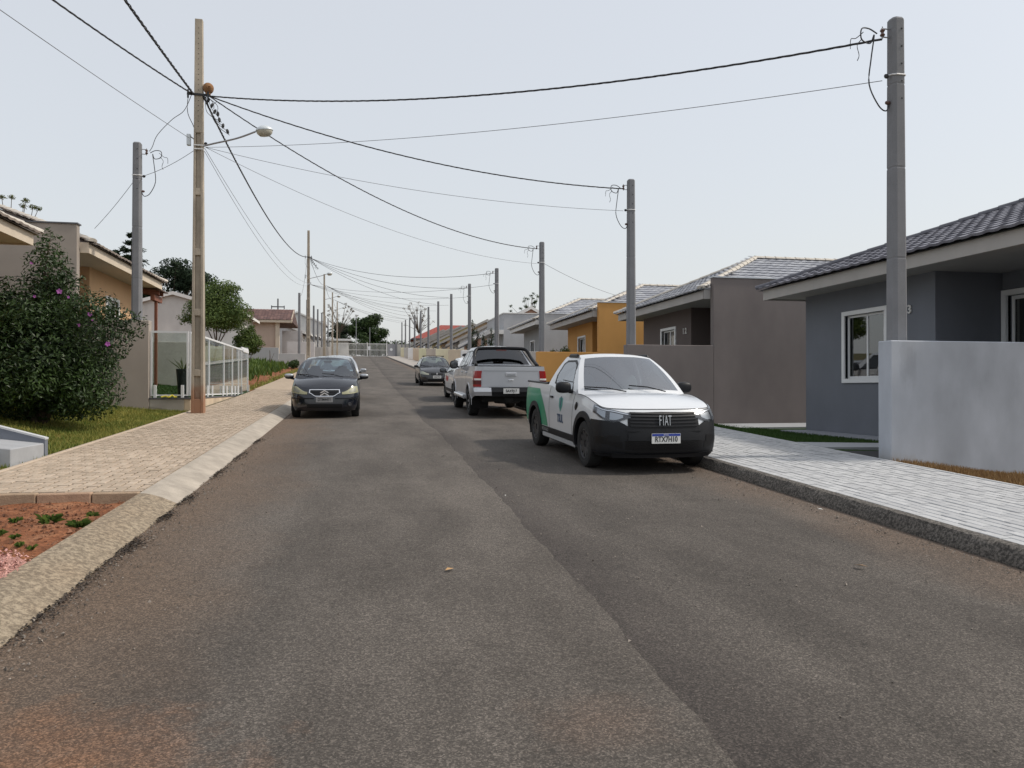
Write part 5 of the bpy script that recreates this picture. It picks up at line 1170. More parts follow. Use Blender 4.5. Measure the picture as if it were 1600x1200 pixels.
# small round-crowned tree beyond the glass fence
def tree(x, y, z, h, cr, label, m, n, s, kind='tree', trunk_r=.09, asp=.5, k=4, split=.42, name='tree', shell=.8, f=.45, seed=1, group=None):
    rd = random.Random(seed); t = thing(name, label, kind, (x, y, z), group)
    cl = [((x+a*cr, y+b*cr, z+h*c), (cr*q, cr*q, h*q2)) for a, b, c, q, q2 in ((0, 0, .74, .62, .20), (-.42, .1, .66, .46, .15), (.42, -.1, .64, .48, .15), (.1, .4, .6, .45, .14), (-.1, -.4, .58, .45, .13), (.15, 0, .88, .36, .11))]
    mb = MB(); clumps(mb, sub(cl, k, f, seed), n, s, asp, shell); mb.build('crown', m, t, recalc=False)
    mb = MB(); top = Vector((x+rd.uniform(-.1, .1), y, z+h*split)); mb.tube(catmull([(x, y, z-.3), (x+.04*h*rd.uniform(-1, 1), y, z+h*split*.5), top], 5), trunk_r, 8, r2=trunk_r*.7)
    limbs(mb, top, [c for c, r in cl], trunk_r*.6, .012, rd); mb.build('trunk', M['bark'], t, smooth=3.2)
    return t
tree(-6.85, 40.0, zbare(-6.85, 40)-.05, 4.9, 1.95, 'small round-crowned green tree behind the glass fence', M['leaf_tree'], 20000, .062, seed=4, trunk_r=.06, split=.3)
tree(-5.75, 42.0, zbare(-5.75, 42)-.1, 2.9, .85, 'shrubby green sapling right of the round-crowned tree', M['leaf_tree'], 6500, .065, seed=9, trunk_r=.04, split=.2)
def conifer(x, y, z, h, r, label, m, seed, tiers=16, bare=.12, droop=.18):
    rd = random.Random(seed); t = thing('conifer_tree', label, 'tree', (x, y, z)); mb = MB(); tr = MB(); tr.tube([(x, y, z-.5), (x, y, z+h*.98)], .2, 7, r2=.03)
    for i in range(tiers):
        f = i/(tiers-1); zz = z+h*(bare+(1-bare)*f); rr = r*(1-f)**.75*rd.uniform(.75, 1.1)+.25; nb = 7
        for j in range(nb):
            a = 2*pi*j/nb + rd.uniform(-.4, .4); l = rr*rd.uniform(.7, 1.15); tip = Vector((x+l*cos(a), y+l*sin(a), zz-droop*l+rd.uniform(-.1, .3))); st = Vector((x, y, zz)); tr.tube([st, tip], .035, 4, r2=.01)
            for q in range(int(110*l/ r)+30):
                u = rd.uniform(.25, 1.05); p = st.lerp(tip, u) + Vector((rd.gauss(0, .16), rd.gauss(0, .16), rd.gauss(0, .13)))*(.5+l*.25); leaf(mb, p, Vector((rd.gauss(0, .5), rd.gauss(0, .5), 1)), rd.uniform(.14, .28), .4)
    mb.build('crown', m, t, recalc=False); tr.build('trunk', M['bark'], t, smooth=3.2); return t
conifer(-20.3, 75, rz(75)+.1, 11.6, 3.0, 'dark layered conifer behind the peach house roof, the left one', M['leaf_dark'], 2)
conifer(-22.5, 78, rz(78)+.2, 10.2, 2.6, 'smaller dark conifer between the two layered ones', M['leaf_dark'], 12)
# broad dark tree with flat layered crown
t = thing('broad_tree', 'broad dark flat-layered tree left of the nearest lamp pole', 'tree', (-17.3, 78, rz(78))); cl = []
rd = random.Random(8); x, y, z = -17.3, 78, rz(78)
for i in range(40): cl.append(((x+rd.uniform(-3.0, 3.0), y+rd.uniform(-2, 2), z+rd.uniform(3.2, 9.6)), (rd.uniform(1.1, 2.0), 1.4, rd.uniform(.5, .9))))
cl = [c for c in cl if abs(c[0][0]-x) < 4.6*(1-((c[0][2]-z-5.5)/4.6)**2)+.2]
mb = MB(); clumps(mb, cl, 30000, .15, .5, .95); mb.build('crown', M['leaf_dark'], t, recalc=False)
mb = MB(); mb.tube([(x, y, z-.5), (x, y, z+5)], .28, 8, r2=.15); limbs(mb, (x, y, z+3), [c for c, r in cl], .12, .03); mb.build('trunk', M['bark'], t)
# tip of a tree over the left roof
t = thing('tree', 'sparse treetop showing over the tiled roof at the left edge', 'tree', (-13.4, 33, 2)); cl = []; rd = random.Random(5)
tips = [(-13.6, 33, 8.95), (-13.25, 33, 8.95), (-12.95, 33.3, 8.7), (-12.75, 33, 8.85), (-12.5, 33, 8.6), (-13.4, 33.2, 8.5), (-12.3, 33, 8.55), (-13.9, 33, 9.3), (-13.0, 33, 8.2)]
mb = MB(); clumps(mb, [(c, (.15, .15, .10)) for c in tips], 700, .06, .3, .9); mb.build('crown', M['leaf_pale'], t, recalc=False); mb = MB(); limbs(mb, (-13.4, 33, 4.5), tips, .05, .008); mb.tube([(-13.4, 33, 1.5), (-13.4, 33, 4.6)], .09); mb.build('trunk', M['bark'], t)
# beyond the gate
def far_tree(x, y, h, w, label, m, n, s, seed, name='tree'):
    rd = random.Random(seed); z = rz(y); t = thing(name, label, 'tree', (x, y, z)); cl = []
    for i in range(34):
        a = rd.uniform(0, 6.28); q = rd.random()**.6; zz = rd.uniform(.08, .9); wv = sqrt(max(.05, 1-((zz-.45)/.56)**2)); cl.append(((x+w*.8*q*wv*cos(a), y+w*.6*q*wv*sin(a), z+h*zz), (w*.30, w*.3, h*.13)))
    mb = MB(); clumps(mb, cl, n, s, .55, .8); mb.build('crown', m, t, recalc=False); mb = MB(); mb.tube([(x, y, z-.5), (x, y, z+h*.5)], .3, 7, r2=.15); limbs(mb, (x, y, z+h*.3), [c for c, r in cl], .1, .03, rd); mb.build('trunk', M['bark'], t); return t
far_tree(1.7, 160, 8.4, 4.4, 'dark round-crowned tree behind the gate', M['leaf_mid'], 12000, .26, 3)
mb = MB()
for i in range(70):
    x_ = -26+i*.85; clumps(mb, [((x_, 156+random.uniform(-.4, .4), rz(156)+1.2+random.uniform(-.2, .5)), (.9, .7, 1.6))], 420, .2, .6, .8)
mb.build('foliage', M['leaf_mid'], hd_, recalc=False)
far_tree(-3.6, 168, 7.0, 4.0, 'low dark tree behind the gatehouse', M['leaf_dark'], 4500, .26, 6)
def bare_tree(x, y, h, w, label, seed, m, n):
    rd = random.Random(seed); z = rz(y); t = thing('bare_tree', label, 'tree', (x, y, z)); mb = MB(); mb.tube([(x, y, z-.5), (x, y, z+h*.45)], .16, 6, r2=.1); tips = []
    for i in range(34):
        a = rd.uniform(0, 6.28); q = rd.uniform(.2, 1); tips.append(Vector((x+w*q*cos(a), y+w*q*sin(a)*.6, z+h*rd.uniform(.6, 1)-q*h*.1)))
    limbs(mb, (x, y, z+h*.4), tips, .06, .02, rd); mb.build('trunk', M['bark'], t)
    mb = MB(); clumps(mb, [(tuple(c), (w*.11, w*.11, w*.07)) for c in tips], n, .13, .45, .9); mb.build('leaf_sprays', m, t, recalc=False)
bare_tree(-4.0, 163, 11.5, 3.6, 'half-bare thin tree behind the gate posts', 2, M['leaf_brown'], 900)
bare_tree(12.0, 158, 11.5, 3.6, 'half-bare thin tree left of the red roof', 7, M['leaf_brown'], 700)
bare_tree(29.0, 130, 12.3, 3.6, 'sparse leafy treetop over the clay roof on the right', 9, M['leaf_mid'], 1500)
# cypress shrubs before the salmon gable
for i, (x, y, h, r) in enumerate(((7.9, 55.4, 3.3, .42), (8.2, 53.9, 3.6, .45), (7.6, 52.2, 4.0, .5), (8.1, 50.2, 2.9, .45), (8.3, 48.4, 3.2, .5))):
    z = padR(4)-.2; t = thing('cypress_shrub', ['dark cypress shrub, leftmost before the salmon gable', 'dark cypress shrub, second from the left before the salmon gable', 'tallest dark cypress shrub before the salmon gable', 'short dark cypress shrub right of the pole', 'dark cypress shrub nearest the light grey box house'][i], 'shrub', (x, y, z))
    mb = MB(); clumps(mb, [((x+.1*sin(j*2.3), y, z+h*(.12+.8*j/7)), (r*(1.05-j/8.5), r*(1.05-j/8.5), h*.1)) for j in range(8)], 1500, .10, .35, .8, up=.9); mb.build('crown', M['leaf_dark'], t, recalc=False); MB().tube([(x, y, z-.2), (x, y, z+h*.9)], .05, 6, r2=.02).build('trunk', M['bark'], t)
# plants along the ochre house terrace
for i in range(5):
    x, y = 9.0+.25*(i % 2), 33.2+1.05*i; z = padR(2)+.9; t = thing('terrace_plant', 'leafy plant, number %s from the near end of the row before the ochre house' % ('one', 'two', 'three', 'four', 'five')[i], 'plant', (x, y, z-.4), 'plants before the ochre house')
    mb = MB(); clumps(mb, [((x, y, z+.55), (.38, .38, .42)), ((x+.1, y+.2, z+.85), (.25, .25, .3))], 420, .10, .4, .9); mb.build('leaves', M['weed'] if i % 2 else M['leaf_pale'], t, recalc=False); MB().tube([(x, y, z-.5), (x, y, z+.6)], .02).build('stem', M['bark'], t)
# weeds
def weed(x, y, zf, label, s=.16, n=34, m='weed', name='weed_tuft', group=None):
    z = zf(x, y); mb = MB()
    for i in range(int(n*1.8)):
        a = random.uniform(0, 6.28); l = s*random.uniform(.5, 1.25); d = Vector((cos(a), sin(a), random.uniform(.25, 1.4))).normalized()*l; b = Vector((x+random.gauss(0, s*.12), y+random.gauss(0, s*.12), z)); q = Vector((-sin(a), cos(a), 0))*s*.04
        mb.face([b-q*.5, b+q*.5, b+d*.55+q+Vector((0, 0, .02)), b+d*1.0-Vector((0, 0, l*.15)), b+d*.55-q+Vector((0, 0, .02))])
    o = mb.build(name, M[m], origin=(x, y, z), recalc=False); tag(o, label, 'weed', group)
wl = [(-2.55, 7.12, .12, 46, 'leafy green weed tuft in the middle of the bare earth strip'), (-2.28, 6.95, .11, 40, 'sprawling weed close to the kerb on the bare earth strip'), (-2.85, 7.2, .06, 18, 'small flat weed left of the leafy tuft'), (-2.6, 6.55, .05, 16, 'tiny weed in front of the leafy tuft'), (-2.75, 6.65, .07, 22, 'thin weed near the left edge of the bare earth'), (-2.35, 7.5, .06, 16, 'small weed at the kerb edge, nearest the road'), (-2.45, 6.25, .05, 12, 'weed sprig beside the pink gravel'), (-2.3, 6.1, .045, 12, 'low weed sprig between gravel and kerb')]
for x, y, s, n, lab in wl: weed(x, y, zsoil, lab, s, n)
mb = MB()
for i in range(5200):
    x = random.uniform(-10, -4.6); y = random.uniform(34, 61.5) 
    if random.random() > sm(4.8, 6.2, -x) or y < 36+2*sin(x*3): continue
    z = zbare(x, y); h = random.uniform(.2, .65); a = random.uniform(0, 6.28); w = .035; b = Vector((x, y, z)); d = Vector((cos(a)*.4, sin(a)*.4, 1))*h; q = Vector((-sin(a), cos(a), 0))*w
    mb.face([b-q, b+q, b+d*.6+q*1.6, b+d, b+d*.6-q*1.6])
tag(mb.build('weeds', M['weed'], recalc=False), 'tall weeds overgrowing the vacant plot', 'weeds', kind='stuff')
mb = MB()
for i in range(1500):
    y = random.uniform(31.2, 60); x = -4.15-abs(random.gauss(0, .25)); z = zbare(x, y); h = random.uniform(.04, .14); a = random.uniform(0, 6.28); q = Vector((-sin(a), cos(a), 0))*.02; b = Vector((x, y, z)); mb.face([b-q, b+q, b+Vector((cos(a)*h*.6, sin(a)*h*.6, h))])
tag(mb.build('verge_grass', M['grass_l'], recalc=False), 'thin dry grass along the edge of the vacant plot', 'grass', kind='stuff')
# dark stem standing in the vacant plot, shrubs by the far left walls
for i, (x, y, s, lab) in enumerate(((-4.9, 60.6, .6, 'dark low shrub at the foot of the low grey wall'), (-5.6, 84.6, .9, 'dark shrub by the far left walls, the nearer one'), (-5.3, 95, 1.0, 'dark shrub by the far left walls, the farther one'))):
    z = rz(y)+.2; t = thing('shrub', lab, 'shrub', (x, y, z)); mb = MB(); clumps(mb, [((x, y, z+s*.5), (s*.7, s*.7, s*.5)), ((x+.3*s, y, z+s*.75), (s*.4, s*.4, s*.35))], 900, .09, .5, .9); mb.build('crown', M['leaf_mid'], t, recalc=False); MB().tube([(x, y, z-.3), (x, y, z+s*.5)], .03).build('stem', M['bark'], t)
o = thing('sapling', 'thin dark dead sapling standing in the vacant plot', 'sapling', (-6.2, 57, zbare(-6.2, 57))); MB().tube([(-6.2, 57, zbare(-6.2, 57)-.1), (-6.25, 57, zbare(-6.2, 57)+1.3)], .05, 6, r2=.02).build('stem', M['bark'], o); MB().tube([(-6.2, 57, zbare(-6.2, 57)+.5), (-5.95, 57, zbare(-6.2, 57)+1.1)], .025, 5, r2=.01).build('twig', M['bark'], o)
# scraps of litter on the road
for i, (x, y, s, c, lab) in enumerate(((1.25, 11.6, .045, (.6, .6, .57), 'white paper scrap in the middle of the road'), (1.55, 8.15, .025, (.6, .6, .57), 'tiny white scrap beside the asphalt seam'), (4.50, 6.9, .028, (.75, .75, .72), 'small white pebble by the right kerb'), (.62, 5.35, .05, (.38, .23, .10), 'dry tan leaf on the asphalt left of the seam'), (3.55, 4.95, .055, (.26, .18, .11), 'dry brown leaf on the right lane'))):
    z = rz(y)+.03; a = i*1.3
    o = MB().face([(x-s*cos(a), y-s*sin(a), z), (x+s*.4*sin(a), y-s*.4*cos(a), z+.012), (x+s*cos(a), y+s*sin(a), z+.004), (x-s*.4*sin(a), y+s*.4*cos(a), z+.008)]).build('litter_scrap', mat('scrap%d' % i, c, .8), origin=(x, y, z), recalc=False)
    tag(o, lab, 'litter')
# ================================================================ VEHICLES
def paint(name, c, metallic=0.0, rough=.28): return mat('paint_'+name, c, rough, metal=metallic, coat=.7, spec=.5, var=.03, vs=2)
V = dict(pearl=paint('pearl', (.50, .52, .555), .25, .3), white=paint('white', (.66, .68, .70)), silver=paint('silver', (.44, .46, .49), .5, .3), navy=paint('navy', (.0065, .0085, .015), .05, .2), blackp=paint('black', (.010, .010, .012), .0, .25), green=mat('paint_green', (.0, .27, .13), .35, coat=.3),
    greyp=paint('grey', (.30, .31, .33), .5, .3),
    plastic=mat('black_plastic', (.011, .012, .0145), .5, spec=.3, bump=.05, bs=300), dplastic=mat('deep_black_plastic', (.006, .006, .007), .45, spec=.3), under=mat('underbody', (.008, .008, .008), .9),
    tyre=mat('tyre', (.018, .018, .018), .8, bump=.2, bs=90), rim=mat('steel_rim', (.05, .05, .053), .45, metal=.4), alloy=mat('alloy_rim', (.40, .41, .43), .35, metal=.8),
    chrome=mat('chrome', (.74, .75, .77), .22, metal=.75), lamp=mat('lamp_reflector', (.42, .44, .46), .3, metal=.7), lens=glassmat('lamp_lens', (.86, .88, .90), 1.45, rough=.2, floor=-.035), lensm=glassmat('lamp_lens_matt', (.82, .82, .74), 1.45, rough=.45, floor=-.04), dlamp=mat('lamp_dark', (.05, .05, .055), .2, coat=.6),
    yellow=mat('aged_lens', (.46, .45, .34), .5), red=mat('red_lens', (.32, .012, .012), .2, coat=.7), redd=mat('dark_red_lens', (.10, .006, .008), .2, coat=.7), redl=mat('red_letter', (.50, .02, .02), .5),
    glass=glassmat('car_glass', (.50, .60, .61), 1.5, floor=.22), glassd=glassmat('car_glass_dark', (.05, .055, .06), 1.5, floor=.03), glassb=glassmat('car_glass_blue', (.66, .78, .82), 1.5, floor=.09),
    seat=mat('seat_cloth', (.035, .036, .04), .9), seatl=mat('seat_cloth_pale', (.20, .195, .19), .9), plate=mat('plate_white', (.72, .72, .70), .5), plateg=mat('plate_grey', (.30, .30, .30), .5), blue=mat('plate_blue', (.02, .05, .32), .5), ink=mat('plate_ink', (.02, .02, .02), .6),
    tealp=mat('teal_decal', (.05, .30, .25), .4), navyd=mat('navy_decal', (.05, .09, .16), .4))

def pchip(P):
    xs = [p[0] for p in P]; ys = [p[1] for p in P]; n = len(P)
    if n == 2: return lambda x: ys[0] + (ys[1]-ys[0])*max(0, min(1, (x-xs[0])/(xs[1]-xs[0])))
    h = [xs[i+1]-xs[i] for i in range(n-1)]; d = [(ys[i+1]-ys[i])/h[i] for i in range(n-1)]; m = [d[0]] + [0 if d[i-1]*d[i] <= 0 else 2*d[i-1]*d[i]/(d[i-1]+d[i]) for i in range(1, n-1)] + [d[-1]]
    def f(x):
        if x <= xs[0]: return ys[0]
        if x >= xs[-1]: return ys[-1]
        i = 0
        while x > xs[i+1]: i += 1
        t = (x-xs[i])/h[i]; a, b = ys[i], ys[i+1]
        return (2*t**3-3*t*t+1)*a + (t**3-2*t*t+t)*h[i]*m[i] + (-2*t**3+3*t*t)*b + (t**3-t*t)*h[i]*m[i+1]
    return f
class Shape:
    """lower body as a surface S(t, z): t runs round the plan outline from front centre to rear centre"""
    def __init__(s, plan, ztop, zbot, lat, fo, ro, wf=.75, wr=.6):
        q = catmull([(a, b, 0) for a, b in plan], 14); s.pl = [(p.x, max(0, p.y)) for p in q]; s.L = plan[-1][0]
        c = [0]
        for a, b in zip(s.pl[:-1], s.pl[1:]): c.append(c[-1]+math.hypot(b[0]-a[0], b[1]-a[1]))
        s.cum = [x/c[-1] for x in c]; s.len = c[-1]
        s.zt = pchip(ztop); s.zb = pchip(zbot); s.lat = pchip(lat); s.fo = pchip(fo); s.ro = pchip(ro); s.wf = wf; s.wr = wr
    def at(s, t):
        t = max(0, min(1, t)); import bisect
        i = max(0, min(len(s.cum)-2, bisect.bisect_right(s.cum, t)-1)); u = (t-s.cum[i])/max(1e-9, s.cum[i+1]-s.cum[i]); a, b = s.pl[i], s.pl[i+1]
        return a[0]+(b[0]-a[0])*u, a[1]+(b[1]-a[1])*u
    def nrm(s, t):
        a = s.at(t-.004); b = s.at(t+.004); ds, dh = b[0]-a[0], b[1]-a[1]; l = math.hypot(ds, dh) or 1
        return -dh/l, ds/l
    def S(s, t, z, off=0.0):
        ss, hw = s.at(t); zt, zb = s.zt(ss), s.zb(ss); v = (z-zb)/(zt-zb)
        w = max(0, 1-ss/s.wf); r = max(0, 1-(s.L-ss)/s.wr); ns, nh = s.nrm(t)
        s2 = ss + s.fo(v)*w - s.ro(v)*r + ns*off; h2 = hw*s.lat(v) + nh*off
        return Vector((max(0.0, h2), -s2, z))
    def top(s, t, off=0): ss, _ = s.at(t); return s.S(t, s.zt(ss), off)
    def t_s(s, x, lo=0, hi=1):    # t on the flank where the along-length coordinate is x
        a, b = lo, hi
        for _ in range(40):
            m = (a+b)/2
            if s.at(m)[0] < x: a = m
            else: b = m
        return (a+b)/2
    def t_x(s, x, front=True):    # t on the nose or tail where the half width is x
        a, b = (0, s.t_s(s.L*.3)) if front else (s.t_s(s.L*.7), 1)
        for _ in range(40):
            m = (a+b)/2
            if (s.at(m)[1] < x) == front: a = m
            else: b = m
        return (a+b)/2
    def patch(s, t0, t1, zlo, zhi, off, n=12, rows=3):
        f = lambda q, t: q(t) if callable(q) else q
        return [[s.S(t0+(t1-t0)*i/n, f(zlo, t0+(t1-t0)*i/n) + (f(zhi, t0+(t1-t0)*i/n)-f(zlo, t0+(t1-t0)*i/n))*j/rows, off) for i in range(n+1)] for j in range(rows+1)]
def coons(A, B, C, D, nu, nw):
    """A(u) front, B(u) rear, C(w) at u=0, D(w) at u=1"""
    rows = []
    for j in range(nw+1):
        w = j/nw; r = []
        for i in range(nu+1):
            u = i/nu
            p = A(u)*(1-w)+B(u)*w + C(w)*(1-u)+D(w)*u - (A(0)*(1-u)*(1-w)+A(1)*u*(1-w)+B(0)*(1-u)*w+B(1)*u*w); r.append(p)
        rows.append(r)
    return rows
def half(mb, rows): mb.grid(rows); return mb
def lin(a, b): a = Vector(a); b = Vector(b); return lambda w: a.lerp(b, w)
def bow(a, b, up): a = Vector(a); b = Vector(b); up = Vector(up); return lambda w: a.lerp(b, w) + up*(4*w*(1-w))
def crown(c, e, p=2.0):   # across the car: centre point to edge point, flat in the middle
    c = Vector(c); e = Vector(e); return lambda u: Vector((e.x*u, c.y+(e.y-c.y)*u**p, c.z+(e.z-c.z)*u**p))
def wheel(root, x, y, r, w, rimk='rim', spokes=8, rs=.66, name='wheel', cx=1):
    o = bpy.data.objects.new(name, None); COL.objects.link(o); o.parent = root; o.location = (x, y, r); o.empty_display_size = .1
    mb = MB(); mb.lathe([(r*rs, -w*.48), (r*.80, -w*.52), (r*.94, -w*.47), (r*.995, -w*.33), (r, 0), (r*.995, w*.33), (r*.94, w*.47), (r*.80, w*.52), (r*rs, w*.48), (r*rs*.97, w*.3)], (0, 0, 0), (cx, 0, 0), 40); mb.build('tyre', V['tyre'], o, local=True, smooth=.7)
    mb = MB(); q = r*rs
    mb.lathe([(q*.99, w*.46), (q*.93, w*.47), (q*.88, w*.40), (q*.86, w*.22), (q*.30, w*.18), (q*.28, w*.30), (q*.001, w*.32)], (0, 0, 0), (cx, 0, 0), 40); mb.build('rim', V['under'] if rimk == 'alloy' else V[rimk], o, local=True, smooth=.7)
    sp = MB()
    for k in range(spokes):
        a = 2*pi*k/spokes; ca, sa = cos(a), sin(a); wd = q*(.13 if rimk == 'alloy' else .2)
        def P(rr, s, h): return (cx*h, rr*ca - s*sa, rr*sa + s*ca)
        sp.hexa([P(q*.25, -wd*1.1, w*.2), P(q*.25, wd*1.1, w*.2), P(q*.90, wd*.8, w*.22), P(q*.90, -wd*.8, w*.22)], [P(q*.25, -wd, w*.36), P(q*.25, wd, w*.36), P(q*.90, wd*.7, w*.43), P(q*.90, -wd*.7, w*.43)])
    sp.build('spokes', V[rimk], o, local=True); return o
def ring_arc(sh, sw, R0, R1, zc, off, a0=-.15, a1=pi+.15, n=26, edge=.02):
    """arch flare following the flank"""
    rows = [[], [], [], []]
    for i in range(n+1):
        a = a0+(a1-a0)*i/n
        for k, (R, o) in enumerate(((R0, -edge), (R0, off), (R1, off*.9), (R1+.004, -.002))):
            ss = sw - R*cos(a); z = max(.16, zc+R*sin(a)); rows[k].append(sh.S(sh.t_s(ss), z, o))
    return rows

def make_car(name, label, loc, rz_, P, group=None, rx=0.0):
    """P: dictionary of the vehicle's measurements; front of the car is local +Y, origin under the front bumper"""
    root = thing(name, label, 'car' if not P.get('bed') else 'pickup', loc, group, rz_, rx)
    sh = Shape(P['plan'], P['ztop'], P['zbot'], P['lat'], P['fo'], P['ro'], P.get('wf', .75), P.get('wr', .6)); Lc = sh.L
    body = V[P['paint']]; R = P['R']; sw = P['wheels']; Ra = P.get('arch', R*1.16)
    # lower body shell with wheel arches opened
    mb = MB(); nt_, nv = 170, 22; pts = []
    for i in range(nt_+1):
        t = i/nt_; ss, _ = sh.at(t); zt, zb = sh.zt(ss), sh.zb(ss); pts.append([sh.S(t, zb+(zt-zb)*j/nv) for j in range(nv+1)])
    idx = {}
    def vid(i, j):
        if (i, j) not in idx:
            p = pts[i][j].copy()
            for w in sw:      # pull vertices close to an arch onto its circle
                if p.x > .45:
                    d = math.hypot(-p.y-w, p.z-R)
                    if abs(d-Ra) < .035 and d > 0: p.y = -(w + (-p.y-w)*Ra/d); p.z = R+(p.z-R)*Ra/d
            idx[(i, j)] = len(mb.v); mb.v.append(tuple(p))
        return idx[(i, j)]
    for i in range(nt_):
        for j in range(nv):
            c = (pts[i][j]+pts[i+1][j+1])/2
            if c.x > .45 and any(math.hypot(-c.y-w, c.z-R) < Ra for w in sw): continue
            mb.f.append((vid(i, j), vid(i+1, j), vid(i+1, j+1), vid(i, j+1)))
    mb.mirror(); mb.build('body', body, root, local=True, smooth=.6, weld=.0005)
    # underbody and arch liners
    ub = MB(); ub.box(-.62*P['hw']/.86, .62*P['hw']/.86, -(Lc-.25), -.2, P.get('ubz', .2), .62); ub.box(-.8*P['hw']/.86, .8*P['hw']/.86, -(sw[1]-Ra), -(sw[0]+Ra), P.get('ubz', .2), .45+P.get('ubz', .2)-.2)
    ub.build('underbody', V['under'], root, local=True)
    for w in sw:
        ln = MB(); rows = [[(x, -(w-(Ra+.01)*cos(a)), R+(Ra+.01)*sin(a)) for a in [-.35+(pi+.7)*k/18 for k in range(19)]] for x in (.45, sh.at(sh.t_s(w))[1]*.985)]
        ln.grid(rows); ln.face([(.46, p[1], p[2]) for p in rows[0]]); ln.lr('arch_liner', V['under'], root, local=True, recalc=False)
    tw = P.get('tw', .2)
    for w in sw:
        for s in (-1, 1): wheel(root, s*(sh.at(sh.t_s(w))[1]-tw*.5-.012), -w, R, tw, P.get('rimk', 'rim'), P.get('spokes', 8), P.get('rs', .64), cx=s)
    # hood
    tc = sh.t_s(P.get('corner', .22)); tw_ = sh.t_s(P['cowl'][0]); cw = sh.top(tw_); cc = Vector((0, -P['cowl'][1], P['cowl'][2])); ck = crown(cc, cw)
    F = lambda u: sh.top(tc*u); E = lambda w: sh.top(tc+(tw_-tc)*w); hb = P.get('hoodbow', .03)
    rows = coons(F, ck, bow(F(0), cc, (0, 0, hb)), E, 18, 16)
    mb = MB(); mb.grid(rows); mb.mirror(); mb.build('hood', body, root, local=True, smooth=.9, weld=.001)
    g = P['gh']; hdr_c, hdr_e, rr_c, rr_e = [Vector((a, -b, c)) for a, b, c in g['pts']]
    H = crown(hdr_c, hdr_e, 2.4); Rr = crown(rr_c, rr_e, 2.4)
    # windscreen with pillars
    rows = coons(ck, H, lin(cc, hdr_c), bow(cw, hdr_e, g.get('abow', (0.02, 0, .02))), 20, 16); fr = MB(); gl = MB(); nu = 20
    for j in range(16):
        for i in range(nu):
            q = [rows[j][i], rows[j][i+1], rows[j+1][i+1], rows[j+1][i]]
            (gl if (i < nu-2 and 1 <= j < 15) else fr).face(q)
    fr.mirror(); fr.build('windscreen_frame', V['dplastic'] if P.get('dark_pillar') else body, root, local=True, smooth=.9, weld=.001)
    gl.mirror(); gl.build('windscreen', V[P.get('wsglass', 'glass')], root, local=True, smooth=3.2, weld=.001)
    # roof
    rows = coons(H, Rr, bow(hdr_c, rr_c, (0, 0, g.get('rbow', .035))), bow(hdr_e, rr_e, (0, 0, g.get('rbow', .035)*.8)), 16, 14); mb = MB(); mb.grid(rows); mb.mirror(); mb.build('roof', body, root, local=True, smooth=.9, weld=.001)
    # flank of the cabin: ruled between belt and roof rail
    tb = sh.t_s(g['belt_end']); rail = bow(hdr_e, rr_e, (0, 0, g.get('rbow', .035)*.8))
    def side(s_, z, off=0.0):
        t = sh.t_s(s_); bt = sh.top(t); w = (s_+hdr_e.y)/(rr_e.y*-1+hdr_e.y); w = max(0, min(1, w)); rp = rail(w); k = max(0, min(1.0, (z-bt.z)/max(.05, rp.z-bt.z)))
        k2 = k + .10*k*(1-k)*0; x = bt.x*(1-k)+rp.x*k + .035*4*k*(1-k)*.5
        return Vector((x+off, -s_, z))
    zr = lambda s_: rail(max(0, min(1, (s_+hdr_e.y)/(hdr_e.y-rr_e.y)))).z
    # outline: belt from cowl to belt_end, rear pillar up, rail forward, A pillar down; tessellated strip between lower and upper curves
    n = 40; s0, s1 = P['cowl'][0], g['belt_end']; ah, rh = -hdr_e.y, -rr_e.y
    A = bow(cw, hdr_e, g.get('abow', (0.02, 0, .02)))
    def upper(s_):
        if s_ <= ah: w = (s_-s0)/(ah-s0); return A(w).z
        if s_ <= rh: return zr(s_)
        w = (s_-rh)/max(1e-6, s1-rh); return rr_e.z + (sh.top(tb).z-rr_e.z)*w**g.get('cp', 1.15)
    wins = g['wins']     # list of (lower list, upper list) polygons in (s, z): openings
    def inside(poly, x, y):
        c = False; k = len(poly)
        for i in range(k):
            x1, y1 = poly[i]; x2, y2 = poly[(i+1) % k]
            if (y1 > y) != (y2 > y) and x < (x2-x1)*(y-y1)/(y2-y1)+x1: c = not c
        return c
    mb = MB(); m = 22; n = 96
    cells = {}
    def cpt(i, j):
        s_ = s0+(s1-s0)*i/n; zl = sh.top(sh.t_s(s_)).z; zu = max(zl+.0005, upper(s_)); return s_, zl+(zu-zl)*j/m
    for i in range(n):
        for j in range(m):
            q = [cpt(i, j), cpt(i+1, j), cpt(i+1, j+1), cpt(i, j+1)]; cx_ = sum(a for a, b in q)/4; cz = sum(b for a, b in q)/4
            if any(inside(w, cx_, cz) for w in wins): continue
            mb.face([side(a, b) for a, b in q])
    mb.lr('cabin_side', body, root, local=True, smooth=.9, weld=.001)
    for w in wins:
        gsk = MB(); k = len(w); cxx = sum(a for a, b in w)/k; czz = sum(b for a, b in w)/k
        inn = [(a+(cxx-a)*.07, b+(czz-b)*.09) for a, b in w]; outp = [(a-(cxx-a)*.05, b-(czz-b)*.07) for a, b in w]
        for i in range(k):
            j = (i+1) % k; gsk.face([side(*outp[i], .006), side(*outp[j], .006), side(*inn[j], .006), side(*inn[i], .006)])
        gsk.lr('window_trim', V['dplastic'], root, local=True, recalc=False)
        for sg in (1, -1):
            p = MB(); p.face([(sg*v.x, v.y, v.z) for v in [side(*q, .004) for q in w]]); p.build('side_window', V[P.get('sglass', P.get('wsglass', 'glass'))], root, local=True)
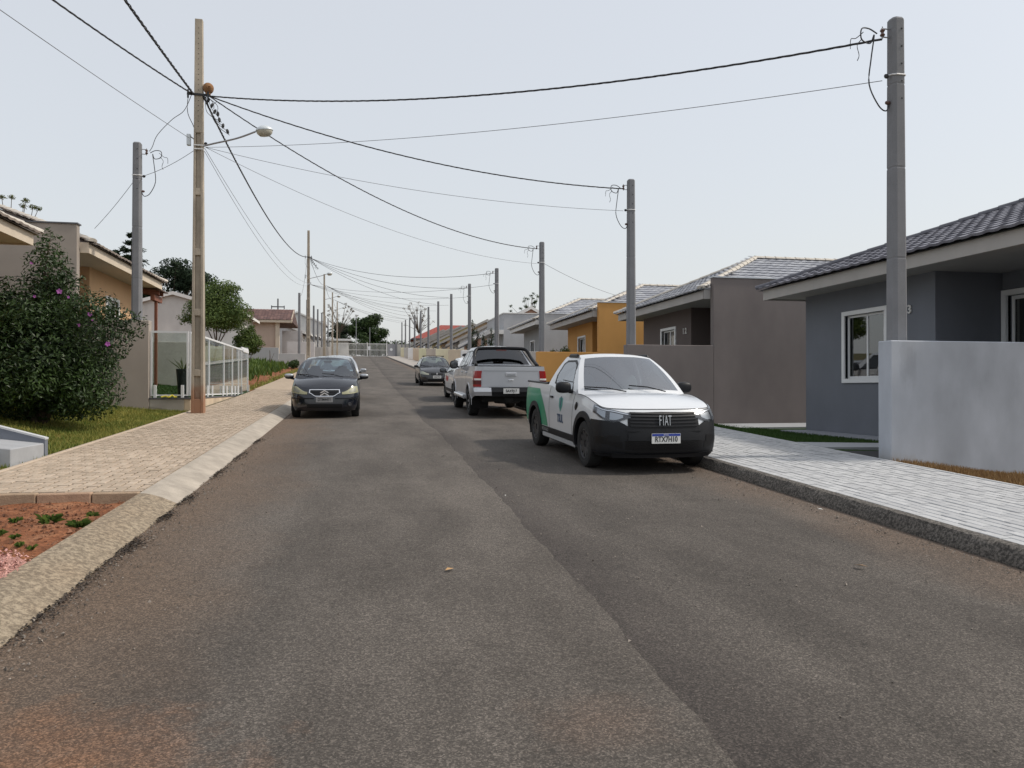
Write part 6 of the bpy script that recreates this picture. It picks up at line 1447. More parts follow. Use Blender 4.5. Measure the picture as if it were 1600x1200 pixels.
    # rear of the cabin
    if P.get('bed'):
        zb_ = P['bed']['rail']; k = Vector((0, -g['belt_end'], zb_)); ke = Vector((sh.top(tb).x*.99, -g['belt_end'], zb_)); rows = coons(Rr, lambda u: k.lerp(ke, u), lin(rr_c, k), lin(rr_e, ke), 16, 12); fr = MB(); gl = MB()
        for j in range(12):
            for i in range(16):
                q = [rows[j][i], rows[j][i+1], rows[j+1][i+1], rows[j+1][i]]; (gl if (i < 15 and 1 <= j < 11) else fr).face(q)
        fr.mirror(); fr.build('cab_back', body, root, local=True, smooth=.9, weld=.001); gl.mirror(); gl.build('rear_window', V['glassd'], root, local=True, weld=.001)
        b = P['bed']; y0, y1 = -(g['belt_end']+.01), -(Lc-.07); zf = b['floor']; bi = MB(); xi = P['hw']-.16
        bi.face([(-xi, y0, zf), (xi, y0, zf), (xi, y1+.05, zf), (-xi, y1+.05, zf)])
        for s in (-1, 1): bi.face([(s*xi, y0, zf), (s*xi, y1+.05, zf), (s*xi, y1+.05, zb_), (s*xi, y0, zb_)])
        bi.face([(-xi, y1+.05, zf), (xi, y1+.05, zf), (xi, y1+.05, zb_), (-xi, y1+.05, zb_)]); bi.face([(-xi, y0, zf), (xi, y0, zf), (xi, y0, zb_), (-xi, y0, zb_)]); bi.build('bed_liner', V['dplastic'], root, local=True, recalc=False)
        tr = MB(); n = 24; ta, te = tb, 1.0; rows = [[], []]
        for i in range(n+1):
            t = ta+(te-ta)*i/n; p = sh.top(t); rows[0].append(p); rows[1].append(Vector((min(p.x, xi), max(p.y, y1+.05), p.z+.003)))
        tr.grid(rows); tr.mirror(); tr.build('bed_rail', V[b.get('cap', P['paint'])], root, local=True, smooth=.8, weld=.001)
    else:
        G = lambda u: sh.top(1-(1-tb)*u); rows = coons(Rr, G, lin(rr_c, sh.top(1.0)), lambda w: side(rh+(s1-rh)*w, rr_e.z+(sh.top(tb).z-rr_e.z)*w**g.get('cp', 1.15)), 16, 14); fr = MB(); gl = MB()
        for j in range(14):
            for i in range(16):
                q = [rows[j][i], rows[j][i+1], rows[j+1][i+1], rows[j+1][i]]; (gl if (i < 13 and 2 <= j < 12) else fr).face(q)
        fr.mirror(); fr.build('tailgate', body, root, local=True, smooth=.9, weld=.001); gl.mirror(); gl.build('rear_window', V[P.get('wsglass', 'glass')], root, local=True, weld=.001)
    # cabin interior
    st = V[P.get('seat', 'seat')]; bz_ = P['cowl'][2]
    cs = P['cowl'][1]
    MB().hexa([(-.62, -cs-.28, .45), (.62, -cs-.28, .45), (.62, -cs+.02, .45), (-.62, -cs+.02, .45)], [(-.64, -cs-.26, bz_-.03), (.64, -cs-.26, bz_-.03), (.64, -cs-.02, bz_-.06), (-.64, -cs-.02, bz_-.06)]).build('dashboard', V['dplastic'], root, local=True, bevel=.02)
    ss = g.get('seat', ah+.45); floor = MB().box(-.68, .68, -(s1-.05), -cs, .42, .5).build('cabin_floor', V['under'], root, local=True)
    hr = rr_c.z
    for s in (-.36, .36):
        mb = MB(); mb.blob((s, -ss+.1, .62), (.24, .25, .10), 12, 8, .5); mb.blob((s, -ss-.2, .62+(hr-.62)*.32), (.23, .09, (hr-.62)*.36), 12, 8, .5, rot=Matrix.Rotation(.18, 3, 'X')); mb.blob((s, -ss-.29, hr-.30), (.13, .05, .09), 10, 8, .6); mb.build('seat', st, root, local=True, smooth=3.2)
    if not P.get('bed') or g.get('rows', 1) > 1:
        s2 = ss+.85; mb = MB(); mb.blob((0, -s2, .6), (.58, .25, .1), 14, 8, .5); mb.blob((0, -s2-.24, .82), (.58, .09, .28), 14, 8, .5, rot=Matrix.Rotation(.2, 3, 'X')); mb.build('rear_seat', st, root, local=True, smooth=3.2)
    mb = MB(); mb.tube([(-.36+.17*cos(a), -cs-.40+.05*sin(a), bz_-.06+.16*sin(a)) for a in [2*pi*i/18 for i in range(19)]], .014, 6); mb.build('steering_wheel', V['dplastic'], root, local=True)
    MB().blob((0, -ah-.10+.0, hdr_c.z-.11), (.11, .02, .032), 10, 6, .5).build('inner_mirror', V['dplastic'], root, local=True)
    # door mirrors, wipers, aerial
    mm = P['mirror']
    for s in (-1, 1):
        mb = MB(); mb.blob((s*mm[0], -mm[1], mm[2]), mm[3], 16, 10, .72); o = mb.build('mirror', V[mm[4]], root, local=True, smooth=3.2)
        MB().hexa([(s*(mm[0]-.16), -mm[1]-.03, mm[2]-.10), (s*(mm[0]-.03), -mm[1]-.03, mm[2]-.07), (s*(mm[0]-.03), -mm[1]+.02, mm[2]-.07), (s*(mm[0]-.16), -mm[1]+.02, mm[2]-.10)], [(s*(mm[0]-.16), -mm[1]-.03, mm[2]-.05), (s*(mm[0]-.03), -mm[1]-.03, mm[2]-.02), (s*(mm[0]-.03), -mm[1]+.02, mm[2]-.02), (s*(mm[0]-.16), -mm[1]+.02, mm[2]-.05)]).build('mirror_arm', V['dplastic'], root, local=True)
        MB().blob((s*mm[0], -mm[1]-mm[3][1]*.93, mm[2]), (mm[3][0]*.8, .008, mm[3][2]*.78), 14, 8, .7).build('mirror_glass', M['mirror_glass'], root, local=True, smooth=3.2)
    for s, q in ((-.42, .1), (.18, .72)):
        f = lambda u, w: coons_pt(ck, H, cc, hdr_c, u, w)
        a = Vector((s, cc.y+.03-abs(s)*.02, cc.z+.012)); bpt = ck(min(1, abs(q)/cw.x)); bpt = Vector((q, bpt.y-.09, bpt.z+.095)); MB().tube([a, a.lerp(bpt, .5)+Vector((0, .02, .02)), bpt], .009, 5).build('wiper', V['dplastic'], root, local=True)
    # shut lines of the doors, drawn as thin dark strips
    for sl in P.get('doors', ()):
        mb = MB(); rows = [[], []]
        for i in range(13):
            z = sl[1]+(sl[2]-sl[1])*i/12
            for k, d in enumerate((-.006, .006)): ss_ = sl[0]+d+sl[3]*(i/12); rows[k].append(sh.S(sh.t_s(ss_), min(z, sh.zt(ss_)), .0015))
        mb.grid(rows); mb.lr('door_gap', V['dplastic'], root, local=True, recalc=False)
    root['_'] = 0; del root['_']
    return root, sh, side, dict(E=E, F=F, ck=ck, H=H, cc=cc, cw=cw, tb=tb, rail=rail)
def coons_pt(*a): return None
def add_patch(root, sh, name, m, t0, t1, zlo, zhi, off, n=14, rows=3, mirror=True, rim=None):
    mb = MB(); g = sh.patch(t0, t1, zlo, zhi, off, n, rows); mb.grid(g)
    # return edges so the piece has thickness
    back = sh.patch(t0, t1, zlo, zhi, off-.03, n, rows); mb.grid([g[0], back[0]]); mb.grid([g[-1], back[-1]])
    if t0 > 0: mb.grid([[r[0] for r in g], [r[0] for r in back]])
    if t1 < 1: mb.grid([[r[-1] for r in g], [r[-1] for r in back]])
    if t0 <= 0 or t1 >= 1: mb.mirror(); return mb.build(name, m, root, local=True, smooth=.7, weld=.0008)
    return mb.lr(name, m, root, local=True, smooth=.7, weld=.0008)
def front_pt(sh, x, z, off): p = sh.S(sh.t_x(abs(x)), z, off); return Vector((math.copysign(p.x, x), p.y, p.z))
def plate(root, c, ex, ey, w, h, txt, m, band=None, ink='ink', size=.085, xs=.82):
    F = frame(c, ex, ey); mb = MB(); mb.box(-w/2, w/2, -h/2, h/2, -.008, .004); mb.v = [tuple(F @ Vector(v)) for v in mb.v]; o = mb.build('number_plate', V[m], root, local=True)
    if band:
        mb = MB(); mb.box(-w/2+.004, w/2-.004, h/2-.034, h/2-.003, .004, .0055); mb.v = [tuple(F @ Vector(v)) for v in mb.v]; mb.build('plate_band', V[band], o, local=True)
        text_mb('BRASIL', .024, .001, F @ Matrix.Translation((0, h/2-.0185, .0062))).build('plate_lettering', V['plate'], o, local=True)
    text_mb(txt, size, .002, F @ Matrix.Translation((0, -.012 if band else 0, .0055)), bold=.0022, xs=xs).build('plate_lettering', V[ink], o, local=True)
    return o

# ---- white and green compact pickup, nearest on the right
STR = dict(paint='white', hw=.862, R=.325, wheels=(.83, 3.57), arch=.385, tw=.20, bed=dict(rail=1.075, floor=.72),
    plan=[(0, 0), (.012, .33), (.055, .57), (.15, .745), (.33, .83), (.83, .862), (1.7, .862), (2.9, .858), (3.57, .862), (4.1, .852), (4.36, .80), (4.45, .55), (4.47, 0)],
    ztop=[(0, .845), (.15, .855), (.5, .925), (1.1, 1.0), (1.6, 1.00), (2.3, 1.03), (2.75, 1.075), (4.47, 1.08)], zbot=[(0, .23), (.4, .22), (.9, .23), (3.6, .26), (4.47, .36)],
    lat=[(0, .955), (.15, .99), (.5, 1.0), (.8, .985), (1, .945)], fo=[(0, .06), (.12, .015), (.35, 0), (.6, .015), (.85, .06), (1, .13)], ro=[(0, .03), (.3, 0), (1, .02)],
    cowl=(1.20, .98, 1.035), hoodbow=.045, corner=.20, wsglass='glass', sglass='glass', seat='seatl', rimk='rim', spokes=10,
    gh=dict(pts=[(0, 1.80, 1.575), (.56, 1.90, 1.525), (0, 2.62, 1.575), (.57, 2.60, 1.535)], belt_end=2.86, rbow=.02, cp=1.3, abow=(.02, 0, .035), seat=2.25,
        wins=[[(1.52, 1.035), (2.35, 1.085), (2.52, 1.13), (2.56, 1.25), (2.50, 1.42), (2.38, 1.47), (2.0, 1.475), (1.86, 1.42)]]),
    mirror=(.955, 1.50, 1.085, (.115, .075, .085), 'plastic'), doors=[(1.38, .36, 1.0, -.05), (2.62, .36, 1.06, .05)])
y_f = 9.5
strada, sh, side, X_ = make_car('pickup_truck', 'white and green compact pickup with black front bumper, nearest on the right', (3.93, y_f, rz(y_f+2.2)-.039*2.2+.006), pi + radians(1.2), STR, rx=0)
strada.rotation_euler = (atan(-.0395), 0, pi+radians(1.2))
tx = lambda x: sh.t_x(x)
# black lower front: wraps from bumper lip to the wheel arches
zbump = pchip([(0, .60), (.42, .62), (.62, .685), (.8, .70), (1, .70)])
fb = MB(); te = sh.t_s(.50); N_ = 40
hi = lambda t: .60 if sh.at(t)[1] < .40 else .60+.10*sm(.40, .66, sh.at(t)[1])
add_patch(strada, sh, 'front_bumper', V['plastic'], 0, te, lambda t: .225, hi, .016, 40, 10)
add_patch(strada, sh, 'bumper_crease', V['dplastic'], 0, sh.t_s(.46), lambda t: .262+.0*t, lambda t: .272, .026, 30, 1)
add_patch(strada, sh, 'grille', V['dplastic'], 0, tx(.50), lambda t: .585, lambda t: .815-.02*sh.at(t)[1], .010, 20, 6)
for z in (.632, .675, .718, .76, .796): add_patch(strada, sh, 'grille_bar', V['plastic'], 0, tx(.47-.0*z), lambda t, z=z: z-.011+.02*sh.at(t)[1], lambda t, z=z: z+.008+.02*sh.at(t)[1], .024, 18, 1)
add_patch(strada, sh, 'grille_surround', V['plastic'], 0, tx(.52), lambda t: .565, lambda t: .592, .03, 18, 1)
for z, q in ((.325, .46), (.36, .50), (.395, .50), (.43, .44)): add_patch(strada, sh, 'intake_bar', V['dplastic'], 0, tx(q), lambda t, z=z: z-.008+.006*sin(sh.at(t)[1]*60), lambda t, z=z: z+.008+.006*sin(sh.at(t)[1]*60), .021, 40, 1)
add_patch(strada, sh, 'bumper_lip', V['plastic'], 0, tx(.70), lambda t: .215, lambda t: .262+.03*sm(.35, .8, sh.at(t)[1]), .036-.0, 30, 2)
add_patch(strada, sh, 'bumper_wing', V['dplastic'], tx(.57), sh.t_s(.36), lambda t: .345+.05*sm(.57, .8, sh.at(t)[1]), lambda t: .43+.06*sm(.57, .8, sh.at(t)[1]), .019, 12, 2)
for ps in (-1, 1):
    MB().tube([Vector((ps*q.x, q.y, q.z+.001)) for q in [X_['E'](i/20) for i in range(21)]], .0055, 4).build('hood_gap', V['dplastic'], strada, local=True)
MB().tube([Vector((sg*q.x, q.y+.001, q.z)) for sg, q in [(-1, X_['F'](1-i/16)) for i in range(16)] + [(1, X_['F'](i/16)) for i in range(17)]], .006, 4).build('hood_gap', V['dplastic'], strada, local=True)
add_patch(strada, sh, 'bumper_centre', V['plastic'], 0, tx(.50), lambda t: .445, lambda t: .568-.03*sm(.3, .5, sh.at(t)[1]), .034, 22, 3)
add_patch(strada, sh, 'bumper_intake', V['dplastic'], 0, tx(.54), .285, .44, .018, 20, 2)
add_patch(strada, sh, 'fog_pocket', V['dplastic'], tx(.60), tx(.74), .42, .51, .022, 8, 2)
hl0, hl1 = tx(.46), sh.t_s(.44)
def hlo(t): x = (t-hl0)/(hl1-hl0); return .735-.055*sm(0, .35, x)+.11*sm(.35, 1, x)
def hhi(t): x = (t-hl0)/(hl1-hl0); return .80+.045*sm(0, .5, x)+.05*sm(.45, 1, x)
add_patch(strada, sh, 'headlight', V['dlamp'], hl0, hl1, hlo, hhi, .012, 18, 4)
add_patch(strada, sh, 'headlight_bezel', V['lamp'], hl0+(hl1-hl0)*.16, hl0+(hl1-hl0)*.44, lambda t: hlo(t)+.03, lambda t: hhi(t)-.035, .016, 8, 2)
add_patch(strada, sh, 'headlight_bezel', V['lamp'], hl0+(hl1-hl0)*.54, hl0+(hl1-hl0)*.80, lambda t: hlo(t)+.03, lambda t: hhi(t)-.03, .016, 8, 2)
add_patch(strada, sh, 'headlight_strip', V['chrome'], hl0+(hl1-hl0)*.05, hl0+(hl1-hl0)*.95, lambda t: hhi(t)-.022, lambda t: hhi(t)-.010, .017, 16, 1)
add_patch(strada, sh, 'headlight_lens', V['lens'], hl0, hl1, hlo, hhi, .024, 18, 4)
for w in STR['wheels']:
    mb = MB(); mb.grid(ring_arc(sh, w, .375, .455, .325, .020)); mb.lr('wheel_flare', V['plastic'], strada, local=True, smooth=.8, recalc=True)
ta, tb2 = sh.t_s(1.27), sh.t_s(3.12)
add_patch(strada, sh, 'side_cladding', V['plastic'], ta, tb2, .30, .40, .014, 20, 2)
add_patch(strada, sh, 'side_sill', V['white'], ta, tb2, .225, .285, .010, 20, 1)
text_mb('ENDURANCE', .075, .002, frame(sh.S(sh.t_s(2.86), .35, .0165), (0, 1, 0), (0, 0, 1)), xs=.9).build('side_lettering', V['lamp'], strada, local=True)
# green rear quarter with a curved edge, ahead of and behind the rear wheel
def gq(z): return 3.02 - .32*sm(.95, .45, z)*0 + .34*sm(.42, 1.05, z)
mb = MB(); rows = []
for j in range(15):
    z = .41+(1.0-.41)*j/14; a = 2.74+.62*((z-.41)/.62)**1.6; b = 4.40; rows.append([sh.S(sh.t_s(a+(b-a)*i/40), min(z, sh.zt(a)-.03), .0025) for i in range(41)])
for j in range(14):
    for i in range(40):
        c = (rows[j][i]+rows[j+1][i+1])/2
        if math.hypot(-c.y-3.57, c.z-.325) < .40: continue
        mb.face([rows[j][i], rows[j][i+1], rows[j+1][i+1], rows[j+1][i]])
mb.build('green_panel', V['green'], strada, local=True, smooth=3.2, weld=.001)
mb.v = [(-x, y, z) for x, y, z in mb.v]; mb.build('green_panel', V['green'], strada, local=True, smooth=3.2, weld=.001)
# door emblem and lettering on the visible flank (car's right)
def flank_text(txt, s_, z, size, m, bold=.004, xs=1): c = sh.S(sh.t_s(s_), z, .004); return text_mb(txt, size, .002, frame(c, (0, 1, 0), (0, -.05, 1)), bold=bold, xs=xs).build('door_lettering', V[m], strada, local=True)
flank_text('TSUL', 1.98, .585, .17, 'navyd', .006, .85)
sdp = lambda s_, z: sh.S(sh.t_s(s_), z, .004)
mb = MB(); mb.face([sdp(1.98-a, .80+b) for a, b in ((-.10, .10), (0, .125), (.10, .10), (.09, -.02), (0, -.11), (-.09, -.02))]); mb.build('door_emblem', V['tealp'], strada, local=True, recalc=False)
mb = MB(); mb.face([Vector((.004, 0, 0))+sdp(1.98-a, .80+b) for a, b in ((-.02, .13), (.02, .13), (.02, .0), (0, -.07), (-.02, .0))]); mb.build('door_emblem', V['navyd'], strada, local=True, recalc=False)
for s in (-1, 1): c = sh.S(sh.t_s(2.50), .90, .012); MB().blob((s*c.x, c.y, c.z), (.014, .085, .018), 10, 6, .6).build('door_handle', V['dplastic'], strada, local=True, smooth=3.2)
for s in (-1, 1): c = sh.S(sh.t_s(1.17), .83, .006); MB().blob((s*c.x, c.y, c.z), (.008, .075, .045), 10, 6, .8, rot=Matrix.Rotation(.7, 3, 'X')).build('fender_badge', V['dplastic'], strada, local=True, smooth=3.2)
p = front_pt(sh, 0, .70, .036); F_ = frame(p, (-1, 0, 0), (0, -.12, 1))
for ch, dx in (('F', -.068), ('I', -.026), ('A', .018), ('T', .068)): text_mb(ch, .19, .012, F_ @ Matrix.Translation((dx, 0, 0)), bold=.001, xs=.40).build('grille_letter', V['lamp'], strada, local=True)
p = front_pt(sh, 0, .475, .040); plate(strada, p, (-1, 0, 0), (0, -.05, 1), .40, .13, 'RTX7H10', 'plate', 'blue', size=.098, xs=.78)
for s in (-1, 1):
    MB().hexa([(s*.545, -1.98, 1.545), (s*.595, -1.98, 1.53), (s*.595, -2.46, 1.53), (s*.545, -2.46, 1.545)], [(s*.555, -2.03, 1.585), (s*.585, -2.03, 1.58), (s*.585, -2.40, 1.58), (s*.555, -2.40, 1.585)]).build('roof_rail_foot', V['dplastic'], strada, local=True, bevel=.008)
mb = MB(); mb.tube([(.80, -2.9, 1.10), (.80, -4.3, 1.10)], .018, 6); mb.lr('bed_side_rail', V['dplastic'], strada, local=True)
# ---- silver double-cab pickup
RAN = dict(paint='pearl', ubz=.42, hw=.925, R=.385, wheels=(.90, 4.12), arch=.455, tw=.25, bed=dict(rail=1.30, floor=.95, cap='dplastic'),
    plan=[(0, 0), (.02, .4), (.08, .68), (.2, .84), (.45, .91), (.95, .93), (2, .925), (4.1, .93), (5.0, .925), (5.26, .905), (5.30, .80), (5.32, 0)],
    ztop=[(0, 1.02), (.2, 1.04), (.7, 1.14), (1.5, 1.20), (2.4, 1.23), (3.7, 1.29), (3.85, 1.30), (5.32, 1.31)], zbot=[(0, .42), (.9, .40), (4.1, .42), (5.32, .60)],
    lat=[(0, .96), (.2, 1.0), (.6, 1.0), (1, .955)], fo=[(0, .06), (.3, 0), (1, .12)], ro=[(0, .05), (.12, .0), (.25, .03), (1, .03)], wr=.25,
    cowl=(1.55, 1.35, 1.24), hoodbow=.03, wsglass='glassd', sglass='glassd', rimk='alloy', spokes=6,
    gh=dict(pts=[(0, 2.10, 1.83), (.62, 2.20, 1.77), (0, 3.45, 1.83), (.62, 3.42, 1.78)], belt_end=3.80, rbow=.03, cp=1.4, seat=2.6, rows=2,
        wins=[[(1.95, 1.26), (2.75, 1.29), (2.75, 1.70), (2.30, 1.69)], [(2.85, 1.29), (3.55, 1.33), (3.42, 1.66), (3.25, 1.71), (2.85, 1.71)]]),
    mirror=(1.06, 1.95, 1.32, (.12, .08, .12), 'plastic'), doors=[(1.72, .55, 1.2, 0), (2.8, .55, 1.25, 0), (3.72, .70, 1.28, 0)])
yf = 18.9+5.32
ran, sh2, side2, X2 = make_car('pickup_truck', 'silver-white double-cab pickup with black sports bar, seen from behind', (3.78, yf, rz(yf)), 0, RAN); ran.rotation_euler = (atan(.0415), 0, radians(-.6))
ran.location.z = rz(19.9)+.0415*(yf-19.9)+.004
rt = lambda x: sh2.t_x(x, False)
# tailgate panel, lamps, bumper, plate
add_patch(ran, sh2, 'tailgate', V['pearl'], rt(.72), 1, .80, 1.285, .010, 14, 5)
add_patch(ran, sh2, 'tailgate_groove', V['greyp'], rt(.71), 1, 1.19, 1.205, .014, 14, 1)
tl0, tl1 = sh2.t_s(5.12), rt(.745)
add_patch(ran, sh2, 'tail_light', V['red'], tl0, tl1, .80, 1.20, .014, 12, 5); add_patch(ran, sh2, 'tail_light_lens', V['redd'], tl0, tl1, .86, .96, .02, 12, 2); add_patch(ran, sh2, 'reversing_lens', V['plate'], (tl0+tl1)/2, tl1, .965, 1.01, .021, 6, 1)
add_patch(ran, sh2, 'rear_bumper', V['plastic'], rt(.55), 1, .56, .79, .05, 12, 4); add_patch(ran, sh2, 'rear_bumper_corner', V['pearl'], sh2.t_s(4.9), rt(.50), .58, .78, .06, 12, 4)
plate(ran, (0, -5.40, .70), (1, 0, 0), (0, 0, 1), .40, .13, 'BAX9J17', 'plate', None, 'ink', .098, .78)
mb = MB(); mb.box(-.14, .14, -5.345, -5.325, 1.06, 1.16); mb.build('tailgate_handle', V['pearl'], ran, local=True, bevel=.015); MB().box(-.10, .10, -5.352, -5.346, 1.085, 1.115).build('handle_recess', V['greyp'], ran, local=True)
MB().blob((.0, -5.335, .97), (.075, .01, .018), 10, 6, .7).build('tailgate_badge', V['chrome'], ran, local=True, smooth=3.2)
MB().box(-.80, .80, -5.22, -3.9, 1.298, 1.325).build('bed_cover', V['dplastic'], ran, local=True, bevel=.008)
sb = MB(); sb.tube(catmull([(.80, -4.75, 1.33), (.77, -4.15, 1.52), (.68, -3.88, 1.73), (.50, -3.84, 1.775), (0, -3.83, 1.785)], 8), .045, 8); sb.mirror(); sb.build('sports_bar', V['dplastic'], ran, local=True, smooth=3.2)
MB().box(-.14, .14, -3.90, -3.86, 1.71, 1.745).build('brake_light', V['redd'], ran, local=True)
for w in RAN['wheels']: mb = MB(); mb.grid(ring_arc(sh2, w, .445, .49, .385, .012)); mb.lr('wheel_lip', V['pearl'], ran, local=True, smooth=.8)
mb = MB(); mb.tube([(.96, -1.5, .47), (.96, -3.55, .47)], .055, 8); mb.lr('side_step', V['chrome'], ran, local=True, smooth=.8)
MB().lathe([(.001, -.11), (.30, -.11), (.36, -.06), (.37, 0), (.36, .06), (.30, .11), (.001, .11)], (.0, -4.72, .47), (0, 0, 1), 24).build('spare_wheel', V['tyre'], ran, local=True, smooth=.8)
for s in (-1, 1):
    for q in (2.62, 3.58): c = sh2.S(sh2.t_s(q), 1.13, .015); MB().blob((s*c.x, c.y, c.z), (.018, .09, .02), 10, 6, .6).build('door_handle', V['white'], ran, local=True, smooth=3.2)
# ---- dark blue hatchback on the left
C3 = dict(paint='navy', hw=.835, R=.295, wheels=(.74, 3.20), arch=.345, tw=.19,
    plan=[(0, 0), (.015, .33), (.07, .57), (.18, .72), (.38, .80), (.75, .832), (1.8, .835), (3.2, .832), (3.6, .79), (3.8, .62), (3.85, 0)],
    ztop=[(0, .76), (.1, .775), (.3, .85), (.7, .94), (1.0, .97), (2.0, .98), (3.0, 1.02), (3.85, 1.03)], zbot=[(0, .20), (.7, .2), (3.85, .28)],
    lat=[(0, .94), (.15, .98), (.5, 1.0), (.75, .985), (1, .93)], fo=[(0, .05), (.2, .0), (.5, .01), (.8, .07), (1, .15)], ro=[(0, .05), (.3, 0), (1, .08)],
    cowl=(1.0, .72, 1.0), hoodbow=.05, corner=.16, wsglass='glassb', sglass='glassb', rimk='alloy', spokes=7,
    gh=dict(pts=[(0, 1.62, 1.50), (.53, 1.68, 1.45), (0, 3.05, 1.49), (.55, 2.95, 1.45)], belt_end=3.55, rbow=.045, cp=1.5, abow=(.03, 0, .07), seat=2.0,
        wins=[[(1.45, 1.00), (2.15, 1.01), (2.15, 1.40), (1.75, 1.40)], [(2.23, 1.01), (2.95, 1.05), (2.85, 1.38), (2.23, 1.41)]]),
    mirror=(.94, 1.22, 1.01, (.115, .07, .07), 'navy'), doors=[(1.05, .32, .95, 0), (2.2, .32, .98, 0)])
yc = 19.25
def hatch(label, loc, rot, P, deco, slope): 
    r, s_, sd_, x_ = make_car('hatchback', label, loc, rot, P); deco(r, s_); r.rotation_euler = (slope, 0, rot); return r
def c3deco(r, s):
    q = lambda x: s.t_x(x)
    gl_ = lambda t: .565+.075*sm(.20, .36, s.at(t)[1])
    add_patch(r, s, 'grille', V['dplastic'], 0, q(.36), gl_, .705, .012, 20, 5)
    for z in (.625, .665): add_patch(r, s, 'grille_bar', V['plastic'], 0, q(.31), z-.008, z+.008, .02, 16, 1)
    add_patch(r, s, 'grille_chrome', V['chrome'], 0, q(.375), .705, .722, .026, 20, 1); add_patch(r, s, 'grille_chrome', V['chrome'], 0, q(.35), lambda t: gl_(t)-.016, gl_, .026, 20, 1); add_patch(r, s, 'grille_chrome', V['chrome'], q(.352), q(.375), lambda t: .63, lambda t: .72, .027, 4, 2)
    for dz in (0, -.058):
        mb = MB(); c = s.S(0, .675+dz, .03); y = c.y
        for sg in (-1, 1): mb.hexa([(0, y-.01, c.z), (sg*.105, y-.012, c.z-.062), (sg*.105, y-.012, c.z-.032), (0, y-.01, c.z+.034)], [(0, y+.012, c.z), (sg*.105, y+.008, c.z-.062), (sg*.105, y+.008, c.z-.032), (0, y+.012, c.z+.034)])
        mb.build('chevron_badge', V['chrome'], r, local=True)
    h0, h1 = q(.42), s.t_s(.36)
    lo = lambda t: .60+.04*sm(0, 1, (t-h0)/(h1-h0)); hi = lambda t: .655+.135*sm(0, .75, (t-h0)/(h1-h0))
    add_patch(r, s, 'headlight', V['yellow'], h0, h1, lo, hi, .012, 16, 4); add_patch(r, s, 'headlight_bezel', V['plateg'], h0+(h1-h0)*.35, h0+(h1-h0)*.75, lambda t: lo(t)+.03, lambda t: hi(t)-.03, .018, 8, 3); add_patch(r, s, 'headlight_lens', V['lensm'], h0, h1, lo, hi, .024, 16, 4)
    add_patch(r, s, 'bumper_intake', V['dplastic'], 0, q(.42), .27, .37, .012, 14, 2); add_patch(r, s, 'bumper_strip', V['dplastic'], q(.25), s.t_s(.40), .485, .515, .016, 14, 1)
    c = front_pt(s, .60, .36, .014)
    for sg in (-1, 1): MB().lathe([(.045, -.02), (.045, .01), (.034, .012), (.001, .004)], (sg*c.x, c.y, c.z), (sg*.35, 1, 0), 14).build('fog_light', V['dlamp'], r, local=True, smooth=.8)
    plate(r, front_pt(s, 0, .475, .02), (-1, 0, 0), (0, 0, 1), .40, .13, 'DTM4471', 'plateg', None, 'ink', .098, .78)
    MB().tube([(0, -1.75, 1.50), (0, -1.95, 1.68)], .006, 5, r2=.003).build('aerial', V['dplastic'], r, local=True)
    for sg in (-1, 1): MB().blob((sg*.945, -1.20, 1.035), (.112, .066, .045), 14, 8, .8).build('mirror_cap', V['silver'], r, local=True, smooth=3.2)
hatch('dark blue hatchback with twin-chevron grille parked at the left kerb', (-.83, yc, rz(yc)+.004), pi+radians(-.5), C3, c3deco, atan(-.0405))
# ---- silver car behind it
C4 = dict(C3); C4.update(paint='silver', mirror=(.94, 1.22, 1.01, (.115, .07, .07), 'silver'))
hatch('silver hatchback mostly hidden behind the dark blue one', (-.80, 27.0, rz(27.0)+.004), pi, C4, c3deco, atan(-.05))
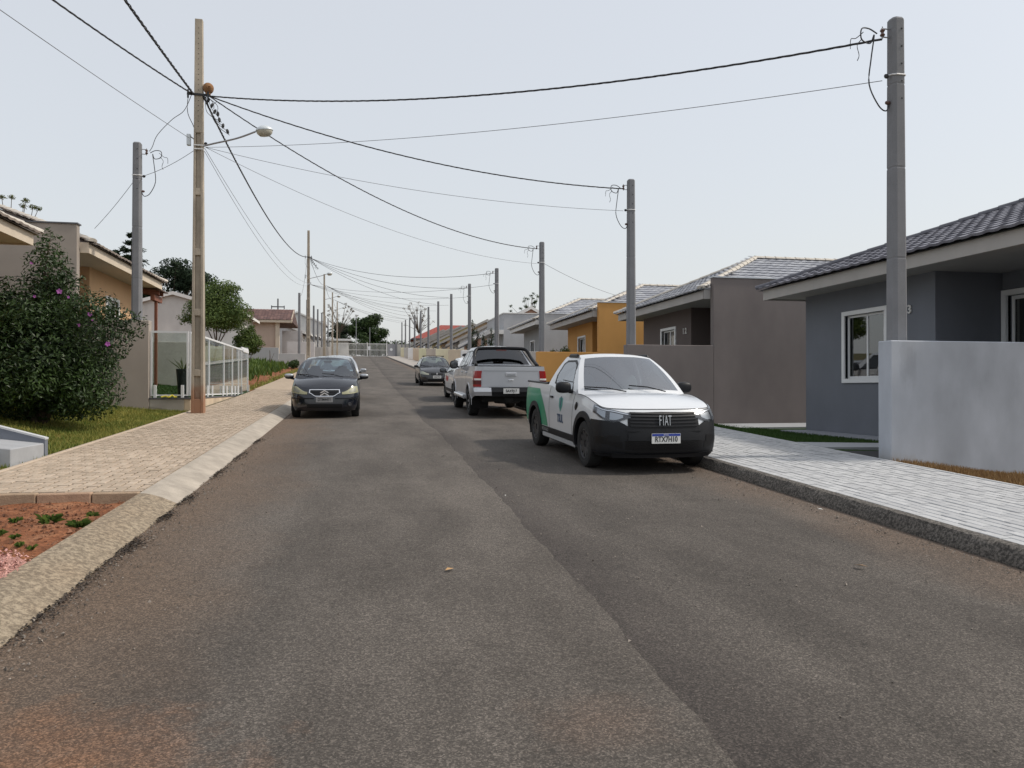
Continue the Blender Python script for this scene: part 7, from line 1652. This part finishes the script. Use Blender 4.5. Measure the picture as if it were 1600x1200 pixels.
# ---- black hatchback on the right
CL = dict(C3); CL.update(paint='blackp', hw=.82, ztop=[(0, .68), (.1, .70), (.35, .79), (.8, .87), (1.1, .90), (2.0, .92), (3.0, .95), (3.85, .96)], cowl=(1.1, .88, .93), hoodbow=.04,
    gh=dict(pts=[(0, 1.66, 1.41), (.52, 1.72, 1.36), (0, 3.0, 1.40), (.53, 2.9, 1.36)], belt_end=3.55, rbow=.03, cp=1.5, abow=(.03, 0, .05), seat=2.05, wins=[[(1.5, .93), (2.15, .94), (2.15, 1.31), (1.80, 1.31)], [(2.23, .94), (2.95, .98), (2.85, 1.29), (2.23, 1.32)]]), mirror=(.93, 1.3, .95, (.11, .07, .065), 'blackp'))
def cldeco(r, s):
    q = lambda x: s.t_x(x); h0, h1 = q(.40), s.t_s(.36); lo = lambda t: .55+.05*sm(0, 1, (t-h0)/(h1-h0)); hi = lambda t: .62+.10*sm(0, .75, (t-h0)/(h1-h0))
    add_patch(r, s, 'headlight', V['yellow'], h0, h1, lo, hi, .012, 14, 3); add_patch(r, s, 'headlight_lens', V['lens'], h0, h1, lo, hi, .024, 14, 3)
    add_patch(r, s, 'grille', V['dplastic'], 0, q(.30), .56, .63, .014, 12, 2); add_patch(r, s, 'bumper_intake', V['dplastic'], 0, q(.45), .25, .36, .014, 12, 2)
    c = s.S(0, .61, .03); mb = MB(); mb.prism([(0, c.y, c.z-.07), (.045, c.y, c.z), (0, c.y, c.z+.07), (-.045, c.y, c.z)], (0, .015, 0)); mb.build('diamond_badge', V['chrome'], r, local=True)
    plate(r, front_pt(s, 0, .45, .02), (-1, 0, 0), (0, 0, 1), .40, .13, 'AQK 2913', 'plate', None, 'ink', .085, .8)
    mb = MB(); mb.tube([(.5, -1.9, 1.43), (.5, -2.8, 1.43)], .02, 6); mb.lr('roof_bar', V['dplastic'], r, local=True)
    MB().box(-.55, .55, -2.05, -1.98, 1.445, 1.475).build('roof_crossbar', V['dplastic'], r, local=True, bevel=.008)
hatch('black hatchback with a diamond badge parked on the right beyond the pickups', (3.74, 37.6, rz(37.6)+.004), pi, CL, cldeco, atan(-.052))
# ---- white car with red lettering ahead of the silver pickup
C5 = dict(C3); C5.update(paint='white', mirror=(.95, 1.25, 1.03, (.12, .07, .085), 'plastic'), rimk='rim')
def c5deco(r, s):
    for sg, ex in ((1, (0, 1, 0)), (-1, (0, -1, 0))):
        c = s.S(s.t_s(1.55), .72, .004); c2 = Vector((sg*c.x, c.y, c.z)); text_mb('PLAN', .30, .002, frame(c2, ex, (0, 0, 1)), bold=.012, xs=.9).build('door_lettering', V['redl'], r, local=True)
    add_patch(r, s, 'side_strip', V['dplastic'], s.t_s(1.12), s.t_s(2.8), .30, .42, .012, 14, 1)
    MB().blob((-.25, -2.2, 1.60), (.12, .12, .06), 12, 8).build('roof_beacon', V['dplastic'], r, local=True, smooth=3.2)
hatch('white car with red door lettering parked ahead of the silver pickup', (3.98, 29.6, rz(29.6)+.004), 0, C5, c5deco, atan(.048))
